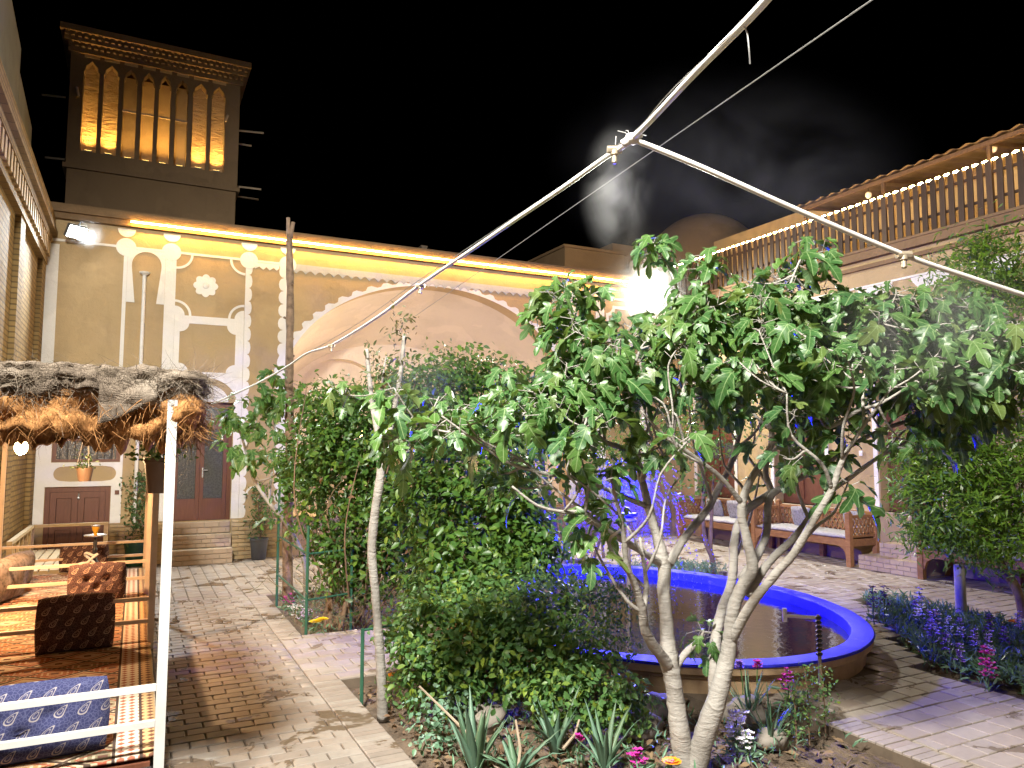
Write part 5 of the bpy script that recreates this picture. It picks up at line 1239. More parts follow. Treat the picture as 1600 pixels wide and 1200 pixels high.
# ------------------------------------------------------------------ hanging pots
def hang_pot(px, py, d, w, h, label, seed, nleaf=160):
    c = PD(px, py, d); t_ = thing('hanging_pot', tuple(c), label, 'hanging plant', 'pots hung from the pavilion roof'); rg = np.random.default_rng(seed)
    m_ = MB(); m_.lathe([(w * .34, 0), (w * .36, .005), (w * .47, h * .86), (w * .5, h * .87), (w * .5, h), (w * .45, h), (w * .44, h * .9)], tuple(c), 18); m_.build('pot', M['pot'], t_, smooth='auto')
    m_ = MB()
    for k_ in range(3):
        a = k_ * 2.1 + seed; m_.tube([(c[0] + w * .48 * math.cos(a), c[1] + w * .48 * math.sin(a), c[2] + h), (c[0], c[1], min(1.92, c[2] + h + .45))], .003, 4)
    m_.build('cord', M['wire'], t_)
    q = np.column_stack([rg.normal(0, w * .42, nleaf), rg.normal(0, w * .42, nleaf), np.abs(rg.normal(0, h * .5, nleaf))]) + c + [0, 0, h * .9]
    v, t = leaf_arrays(q, rg.uniform(.018, .04, nleaf), rand_dirs(nleaf, (0, 0, .6)), rand_dirs(nleaf, (0, 0, .4)), LEAF6); raw_mesh('foliage', v, t, M['potleaf'], t_)
hang_pot(132, 752, 6.6, .14, .12, 'small brown hanging pot before the brown window', 1, 90)
hang_pot(249, 770, 3.75, .155, .175, 'large ribbed hanging pot beside the white post', 2, 260)
hang_pot(245, 704, 6.2, .10, .14, 'slim hanging pot high behind the white post', 3, 120)
# ------------------------------------------------------------------ potted trees on the terrace
def potted(px, py, w, h, top, label, seed, n, spread, mat='pot_grey'):
    b = PZ(px, py); t_ = thing('potted_plant', (b[0], b[1], 0), label, 'potted plant'); rg = np.random.default_rng(seed)
    m_ = MB(); m_.lathe([(w * .36, 0), (w * .38, .01), (w * .47, h * .88), (w * .5, h * .9), (w * .5, h), (w * .45, h), (w * .44, h * .92)], (b[0], b[1], .003), 22); m_.build('pot', M[mat], t_, smooth='auto')
    m_ = MB(); pts = [(b[0] + .03 * math.sin(i * 1.3), b[1] + .02 * math.cos(i), h * .8 + (top - h * .8) * i / 6) for i in range(7)]; m_.tube(pts, [.012 - .0012 * i for i in range(7)], 6)
    for i in range(1, 7):
        for k_ in range(3): a = rg.uniform(0, 6.28); m_.tube([pts[i], (pts[i][0] + spread * .7 * math.cos(a), pts[i][1] + spread * .7 * math.sin(a), pts[i][2] + .12)], [.005, .002], 4)
    m_.build('stem', M['twig'], t_)
    zz = rg.uniform(h, top, n); r_ = spread * (1 - .3 * np.abs((zz - h) / (top - h) - .6)); q = np.column_stack([b[0] + rg.normal(0, 1, n) * r_ * .5, b[1] + rg.normal(0, 1, n) * r_ * .5, zz])
    v, t = leaf_arrays(q, rg.uniform(.035, .075, n), rand_dirs(n, (0, -.3, .7)), rand_dirs(n, (0, 0, -.1)), LEAF6, .8); raw_mesh('foliage', v, t, M['potleaf'], t_)
potted(404, 874, .28, .32, 1.15, 'thin young plant in a dark grey pot between the door steps and the wooden pole', 4, 330, .17)
potted(212, 884, .34, .34, 1.35, 'dense climbing plant in a green pot between low door and steps', 5, 900, .20, 'green_steel')
# ================================================================== FIG TREE
def fig_template():
    R = [(0.0, 0.05), (0.07, -0.02), (0.17, -0.035), (0.27, 0.02), (0.345, 0.12), (0.345, 0.21), (0.26, 0.265), (0.175, 0.285), (0.25, 0.37), (0.36, 0.50), (0.405, 0.60), (0.39, 0.68), (0.30, 0.665), (0.20, 0.60), (0.125, 0.52), (0.165, 0.64), (0.20, 0.78), (0.17, 0.90), (0.08, 0.985), (0.0, 1.02)]
    mid = [(0, .05), (0, .18), (0, .36), (0, .52), (0, .74), (0, 1.02)]
    sel = [1, 1, 1, 1, 1, 1, 1, 2, 2, 2, 2, 2, 2, 3, 3, 3, 4, 4, 4]
    V = [(x, y) for x, y in mid]; T = []
    for s_ in (1, -1):
        b = len(V); V += [(s_ * x, y) for x, y in R]
        for i in range(len(R) - 1):
            a_, c_, k_ = b + i, b + i + 1, sel[i]; T.append((k_, a_, c_) if s_ > 0 else (k_, c_, a_))
            if i + 1 < len(sel) and sel[i + 1] != k_: T.append((k_, c_, sel[i + 1]) if s_ > 0 else (k_, sel[i + 1], c_))
    V = np.array([(x, y, 0.22 * abs(x) ** 1.3 - 0.05 * math.sin(abs(x) * 9 + y * 4) * abs(x)) for x, y in V]); return V, np.array(T)
FIGT = fig_template()
def fig_variant(k):
    V, T = FIGT; W = V.copy(); rg = np.random.default_rng(k)
    W[:, 2] -= (0.15 + 0.6 * rg.random()) * W[:, 1] ** 2; W[:, 2] += 0.6 * (rg.random() - .35) * np.abs(W[:, 0]); W[:, 0] *= rg.uniform(.88, 1.12)
    sf = [1.0, 1.35, 1.9][k % 3]
    for i_ in (13, 33): W[i_, 0] *= min(sf, 1.6)
    for i_ in (20, 40): W[i_, 0] *= sf
    for i_ in (19, 39): W[i_, 0] *= 1 + (sf - 1) * .35
    W[:, 2] += 0.04 * np.sin(W[:, 1] * 8 + k) * np.sign(W[:, 0]); return W, T
FIGV = [fig_variant(k) for k in range(12)]
FIGM = []
for W, T in FIGV:
    me = bpy.data.meshes.new('leaf'); me.from_pydata([tuple(q) for q in W], [], [tuple(int(i) for i in t) for t in T]); me.materials.append(M['figleaf'])
    a = me.attributes.new('leaf_uv', 'FLOAT_VECTOR', 'POINT'); a.data.foreach_set('vector', FIGT[0].astype(np.float32).ravel()); me.polygons.foreach_set('use_smooth', [True] * len(me.polygons)); FIGM.append(me)
def fig_leaves(parent, crown, C, S, N, TIP, limit):
    """the largest leaves in view are parts, the rest one joined part"""
    dz = np.array([depth_of(c) for c in C]); area = S / np.maximum(dz, .3); order = np.argsort(-area); rest = {k: [] for k in range(len(FIGV))}
    tipn = _norm(TIP - N * (TIP * N).sum(1, keepdims=True)); side = np.cross(tipn, N)
    for r_, i in enumerate(order):
        k_ = i % len(FIGV)
        if r_ < limit:
            o = link(bpy.data.objects.new('leaf', FIGM[k_])); m4 = Matrix(((side[i][0], tipn[i][0], N[i][0]), (side[i][1], tipn[i][1], N[i][1]), (side[i][2], tipn[i][2], N[i][2])))
            o.location = tuple(C[i]); o.rotation_euler = m4.to_euler(); o.scale = (S[i],) * 3; setparent(o, crown)
        else: rest[k_].append(i)
    Vs, Ts, At, b = [], [], [], 0
    for k_, ii in rest.items():
        if not ii: continue
        v, t = leaf_arrays(C[ii], S[ii], N[ii], TIP[ii], FIGV[k_]); Vs.append(v); Ts.append(t + b); b += len(v); At.append(np.tile(FIGT[0], (len(ii), 1)))
    if Vs: o = raw_mesh('leaves', np.concatenate(Vs), np.concatenate(Ts), M['figleaf'], parent, np.concatenate(At), smooth=True); o['kind'] = 'stuff'
def limb_points(pts):   # (px, py, depth, radius) -> smoothed xyz, radius
    w = np.array([tuple(PD(a, b, d)) + (r,) for a, b, d, r in pts]); s_ = smooth_line(w, 5); return s_[:, :3], s_[:, 3]
fig_base = PZ(1080, 1188, -0.05)
fig = thing('fig_tree', tuple(fig_base), 'large fig tree with pale forked trunk standing in front of the pool', 'tree')
B0 = 4.03
LIMBS = {
 'trunk_a': [(1078, 1215, B0, .075), (1066, 1170, B0, .066), (1058, 1110, B0 + .02, .058), (1051, 1060, B0 + .03, .056), (1045, 1030, B0 + .04, .060), (1042, 980, B0 + .08, .044), (1037, 920, B0 + .12, .041), (1038, 885, B0 + .15, .044), (1026, 838, B0 + .18, .032), (1010, 780, B0 + .2, .027), (1000, 735, B0 + .22, .024), (993, 690, B0 + .22, .019), (983, 650, B0 + .2, .016), (985, 600, B0 + .18, .012), (1000, 545, B0 + .1, .008)],
 'trunk_b': [(1082, 1215, B0 - .02, .075), (1096, 1165, B0 - .02, .068), (1114, 1110, B0 - .02, .064), (1127, 1065, B0, .058), (1138, 1020, B0 + .02, .050), (1142, 985, B0 + .02, .044), (1148, 945, B0, .040), (1162, 912, B0 - .02, .038), (1176, 888, B0 - .02, .036), (1166, 840, B0, .030), (1158, 795, B0 + .03, .028), (1172, 752, B0 + .05, .024), (1195, 715, B0 + .06, .022), (1206, 688, B0 + .06, .019), (1200, 645, B0 + .04, .015), (1190, 600, B0, .011), (1194, 550, B0 - .1, .008)],
 'limb_l2': [(1046, 1040, B0 + .02, .044), (1020, 1008, B0 - .08, .036), (1007, 980, B0 - .15, .032), (1003, 950, B0 - .2, .028), (992, 915, B0 - .25, .023), (979, 880, B0 - .3, .02), (975, 840, B0 - .34, .015), (968, 800, B0 - .38, .011), (955, 750, B0 - .42, .007)],
 'limb_l2b': [(1004, 958, B0 - .18, .02), (1010, 920, B0 - .1, .017), (1006, 880, B0 - .05, .014), (1000, 840, B0, .009)],
 'limb_l3': [(1030, 880, B0 + .14, .026), (1010, 866, B0 + .05, .024), (970, 842, B0 - .1, .022), (934, 820, B0 - .22, .018), (909, 801, B0 - .3, .015), (880, 800, B0 - .36, .012), (840, 790, B0 - .42, .009), (800, 760, B0 - .45, .007)],
 'limb_l3b': [(1008, 790, B0 + .2, .020), (960, 770, B0 + .05, .018), (920, 752, B0 - .1, .016), (880, 745, B0 - .2, .014), (830, 735, B0 - .3, .012), (790, 720, B0 - .35, .010), (745, 690, B0 - .4, .008), (690, 650, B0 - .45, .006)],
 'limb_l3c': [(975, 700, B0 + .2, .018), (945, 690, B0 + .1, .017), (922, 668, B0, .015), (900, 655, B0 - .1, .012), (880, 680, B0 - .18, .008)],
 'limb_l4': [(1003, 752, B0 + .21, .022), (1010, 733, B0 + .15, .02), (1034, 717, B0 + .08, .015), (1050, 690, B0, .010), (1058, 640, B0 - .1, .007)],
 'limb_l5': [(1046, 880, B0 + .14, .034), (1071, 838, B0 + .3, .030), (1105, 797, B0 + .45, .027), (1121, 766, B0 + .55, .025), (1139, 732, B0 + .62, .024), (1149, 702, B0 + .68, .02), (1160, 660, B0 + .7, .015), (1172, 600, B0 + .7, .010)],
 'limb_l6': [(1158, 785, B0 + .03, .020), (1128, 748, B0 - .05, .017), (1094, 721, B0 - .12, .015), (1066, 700, B0 - .18, .013), (1037, 680, B0 - .22, .010), (1000, 640, B0 - .28, .007)],
 'limb_r2': [(1118, 1085, B0 + .02, .046), (1117, 1010, B0 + .1, .04), (1126, 960, B0 + .16, .036), (1144, 905, B0 + .22, .033), (1148, 842, B0 + .28, .03), (1162, 802, B0 + .32, .032), (1184, 784, B0 + .36, .030), (1204, 768, B0 + .42, .027), (1196, 739, B0 + .46, .022), (1205, 700, B0 + .5, .016), (1230, 650, B0 + .5, .010)],
 'limb_r3': [(1143, 1000, B0 + .02, .036), (1170, 950, B0 - .1, .032), (1205, 905, B0 - .2, .029), (1240, 865, B0 - .28, .026), (1270, 815, B0 - .35, .023), (1300, 765, B0 - .4, .020), (1310, 735, B0 - .42, .018), (1322, 708, B0 - .44, .014), (1350, 665, B0 - .46, .010), (1390, 610, B0 - .48, .007)],
 'limb_r4': [(1168, 930, B0, .03), (1200, 880, B0 + .1, .028), (1245, 835, B0 + .2, .025), (1290, 775, B0 + .28, .021), (1330, 745, B0 + .32, .018), (1372, 715, B0 + .36, .014), (1420, 688, B0 + .38, .010), (1470, 650, B0 + .4, .007)],
 'limb_r5': [(1160, 905, B0 + .05, .034), (1195, 842, B0 + .25, .030), (1202, 780, B0 + .36, .027), (1232, 757, B0 + .4, .024), (1285, 728, B0 + .42, .020), (1340, 690, B0 + .42, .017), (1405, 662, B0 + .4, .015), (1480, 645, B0 + .36, .012), (1560, 628, B0 + .3, .009), (1620, 600, B0 + .3, .006)],
 'limb_r6': [(1206, 690, B0 + .06, .018), (1252, 678, B0 - .05, .016), (1300, 666, B0 - .14, .014), (1340, 642, B0 - .2, .012), (1380, 628, B0 - .24, .009), (1440, 590, B0 - .28, .006)],
 'limb_s1': [(1078, 565, B0 - .05, .010), (1068, 490, B0 + .05, .008), (1050, 430, B0 + .15, .007), (1024, 385, B0 + .22, .005)],
 'limb_s2': [(1058, 640, B0 - .1, .010), (1080, 560, B0 - .05, .009), (1090, 480, B0, .008), (1104, 405, B0 + .02, .005)],
 'limb_s3': [(1194, 560, B0 - .1, .009), (1215, 500, B0 - .05, .008), (1240, 430, B0, .007), (1262, 380, B0 + .02, .005)],
 'limb_s4': [(945, 690, B0 + .1, .011), (935, 600, B0 + .1, .010), (900, 520, B0 + .1, .008), (885, 450, B0 + .1, .005)],
 'limb_s5': [(1350, 665, B0 - .46, .010), (1350, 590, B0 - .3, .009), (1375, 520, B0 - .2, .007), (1400, 460, B0 - .1, .005)],
 'limb_low': [(1054, 1045, B0 + .05, .026), (1072, 1020, B0 + .08, .024), (1092, 1000, B0 + .1, .018), (1100, 985, B0 + .1, .004)],
}
ALL = []
for nm, pts in LIMBS.items():
    xyz, rr = limb_points(pts); rr = rr * (.86 if nm.startswith('trunk') else .80); m_ = MB(); m_.tube(xyz, list(rr), 10, wob=.16, seed=len(ALL)); m_.build('trunk' if nm.startswith('trunk') else 'limb', M['bark'], fig, smooth=True)
    start = 0 if not nm.startswith('trunk') else int(len(xyz) * .62)
    if nm != 'limb_low': ALL.append(np.column_stack([xyz[start:], rr[start:]]))
# slender secondary branches fanning out of the limbs
SEC = []
for k_, L_ in enumerate(ALL[:13]):
    for f_ in (.35, .55, .72):
        i_ = int(len(L_) * f_); p_ = L_[i_, :3]; t_ = _norm(L_[min(i_ + 2, len(L_) - 1), :3] - L_[i_, :3]); s_ = 1 if (k_ + i_) % 2 else -1
        dr = _norm(t_ * .7 + _r * s_ * NR.uniform(.4, .9) + np.array([0, 0, NR.uniform(.3, .7)]) + _f * NR.normal(0, .35)); ln = NR.uniform(.35, .65)
        q_ = smooth_line([p_, p_ + dr * ln * .35 + NR.normal(size=3) * .02, p_ + dr * ln * .7 + NR.normal(size=3) * .04, p_ + dr * ln + np.array([0, 0, .06])], 4)
        rr = np.linspace(min(.012, L_[i_, 3] * .7), .004, len(q_)); m_ = MB(); m_.tube(q_, list(rr), 7, wob=.2, seed=k_); m_.build('limb', M['bark'], fig, smooth=True); SEC.append(np.column_stack([q_, rr]))
ALL += SEC
LP = np.concatenate(ALL)
CL = [(1000, 570, 4.2, 165, 80, .65, 42), (1185, 545, 4.2, 165, 90, .8, 62), (1350, 550, 4.2, 150, 85, .8, 62), (1505, 565, 4.15, 140, 80, .75, 64), (880, 550, 4.1, 65, 90, .45, 20), (790, 640, 3.95, 100, 65, .45, 20), (905, 625, 4.0, 110, 55, .5, 19), (655, 670, 3.85, 90, 60, .35, 7), (1250, 630, 4.4, 210, 40, .6, 24), (1460, 640, 4.2, 140, 38, .5, 20), (1590, 540, 4.0, 60, 60, .5, 16), (1060, 490, 4.1, 90, 40, .5, 16), (1215, 465, 4.15, 100, 40, .6, 20), (1330, 480, 4.1, 90, 35, .6, 18), (1460, 490, 4.1, 120, 35, .6, 22), (880, 470, 4.1, 60, 40, .4, 8), (1300, 700, 4.0, 200, 30, .5, 9), (960, 700, 3.9, 120, 30, .4, 7), (800, 730, 3.8, 80, 40, .3, 5), (930, 800, 3.75, 35, 20, .12, 2)]
TIPS = []
for cx, cy, d, rx, ry, rd, n in CL:
    for _ in range(n):
        u_ = NR.normal(size=3); u_ /= np.linalg.norm(u_); u_ *= NR.random() ** .38
        TIPS.append(PD(cx + u_[0] * rx, cy - u_[1] * ry, d + u_[2] * rd))
for px, py, d in ((1016, 372, B0 + .22), (1030, 392, B0 + .25), (1104, 398, B0 + .02), (1092, 420, B0), (1262, 372, B0 + .02), (1275, 395, B0), (886, 440, B0 + .1), (936, 455, B0 + .1), (860, 470, B0), (1400, 452, B0 - .1), (530, 615, B0 - .2), (600, 690, B0 - .4), (1240, 640, 3.6), (1090, 985, B0 + .1), (1098, 1005, B0 + .1)): TIPS.append(PD(px, py, d))
TIPS += [q_[-1, :3] for i_, q_ in enumerate(SEC) if i_ % 3 != 1]
TIPS = [t_ for i_, t_ in enumerate(TIPS) if math.hypot(proj(t_)[0] - 1008, proj(t_)[1] - 452) > 45 and (i_ % 9 or proj(t_)[1] < 470 or proj(t_)[1] > 800)]
TIPS = np.array(TIPS); C_, S_, N_, T_ = [], [], [], []; tw_ = MB(); ctr = PD(1150, 640, 4.2)
toC = np.array([0, 0, CAM_H])
for i, tp in enumerate(TIPS):
    dd = np.linalg.norm(LP[:, :3] - tp, axis=1) + .3 * np.maximum(0, LP[:, 2] - tp[2]); j = int(dd.argmin()); q = LP[j, :3]; dist = np.linalg.norm(tp - q)
    if dist > .02:
        midp = (q + tp) / 2 + np.array([0, 0, -.10 * dist]) + NR.normal(size=3) * .05 * dist
        tw_.tube(smooth_line([q, midp, tp], 4), list(np.linspace(min(.009, LP[j, 3]), .0035, 9)), 5)
    nl = int(NR.integers(5, 9)); ax = _norm((tp - q) + np.array([0, 0, .25 * max(dist, .1)]) + NR.normal(size=3) * .02)
    small = i >= len(TIPS) - 2
    for k_ in range(nl):
        a = k_ * 2.4 + NR.random(); e1 = _norm(np.cross(ax, [0.3, .2, 1.0])); e2 = np.cross(ax, e1); out = e1 * math.cos(a) + e2 * math.sin(a)
        frac = k_ / nl; pos = tp - ax * (.13 * frac) ; s_ = NR.uniform(.06, .155) * (.75 + .5 * frac) * (.6 if small else 1)
        pet = out * (.05 + .03 * NR.random()) + ax * .03
        tw_.tube([tuple(pos), tuple(pos + pet)], .0022, 3, cap=False)
        tip = _norm(out + ax * .2 + np.array([0, 0, -.55]) + NR.normal(size=3) * .25); nrm = _norm(np.array([0, 0, .9]) + out * .55 + np.array([-.25, -.35, 0]) + NR.normal(size=3) * .33)
        C_.append(pos + pet); S_.append(s_); N_.append(nrm); T_.append(tip)
keep = [i_ for i_ in range(len(C_)) if math.hypot(proj(C_[i_])[0] - 1008, proj(C_[i_])[1] - 455) > 30]
C_, S_, N_, T_ = [np.array(q_)[keep] for q_ in (C_, S_, N_, T_)]
N_ = _norm(N_ - 0)
crown = tw_.build('twigs', M['bark'], fig, smooth=True, fixn=False)
fig_leaves(fig, fig, C_, S_, N_, T_, 300)

# young fig by the wooden pole
yb = PZ(474, 948, -.06); d0 = depth_of(yb) + .0
yf = thing('young_fig_tree', tuple(yb), 'slim young fig leaning out beside the rough wooden pole', 'tree'); TP_ = []
for pts in ([(476, 960, d0, .03), (478, 900, d0, .028), (470, 860, d0, .026), (445, 815, d0, .024), (420, 785, d0, .022), (395, 745, d0, .018), (380, 690, d0, .013), (365, 650, d0 - .1, .008)], [(420, 785, d0, .016), (425, 730, d0 + .1, .013), (430, 680, d0 + .2, .011), (425, 620, d0 + .2, .008), (432, 585, d0 + .2, .005)], [(400, 752, d0, .012), (430, 742, d0 - .2, .010), (450, 700, d0 - .3, .007)], [(385, 700, d0, .010), (400, 660, d0 + .2, .007), (410, 620, d0 + .3, .005)]):
    xyz, rr = limb_points(pts); m_ = MB(); m_.tube(xyz, list(rr), 8); m_.build('trunk' if pts[0][1] == 960 else 'limb', M['bark'], yf, smooth=True); TP_ += [xyz[-1], xyz[len(xyz) * 3 // 4], xyz[len(xyz) // 2]]
TP_ += [PD(a, b, d0 + c) for a, b, c in ((352, 650, 0), (370, 680, .2), (400, 610, 0), (430, 585, .1), (390, 700, -.2), (440, 640, .2), (355, 690, -.1), (410, 665, -.1), (375, 630, .1), (450, 610, 0), (420, 700, .15))]
C_, S_, N_, T_ = [], [], [], []
for tp in TP_:
    for k_ in range(6):
        out = _norm(NR.normal(size=3) + [0, -.2, 0]); C_.append(tp + out * NR.uniform(.05, .14)); S_.append(NR.uniform(.10, .19)); N_.append(_norm(np.array([-.1, -.3, .9]) + out * .5 + NR.normal(size=3) * .3)); T_.append(_norm(out + [0, 0, -.5]))
fig_leaves(yf, yf, *map(np.array, (C_, S_, N_, T_)), 300)

# rough wooden pole
pb = PZ(450, 938); d0 = depth_of(pb); m_ = MB(); pts = [(450, 938), (449, 860), (451, 780), (453, 700), (452, 600), (453, 500), (453, 420), (452, 372)]
pw = thing('wooden_pole', tuple(pb), 'rough dark tree trunk pole with forked top standing by the path', 'pole')
xyz = smooth_line([PD(a, b, d0) for a, b in pts], 5); m_.tube(xyz, list(np.linspace(.062, .034, len(xyz))), 10, wob=.28, seed=4); m_.build('shaft', M['pole'], pw, smooth=True)
for a in ((450, 340), (458, 347)):
    m_ = MB(); m_.tube([PD(452, 378, d0), PD(452 + (a[0] - 452) * .6, 360, d0), PD(*a, d0)], [.03, .024, .02], 8, wob=.3); m_.build('fork_stub', M['pole'], pw, smooth=True)
for i in range(9):
    p = xyz[4 + i * 3]; a = i * 2.2; m_ = MB(); m_.tube([tuple(p), (p[0] + .07 * math.cos(a), p[1] + .07 * math.sin(a), p[2] + .03)], [.018, .012], 6); m_.build('knot_stub', M['pole'], pw)

# pollarded pale stem tree
bb = PZ(597, 1118, -.05); d0 = depth_of(bb)
pt = thing('pollarded_tree', tuple(bb), 'slender pale stem tree with cut tops and reddish shoots', 'tree')
for pts in ([(598, 1125, d0, .036), (596, 1060, d0, .032), (592, 1000, d0, .03), (586, 920, d0, .028), (581, 860, d0, .029), (586, 800, d0, .029), (594, 745, d0, .028), (594, 700, d0 + .02, .022), (583, 640, d0 + .05, .017), (577, 590, d0 + .06, .015), (573, 545, d0 + .06, .014)], [(595, 735, d0, .022), (606, 690, d0 + .1, .018), (616, 640, d0 + .15, .016), (626, 580, d0 + .18, .015), (632, 522, d0 + .2, .014)], [(586, 655, d0 + .04, .012), (594, 620, d0 + .02, .009), (600, 575, d0, .006), (604, 555, d0, .004)]):
    xyz, rr = limb_points(pts); m_ = MB(); m_.tube(xyz, list(rr), 9, wob=.15); m_.build('trunk' if pts[0][1] > 1100 else 'limb', M['bark'], pt, smooth=True)
C_ = []
for px, py, dz, n, r in ((628, 505, .2, 60, .08), (600, 570, 0, 60, .09), (575, 548, .06, 14, .04), (605, 600, .02, 30, .06), (622, 530, .2, 20, .06)):
    C_.append(PD(px, py, d0 + dz) + NR.normal(size=(n, 3)) * r * .7)
C_ = np.concatenate(C_); n = len(C_); v, t = leaf_arrays(C_, NR.uniform(.025, .055, n), rand_dirs(n, (0, 0, .4)), rand_dirs(n, (0, 0, .1)), LEAF6, .7); raw_mesh('shoots', v, t, M['redleaf'], pt)['kind'] = 'stuff'

# ================================================================== LEAF MASSES
def clumps(blobs, per, leaf, spread, mat, parent, name, width=1.0, up=(0, 0, .5), out_w=.7, bend=.2, tmpl=LEAF6, gap=.0, drop=0.0):
    C_, N_ = [], []
    for cx, cy, d, rx, ry, rd, n in blobs:
        c0 = PD(cx, cy, d); sx, sy = rx * d / F, ry * d / F
        for _ in range(n):
            u_ = NR.normal(size=3); u_ /= np.linalg.norm(u_); r_ = NR.random() ** .30; off = _r * u_[0] * sx * r_ + _u * u_[1] * sy * r_ + _f * u_[2] * rd * r_
            cc = c0 + off; k_ = int(per * NR.uniform(.5, 1.5)); q = cc + NR.normal(size=(k_, 3)) * spread * NR.uniform(.6, 1.4); q = q[q[:, 2] > .0]
            C_.append(q); N_.append(np.tile(_norm(off + 1e-6), (len(q), 1)))
    C_ = np.concatenate(C_); N_ = np.concatenate(N_); n = len(C_); s_ = NR.uniform(leaf[0], leaf[1], n)
    nr = _norm(N_ * out_w + np.array(up) + NR.normal(size=(n, 3)) * .45); tip = _norm(NR.normal(size=(n, 3)) + [0, 0, -.3 - drop])
    v, t = leaf_arrays(C_, s_, nr, tip, tmpl, width, bend); return raw_mesh(name, v, t, mat, parent)
def stems(parent, base, tips, r0, mat, name='stem', n=6, joined=True):
    for i, tp in enumerate(tips):
        m_ = MB(); b = np.array(base) + NR.normal(size=3) * [.06, .06, 0]; mid_ = (b + tp) / 2 + NR.normal(size=3) * .12
        m_.tube(smooth_line([b, mid_, tp], 6), list(np.linspace(r0, r0 * .3, 13)), n, wob=.2, seed=i); m_.build(name, mat, parent, smooth=True)
# big vine hedge over a green trellis
hb_ = PZ(590, 965); vh = thing('vine_hedge', (2.5, 8.1, 0), 'big dense leafy vine hedge climbing a trellis behind the pale stem tree', 'hedge')
d = 7.9
VB = [(560, 700, d - .3, 105, 95, .45, 95), (660, 660, d, 130, 85, .6, 110), (780, 650, d + .3, 110, 75, .6, 80), (600, 800, d - .4, 130, 90, .45, 105), (720, 790, 6.7, 120, 105, .5, 120), (800, 800, 6.4, 60, 90, .35, 54), (490, 740, d - .1, 45, 90, .3, 34), (640, 880, d - .5, 90, 50, .4, 40), (540, 880, d - .6, 60, 60, .3, 30), (740, 890, 6.2, 90, 50, .35, 44), (830, 860, 6.2, 45, 45, .3, 24), (690, 830, 8.5, 120, 90, .5, 70), (690, 590, d + .2, 90, 30, .4, 26), (840, 620, d + .6, 60, 45, .4, 24), (520, 640, d, 60, 45, .35, 26)]  # the far low blob is unseen, added to block blue fountain light
clumps(VB, 36, (.045, .098), .10, M['vineleaf'], vh, 'foliage', .95)
clumps([(670, 575, d + .1, 90, 18, .3, 14), (610, 580, d, 60, 16, .3, 8), (700, 560, d, 30, 22, .2, 6)], 14, (.03, .06), .07, M['vineleaf'], vh, 'shoots', .7)['kind'] = 'stuff'
stems(vh, PZ(520, 985, -.05), [PD(540, 850, d - .5), PD(500, 800, d - .3), PD(580, 830, d - .5), PD(620, 820, d - .3), PD(560, 780, d - .3)], .03, M['twig'])
stems(vh, (2.5, 5.5, -.05), [PD(740, 820, 6.6), PD(790, 790, 6.4), PD(700, 800, 6.6)], .03, M['twig'])
clumps([(530, 680, 7.5, 85, 75, .35, 60), (600, 640, 7.6, 90, 45, .35, 46), (480, 760, 7.6, 40, 80, .25, 24), (560, 800, 7.3, 80, 80, .3, 30)], 26, (.028, .055), .085, M['potleaf'], vh, 'fine_foliage', .6)
clumps([(640, 780, 7.2, 170, 130, .4, 60)], 5, (.05, .09), .10, M['dryleaf'], vh, 'withered_foliage', .9)
stems(vh, PZ(560, 980, -.05), [PD(480 + 28 * i_, 600 + 37 * ((i_ * 5) % 6), 7.2) for i_ in range(11)], .011, M['twig'])
# tangle of dry stems under the hedge
n = 420; C_ = PZ(540, 968, .02) + NR.normal(size=(n, 3)) * [.30, .25, .0]; C_[:, 2] = NR.uniform(.0, .45, n)
v, t = leaf_arrays(C_, NR.uniform(.12, .35, n), rand_dirs(n), rand_dirs(n, (0, 0, .6)), STR, 1.2, .3); o = raw_mesh('dry_stems', v, t, M['dryleaf'], vh); o['kind'] = 'stuff'
# trellis of green steel
tr = thing('green_trellis', PZ(480, 988), 'green painted steel trellis frame at the corner of the hedge bed', 'trellis')
A, B_ = PZ(478, 990), PZ(548, 978)
dA, dB = depth_of(A), depth_of(B_)
for p, tz in ((A, .98), (B_, .75), (A + np.array([0, 1.6, 0]), 1.6), (B_ + np.array([.9, .2, 0]), 1.4)):
    m_ = MB(); m_.tube([(p[0], p[1], -.1), (p[0], p[1], tz)], .014, 6); m_.build('post', M['green_steel'], tr)
for z in (.30, .72):
    m_ = MB(); m_.tube([(A[0], A[1], z), (B_[0], B_[1], z + .01)], .010, 6); m_.build('cross_bar', M['green_steel'], tr)
    m_ = MB(); m_.tube([(A[0], A[1], z), (A[0], A[1] + 1.6, z)], .010, 6); m_.build('cross_bar', M['green_steel'], tr)
q = PZ(565, 1090); gp = MB(); gp.tube([(q[0], q[1], -.1), (q[0], q[1], .46)], .013, 6); gp.tube([(q[0], q[1], .45), (q[0] + .55, q[1] + .1, .45)], .009, 6)
tag(gp.build('garden_stake', M['green_steel']), 'thin dark green stake with a cross arm at the path edge', 'stake')

# rose bush in the fig bed
rb = thing('rose_bush', PZ(740, 1130), 'bushy rose with yellow green young leaves before the pool', 'bush')
RB = [(700, 1000, 5.1, 85, 70, .35, 60), (770, 960, 5.3, 80, 60, .35, 44), (690, 1060, 4.9, 75, 45, .3, 40), (800, 1030, 5.0, 80, 55, .3, 44), (870, 1040, 4.85, 75, 50, .25, 34), (640, 980, 5.4, 40, 50, .25, 20), (850, 960, 5.2, 70, 50, .3, 26), (700, 930, 5.9, 80, 40, .3, 34), (780, 920, 5.9, 60, 40, .3, 24)]
clumps(RB, 30, (.035, .068), .065, M['roseleaf'], rb, 'foliage', 1.05)
stems(rb, PZ(740, 1125, -.05), [PD(700, 1010, 5.1), PD(770, 980, 5.2), PD(680, 1050, 4.95), PD(800, 1030, 5.0), PD(850, 980, 5.1), PD(730, 950, 5.2)], .012, M['twig'])
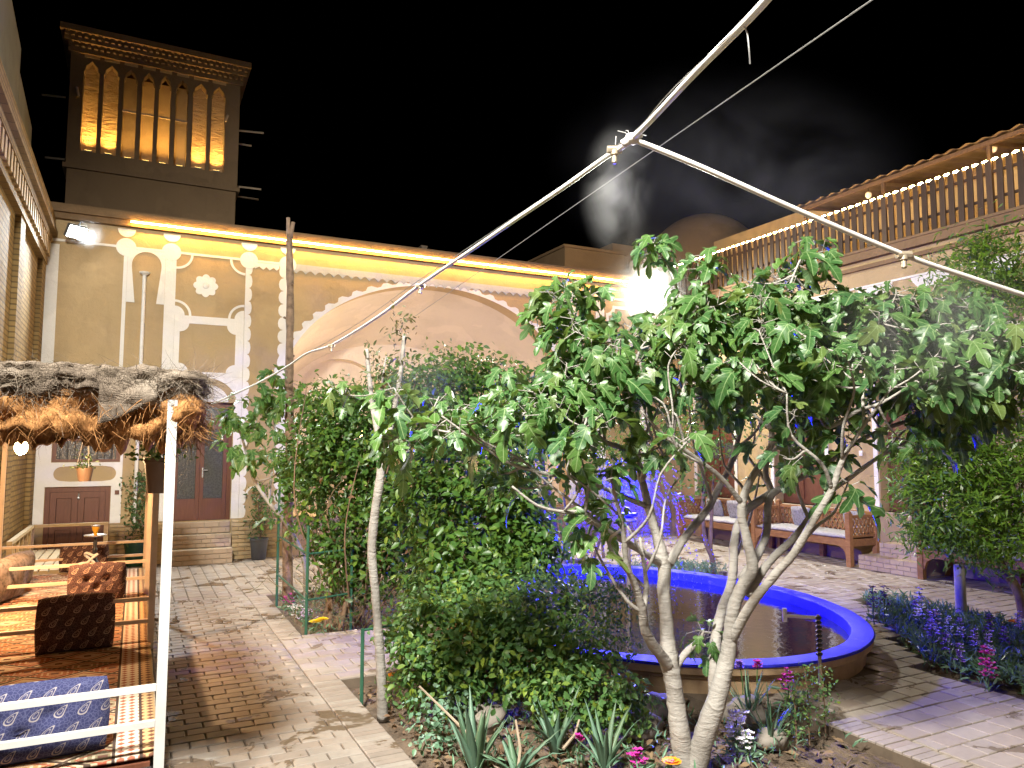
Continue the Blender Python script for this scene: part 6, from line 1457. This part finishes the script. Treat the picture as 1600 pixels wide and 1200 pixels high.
lb_ = thing('low_shrub', PZ(930, 1160), 'low leafy shrub touching the left fork of the fig trunk'.replace('left ', ''), 'bush')
clumps([(880, 1085, 4.5, 70, 35, .2, 26), (960, 1095, 4.45, 60, 40, .2, 26), (930, 1060, 4.6, 60, 30, .2, 16)], 24, (.03, .06), .05, M['roseleaf'], lb_, 'foliage', 1.05)
stems(lb_, PZ(920, 1150, -.05), [PD(890, 1090, 4.5), PD(960, 1090, 4.45), PD(930, 1065, 4.6)], .008, M['twig'])
cs = thing('creeping_shrub', PZ(690, 1170), 'small round leaved shrub at the kerb beside the aloe', 'bush')
clumps([(690, 1120, 4.5, 50, 40, .2, 20), (680, 1160, 4.3, 40, 30, .15, 14)], 14, (.025, .045), .045, M['bedleaf'], cs, 'foliage', 1.15); stems(cs, PZ(690, 1165, -.05), [PD(690, 1125, 4.5), PD(680, 1150, 4.3)], .007, M['twig'])
sb = thing('poolside_shrub', PZ(840, 960), 'wispy dark shrub between the rose bush and the pool rim', 'bush')
clumps([(850, 930, 5.6, 70, 50, .3, 30), (930, 960, 5.2, 60, 60, .3, 26), (900, 1000, 5.0, 70, 40, .25, 24), (950, 920, 5.4, 40, 30, .2, 10)], 26, (.028, .052), .06, M['roseleaf'], sb, 'foliage', .7); stems(sb, PZ(880, 1060, -.05), [PD(850, 930, 5.6), PD(930, 950, 5.2), PD(890, 990, 5.1), PD(950, 920, 5.4)], .008, M['twig'])

# feathery narrow leaved tree
fb_ = PZ(1600, 962, -.05); ft_ = thing('feathery_tree', tuple(fb_), 'feathery tree with fine narrow bright green leaves before the benches', 'tree'); d = 7.5
NARROW = (np.array([(0, 0, 0), (-.11, .4, .02), (.11, .4, .02), (0, 1, -.04)], float), np.array([(0, 2, 1), (1, 2, 3)]))
FB = [(1500, 745, d, 75, 75, .55, 95), (1570, 720, d, 80, 90, .6, 105), (1530, 830, d, 85, 45, .5, 60), (1450, 770, d - .1, 50, 60, .35, 40), (1440, 700, d + .1, 40, 25, .3, 16), (1590, 830, d, 60, 60, .5, 50), (1450, 830, d, 45, 25, .3, 14)]
clumps(FB, 44, (.06, .12), .10, M['pomleaf'], ft_, 'crown', 1.0, (0, 0, .7), .5, .15, NARROW)
FU = [(1530, 415, d + .3, 65, 45, .5, 42), (1500, 450, d + .3, 40, 25, .4, 16), (1570, 460, d + .3, 70, 45, .5, 44), (1590, 560, d + .2, 70, 70, .5, 40), (1540, 385, d + .3, 40, 20, .3, 12)]
clumps(FU, 40, (.06, .12), .10, M['pomleaf'], ft_, 'upper_crown', 1.0, (0, 0, .7), .5, .15, NARROW)
for pts in ([(1600, 968, d, .045), (1588, 920, d, .042), (1560, 875, d, .04), (1540, 820, d, .034), (1540, 740, d, .028), (1560, 640, d + .1, .022), (1565, 540, d + .2, .017), (1545, 430, d + .3, .008)], [(1540, 830, d, .02), (1510, 790, d, .015), (1480, 740, d, .008)], [(1550, 850, d, .02), (1590, 800, d, .015), (1600, 720, d, .008)], [(1510, 840, d, .012), (1470, 810, d, .009), (1440, 770, d, .005)]):
    xyz, rr = limb_points(pts); m_ = MB(); m_.tube(xyz, list(rr), 8, wob=.15); m_.build('trunk' if pts[0][1] > 960 else 'limb', M['twig'], ft_, smooth=True)
# concrete post in the flower bed
cp = PZ(1503, 972); m_ = MB(); m_.lathe([(.052, -.1), (.052, .0), (.049, .52), (.046, .55), (.02, .56)], (cp[0], cp[1], 0), 16); tag(m_.build('concrete_post', M['concrete'], smooth='auto'), 'short round grey post standing among the bed flowers', 'post')

# trees beyond the pool
def back_tree(px, py, limbs, blobs, label, mat='vineleaf', leaf=(.04, .08), per=16, r0=.03):
    b = PZ(px, py, -.04); d = depth_of(b); t_ = thing('garden_tree', tuple(b), label, 'tree')
    for k_, L in enumerate(limbs):
        xyz, rr = limb_points([(x, y, d + dz, r0 * s_) for x, y, dz, s_ in L]); m_ = MB(); m_.tube(xyz, list(rr), 8, wob=.2); m_.build('trunk' if k_ == 0 else 'limb', M['bark'] if r0 > .035 else M['twig'], t_, smooth=True)
    clumps([(x, y, d + dz, rx, ry, rd, n) for x, y, dz, rx, ry, rd, n in blobs], per, leaf, .11, M[mat], t_, 'crown'); return t_
back_tree(1115, 897, [[(1116, 900, 0, 1.3), (1112, 870, 0, 1.2), (1102, 845, 0, 1), (1098, 800, 0, .9), (1100, 740, 0, .7), (1095, 690, 0, .4)], [(1110, 860, 0, 1), (1112, 800, .1, .8), (1115, 740, .1, .5)]], [(1090, 690, 0, 90, 45, .6, 36), (1120, 640, .3, 90, 50, .6, 36), (1060, 660, .2, 60, 50, .5, 20), (1080, 760, 0, 30, 40, .3, 10)], 'small garden tree with twin dark stems before the far bench')
back_tree(1165, 842, [[(1165, 845, 0, 1), (1160, 800, 0, .8), (1165, 740, 0, .5)]], [(1160, 770, 0, 30, 60, .3, 24), (1180, 720, .2, 40, 30, .3, 12)], 'narrow leafy bush standing beside the carved bench lattice', 'roseleaf', (.04, .07), 18, .02)
back_tree(872, 888, [[(872, 892, 0, 1.3), (868, 840, 0, 1.1), (862, 790, 0, 1), (850, 740, 0, .8), (845, 680, .1, .5)], [(880, 890, .2, .7), (886, 830, .2, .6), (880, 770, .3, .4)], [(858, 885, -.1, .6), (845, 830, -.1, .5), (850, 790, 0, .3)]], [(840, 690, 0, 80, 50, .6, 34), (900, 680, .3, 70, 45, .5, 26), (850, 840, 0, 45, 40, .4, 12), (950, 690, .4, 70, 40, .5, 22)], 'pale twisted garden tree behind the fountain', 'vineleaf', (.04, .08), 16, .042)
back_tree(930, 876, [[(925, 880, 0, 1), (935, 850, 0, .8), (950, 800, 0, .6), (965, 760, 0, .4)], [(945, 880, 0, .9), (940, 840, .1, .6), (942, 790, .1, .4)]], [(960, 730, 0, 60, 30, .5, 18), (1010, 700, .2, 60, 40, .5, 20)], 'thin leaning garden tree with blue lit stem beyond the pool', 'vineleaf', (.04, .08), 15, .03)

# ================================================================== FLOWERS
def ball(m_, c, r, n=5): m_.ico(tuple(c), r, 6, 4)
def spike_flower(name, px, py, h, col, label, n=26, head=.45, r=.035, lean=(0, 0), group='flowering plants in the beds', ground=-.05, fl=.012, leaves=26):
    b = PZ(px, py, ground); t_ = thing(name, tuple(b), label, 'flower', group); top = b + np.array([lean[0], lean[1], h])
    m_ = MB(); m_.tube(smooth_line([b, (b + top) / 2 + NR.normal(size=3) * .01, top], 3), .004, 5); m_.build('stem', M['stem'], t_)
    m_ = MB()
    for k_ in range(n):
        f_ = 1 - head * k_ / n; a = k_ * 2.4; rr = r * (.35 + .65 * k_ / n); c = b + (top - b) * f_ + np.array([math.cos(a) * rr, math.sin(a) * rr, 0]) + NR.normal(size=3) * r * .3
        for q_ in range(4):
            aa = q_ * 1.57 + k_; m_.add([c, c + np.array([math.cos(aa), math.sin(aa), .35]) * fl * 1.3, c + np.array([math.cos(aa + .8), math.sin(aa + .8), .6]) * fl * 1.5, c + np.array([math.cos(aa + 1.5), math.sin(aa + 1.5), .35]) * fl * 1.3], [(0, 1, 2), (0, 2, 3)])
    m_.build('blossom', M['fl_' + col], t_, fixn=False)
    if leaves:
        q = b + np.column_stack([NR.normal(0, .035, leaves), NR.normal(0, .035, leaves), NR.uniform(.02, h * .6, leaves)]); v, t = leaf_arrays(q, NR.uniform(.05, .10, leaves), rand_dirs(leaves, (0, 0, .6)), rand_dirs(leaves, (0, 0, .6)), LEAF6, .45); raw_mesh('foliage', v, t, M['bedleaf'], t_)
    return t_
spike_flower('stock_flower', 1152, 1185, .24, 'white', 'white stock flower blooming at the foot of the fig trunk', 46, .55, .045, fl=.017)
spike_flower('stock_flower', 1166, 1192, .17, 'white', 'shorter white stock beside the taller white bloom', 24, .6, .03)
spike_flower('stock_flower', 995, 1225, .17, 'magenta', 'magenta bloom low by the fig trunk among aloe leaves', 22, .5, .03)
spike_flower('stock_flower', 1232, 1120, .30, 'magenta', 'magenta stock flower near the standing water pipe', 26, .45, .035)
spike_flower('stock_flower', 905, 1200, .17, 'magenta', 'small dark pink bud between aloe leaves', 8, .2, .012)
spike_flower('stock_flower', 1545, 1090, .34, 'magenta', 'magenta flower spike among blue lit leaves', 34, .6, .04, fl=.016)
spike_flower('stock_flower', 1440, 1010, .48, 'white', 'tall white flower spike at the back of the flower bed', 36, .5, .04, fl=.017)
spike_flower('stock_flower', 1462, 1030, .40, 'lilac', 'pale lilac flower spike in the flower bed centre', 36, .6, .04, fl=.017)
spike_flower('stock_flower', 1485, 1020, .30, 'white', 'short white spike next to the pale lilac one', 24, .5, .03)
spike_flower('stock_flower', 1366, 985, .42, 'purple', 'deep purple flower spike at the pool end of the flower bed', 30, .5, .035)
spike_flower('stock_flower', 1384, 985, .40, 'purple', 'deep purple spike with rounder head beside its twin', 34, .4, .04)
spike_flower('stock_flower', 1432, 998, .33, 'lilac', 'single small lilac puff on a thin bent stalk', 12, .08, .02)
spike_flower('stock_flower', 1010, 905, .30, 'magenta', 'dark pink flowers beyond the pool rim beside white ones', 30, .5, .06)
spike_flower('stock_flower', 1042, 905, .30, 'white', 'white flowers beyond the pool rim', 26, .5, .06)
spike_flower('stock_flower', 450, 955, .16, 'magenta', 'small magenta pansy clump at the foot of the wooden pole', 20, .5, .05)
spike_flower('stock_flower', 462, 968, .14, 'white', 'small white pansy clump near the green trellis', 30, .6, .08)
spike_flower('stock_flower', 478, 975, .14, 'lilac', 'small lilac pansy clump near the green trellis', 30, .6, .08)
def marigold(px, py, h, col, label, r=.03, ground=-.04):
    b = PZ(px, py, ground); t_ = thing('marigold', tuple(b), label, 'flower', 'flowering plants in the beds'); m_ = MB(); m_.tube([b, b + [0, 0, h]], .004, 5); m_.build('stem', M['stem'], t_); m_ = MB()
    for ring, (k_, rr, zz) in enumerate(((12, r, 0), (10, r * .75, .008), (7, r * .45, .014))):
        for i in range(k_):
            a = 6.283 * i / k_ + ring; c = b + [0, 0, h + zz]; e = c + np.array([math.cos(a) * rr, math.sin(a) * rr, .006]); w = np.array([-math.sin(a), math.cos(a), 0]) * rr * .32
            m_.add([c, e - w, e + np.array([math.cos(a), math.sin(a), .3]) * rr * .2, e + w], [(0, 1, 2, 3)])
    m_.build('petals', M['fl_' + col], t_, fixn=False); n_ = 14; q = b + np.column_stack([NR.normal(0, .03, n_), NR.normal(0, .03, n_), NR.uniform(0, h * .7, n_)]); v, t = leaf_arrays(q, NR.uniform(.03, .06, n_), rand_dirs(n_, (0, 0, .6)), rand_dirs(n_, (0, 0, .3)), LEAF6, .6); raw_mesh('foliage', v, t, M['bedleaf'], t_)
marigold(492, 996, .14, 'yellow', 'yellow marigold inside the hedge bed by the green trellis', .05)
marigold(503, 994, .15, 'yellow', 'second yellow marigold touching the first by the trellis', .05)
marigold(1050, 1222, .10, 'orange', 'orange marigold right in front of the fig trunk'.replace('right ', ''), .045)
marigold(1586, 1000, .16, 'orange', 'orange marigold at the back edge of the flower bed', .05)
marigold(612, 1088, .14, 'orange', 'small orange marigold beside the pale stem', .03)
marigold(714, 1090, .30, 'yellow', 'yellow rose bud on the rose bush', .022)
# irises and aloes: every leaf a part
def blades(name, px, py, n, L, w, label, cat, mat, spread=.5, curl=.5, seed=0, ground=-.05, fat=.012):
    b = PZ(px, py, ground); t_ = thing(name, tuple(b), label, cat, 'aloes and irises in the fig bed'); rg = np.random.default_rng(seed)
    for i in range(n):
        a = 6.283 * i / n + rg.normal(0, .25); tilt = spread * rg.uniform(.35, 1.1); l = L * rg.uniform(.65, 1.1); m_ = MB(); K = 9; o_ = np.array([math.cos(a), math.sin(a), 0]); s_ = np.array([-math.sin(a), math.cos(a), 0])
        for k_ in range(K + 1):
            t = k_ / K; th = tilt * (1 + curl * t * rg.uniform(.9, 1.1)); p = b + o_ * (l * t * math.sin(th) + .012) + np.array([0, 0, l * t * math.cos(th)]); ww = w / 2 * (1 - t ** 1.7) * (.8 + .4 * math.sin(min(1, t * 3) * 1.57)) + .0008
            th_n = np.cross(s_, o_ * math.sin(th) + np.array([0, 0, math.cos(th)]))
            m_.v += [tuple(p - s_ * ww + th_n * fat * (1 - t) * -1.0), tuple(p + th_n * fat * .6 * (1 - t)), tuple(p + s_ * ww - th_n * fat * (1 - t)), tuple(p - th_n * fat * 1.4 * (1 - t))]
        for k_ in range(K):
            for j in range(4): q0 = k_ * 4 + j; q1 = k_ * 4 + (j + 1) % 4; m_.f.append((q0, q1, q1 + 4, q0 + 4)); m_.m.append(0)
        m_.build('leaf', M[mat], t_, smooth=True)
    return t_
blades('aloe', 742, 1212, 15, .44, .055, 'large grey green aloe with upright pointed leaves at the path kerb', 'aloe', 'aloe', .42, .35, 1)
blades('aloe', 868, 1180, 15, .40, .046, 'grey green aloe with tall pointed leaves in mid bed', 'aloe', 'aloe', .50, .5, 2)
blades('aloe', 945, 1205, 13, .36, .04, 'grey green aloe close to the fig trunk', 'aloe', 'aloe', .5, .5, 3)
blades('aloe', 808, 1215, 12, .30, .045, 'low spreading aloe between the two tall ones', 'aloe', 'aloe', .75, .5, 4)
blades('iris_clump', 1170, 1130, 16, .36, .018, 'dark sword leaved iris clump beside the fig trunk', 'iris', 'bedleaf', .45, .5, 5, fat=.003)
blades('iris_clump', 1205, 1165, 18, .34, .018, 'iris clump with bent dark leaves near the kerb', 'iris', 'bedleaf', .5, .7, 6, fat=.003)
blades('iris_clump', 1060, 1205, 7, .26, .016, 'few upright iris leaves against the fig trunk base', 'iris', 'bedleaf', .2, .3, 7, fat=.003)
for px, py, lb in ((1158, 1118, 'dark violet iris bud between fig trunk and pool'), (1186, 1118, 'magenta violet iris bud on a tall stalk before the pool wall')):
    spike_flower('iris_bud', px, py, .34, 'violet' if px < 1170 else 'magenta', lb, 7, .14, .010, fl=.018, leaves=0)
for i, (px, py, top, lb) in enumerate(((1265, 1165, .46, 'spindly leafy stalk plant close to the kerb corner'), (1290, 1150, .42, 'spindly leafy stalk plant beside the standing pipe'), (1245, 1175, .40, 'spindly leafy stalk plant nearest the white stock'.replace('nearest', 'next to')))):
    b = PZ(px, py, -.05); t_ = thing('stalk_plant', tuple(b), lb, 'plant', 'spindly stalk plants by the kerb'); m_ = MB(); m_.tube([b, b + [.01, .01, top * .6], b + [0, .02, top]], .004, 5); m_.build('stem', M['twig'], t_)
    n_ = 150; q = b + np.column_stack([NR.normal(0, .035, n_), NR.normal(0, .035, n_), NR.uniform(.08, top, n_)]); v, t = leaf_arrays(q, NR.uniform(.018, .035, n_), rand_dirs(n_, (0, 0, .5)), rand_dirs(n_), LEAF6, .9); raw_mesh('foliage', v, t, M['roseleaf'], t_)
# cut canes leaning among the aloes
for i, (a, b, dd, lb) in enumerate((((655, 1072), (790, 1215), 4.0, 'pale leaning cane crossing the aloes'), ((806, 1125), (808, 1215), 3.95, 'short upright cut cane between the aloes'), ((905, 1125), (880, 1170), 4.1, 'thin slanting cane behind the mid aloe'))):
    m_ = MB(); m_.tube([PD(*a, dd + .15), PD((a[0] + b[0]) / 2 + 6, (a[1] + b[1]) / 2, dd + .05), PD(*b, dd - .05)], [.006, .008, .009], 6); tag(m_.build('dry_cane', M['stick']), lb, 'cane')
# leafy ground cover of the flower bed (nobody could count it)
def cover(name, region, n, leaf, zr, mat, label, width=.35):
    P_ = []
    while len(P_) < n:
        x = NR.uniform(region[0], region[1]); y = NR.uniform(region[2], region[3])
        if len(region) > 4 and not region[4](x, y): continue
        if mnoise.noise((x * 2.6, y * 2.6, 4)) < -.32: continue
        P_.append((x, y))
    P_ = np.array(P_); hh = np.array([zr[0] + (zr[1] - zr[0]) * (.5 + .5 * mnoise.noise((x * 3, y * 3, 8))) for x, y in P_]); z = -.05 + hh * NR.random(n) ** .6
    q = np.column_stack([P_, z]); v, t = leaf_arrays(q, NR.uniform(*leaf, n), rand_dirs(n, (0, 0, .25)), rand_dirs(n, (0, 0, 1.1)), LEAF6, width, .3); o = raw_mesh(name, v, t, M[mat]); return tag(o, label, 'plants', kind='stuff')
for i_ in range(14):  # violet blooms stand in for blue light glints on the leaves
    px_, py_ = 1390 + 15 * i_ + 9 * math.sin(i_ * 2.1), 1010 + (i_ * 37) % 60
    if PZ(px_, py_)[0] < 5.55 + (PZ(px_, py_)[1] - 3.8) * 0.911: continue
    spike_flower('bellflower', px_, py_, .27 + .02 * (i_ % 4), ['violet', 'lilac'][i_ % 2], ['small violet bellflower spike amid the blue green leaves', 'small pale lilac bellflower spike amid the blue green leaves'][i_ % 2], 16, .5, .025, fl=.014, leaves=10, group=['violet bellflowers in the bed by the pool', 'lilac bellflowers in the bed by the pool'][i_ % 2])
cover('ground_cover', (5.5, 7.48, 2.6, 6.0, lambda x, y: x > 5.50 + (y - 3.8) * 0.911), 9500, (.05, .11), (.06, .22), 'bedleaf', 'dense blue green leaves filling the flower bed by the pool')
cover('ground_cover', (1.5, 3.3, 7.15, 9.1), 1500, (.03, .07), (.02, .14), 'bedleaf', 'low leaves under the vine hedge')
cover('ground_cover', (6.15, 7.3, 7.85, 8.95), 1500, (.04, .08), (.05, .2), 'bedleaf', 'low leaves in the small bed beyond the pool')
cover('ground_cover', (1.5, 3.85, 3.1, 4.6, lambda x, y: not in_pool(x, y, .05)), 700, (.03, .08), (.02, .1), 'bedleaf', 'sparse weeds over the soil round the aloes')
cover('young_greens', (5.55, 6.4, 2.5, 3.2), 900, (.03, .06), (.08, .2), 'pomleaf', 'bright yellow green seedlings at the path edge of the flower bed', .6)
# ================================================================== MIST PIPE AND WIRES
mp = thing('mist_pipe', (1.5, 3.0, 2.9), 'white misting pipe strung over the courtyard with a side branch', 'pipe')
J = PD(988, 217, 2.75)
main = [PD(1330, -160, 1.35), PD(1192, 6, 1.75), PD(1090, 110, 2.2), J, PD(940, 250, 3.0), PD(880, 293, 3.25), PD(800, 347, 3.7), PD(730, 395, 4.2), PD(655, 446, 4.9), PD(590, 495, 5.5), PD(520, 538, 6.5), PD(480, 552, 7.2), PD(450, 572, 7.8), PD(400, 600, 8.3), PD(330, 632, 8.8)]
m_ = MB(); m_.tube(smooth_line(main, 5), .0105, 8); m_.build('main_pipe', M['pvc'], mp, smooth=True)
br = [J, PD(1100, 263, 2.78), PD(1250, 330, 2.85), PD(1412, 398, 2.95), PD(1520, 435, 3.02), PD(1640, 474, 3.1)]
m_ = MB(); m_.tube(smooth_line(br, 5), .0105, 8); m_.build('branch_pipe', M['pvc'], mp, smooth=True)
def nozzle(px, py, d):
    c = PD(px, py, d); m_ = MB(); m_.lathe([(.012, 0), (.016, -.004), (.016, -.02), (.010, -.026), (.011, -.05), (.006, -.056)], tuple(c), 10); m_.tube([tuple(c + _r * -.028), tuple(c + _r * .028)], .016, 8); m_.build('nozzle', M['brass'], mp, smooth='auto')
for q in ((960, 234, 2.88), (1412, 398, 2.95), (657, 446, 4.9), (518, 540, 6.5)): nozzle(*q)
m_ = MB(); m_.ico(tuple(J), .024, 10, 7, (1.3, 1, .9)); m_.tube([tuple(J - _r * .035 - _u * .02), tuple(J + _r * .03 + _u * .02)], .017, 8); m_.build('tee_joint', M['pvc'], mp, smooth=True)
rg = random.Random(3)
for k_ in range(7):
    c = (J if k_ < 4 else PD(960, 232, 2.88)) + np.array([rg.uniform(-.02, .02), 0, rg.uniform(-.01, .02)]); e = c + _r * rg.uniform(-.06, .06) + _u * rg.uniform(-.02, .05); m_ = MB(); m_.tube([tuple(c), tuple((c + e) / 2 + _u * .012), tuple(e)], .002, 4); m_.build('tie_wire', M['wire'], mp)
m_ = MB(); m_.tube(smooth_line([PD(1160, 38, 1.86), PD(1167, 50, 1.86), PD(1170, 75, 1.86), PD(1172, 100, 1.87)], 4), .0022, 4); m_.build('tie_wire', M['wire'], mp)
m_ = MB(); m_.tube(smooth_line([PD(1160, 38, 1.86), PD(1050, 140, 2.42), PD(1000, 198, 2.72), PD(950, 238, 2.95), PD(880, 289, 3.25), PD(730, 388, 4.25), PD(640, 448, 5.1), PD(560, 505, 5.9), PD(480, 552, 7.2)], 4), .0025, 4); m_.build('support_wire', M['wire'], mp)
sw = MB(); sw.tube([tuple(PD(1420, -40, 2.2)), tuple(PD(1000, 250, 4.2)), tuple(PD(640, 500, 9.2)), tuple(PD(600, 527, 10.4))], .0032, 4)
tag(sw.build('overhead_wire', M['wire']), 'thin dark wire stretched across the night sky', 'wire')
# ================================================================== MIST
def mist(name, c, rad, dens, label, nscale=3.0, thr=.45, seed=0.0, soft=False):
    m = NT(name); m.t.nodes.remove(m.b); pv_ = m.n('ShaderNodeVolumePrincipled'); m.l(pv_.outputs[0], m.out.inputs['Volume'])
    pv_.inputs['Color'].default_value = (.95, .96, .97, 1); pv_.inputs['Anisotropy'].default_value = .15
    p = m.obj(); nz = m.noise(nscale, 3, .6, None, .6)
    mp_ = m.n('ShaderNodeVectorMath', operation='ADD'); m.l(p, mp_.inputs[0]); mp_.inputs[1].default_value = (seed, seed * .7, 0)
    m.l(mp_.outputs[0], m.t.nodes[-2].inputs['Vector'] if False else [n_ for n_ in m.t.nodes if n_.type == 'TEX_NOISE'][0].inputs['Vector'])
    x, y, z = m.sep(p); r2 = m.math('SQRT', m.math('ADD', m.math('ADD', m.math('POWER', m.math('DIVIDE', x, rad[0]), 2.0), m.math('POWER', m.math('DIVIDE', y, rad[1]), 2.0)), m.math('POWER', m.math('DIVIDE', z, rad[2]), 2.0)))
    fall = m.math('SUBTRACT', 1.0, r2, clamp=True); fall = m.math('MULTIPLY', fall, fall); fall = m.math('MULTIPLY', fall, m.math('MULTIPLY', fall, fall)) if soft else fall; w = m.math('MAXIMUM', m.math('SUBTRACT', nz, thr), 0.0)
    m.l(m.math('MULTIPLY', m.math('MULTIPLY', w, fall), dens), pv_.inputs['Density'])
    q = MB(); q.ico((0, 0, 0), 1.0, 20, 12); me = bpy.data.meshes.new(name); me.from_pydata([(a * rad[0], b * rad[1], c_ * rad[2]) for a, b, c_ in q.v], [], q.f); me.materials.append(m.mat)
    o = link(bpy.data.objects.new(name, me)); o.location = tuple(c); return tag(o, label, kind='stuff')
sc.cycles.volume_step_rate = 4.0; sc.cycles.volume_max_steps = 64
mist('mist', PD(966, 300, 2.95), (.16, .18, .30), 32.0, 'fine mist falling from the pipe nozzle against the night sky', 5.0, .38, 1.0)
mist('mist', PD(1008, 440, 14.55), (2.0, 1.5, 2.2), 3.2, 'mist glowing round the bright corner floodlight', 1.4, .30, 5.0, True)  # mist thickened to carry the glare of the lamp as well
mist('mist', PD(1150, 280, 6.0), (1.7, 1.3, .8), .8, 'thin drifting mist over the side house roof', 1.2, .42, 9.0)
mist('mist', PD(1450, 520, 3.25), (.6, .5, .38), 4.0, 'mist drifting through the fig leaves below the branch pipe', 3.0, .36, 13.0)
mist('mist', PD(650, 600, 5.6), (.5, .5, .40), 2.4, 'faint mist above the vine hedge', 3.0, .36, 17.0)
mist('mist', PD(850, 960, 5.3), (.45, .4, .35), 3.0, 'mist hanging low over the poolside shrub', 3.0, .36, 21.0)
mist('mist', PD(330, 655, 8.6), (.35, .35, .30), 4.0, 'mist by the end of the pipe before the glazed door', 3.0, .34, 25.0)
mist('mist', (-.75, 11.8, 4.72), (.30, .25, .28), 2.5, 'faint glow in the damp air round the corner floodlight by the brick wall', 2.5, .30, 31.0)  # volume added to imitate the soft glare of the lamp
mist('mist', (PC[0] - .1, PC[1], .75), (.75, .75, .75), .45, 'fine blue lit spray hanging round the fountain', 3.0, .34, 37.0)
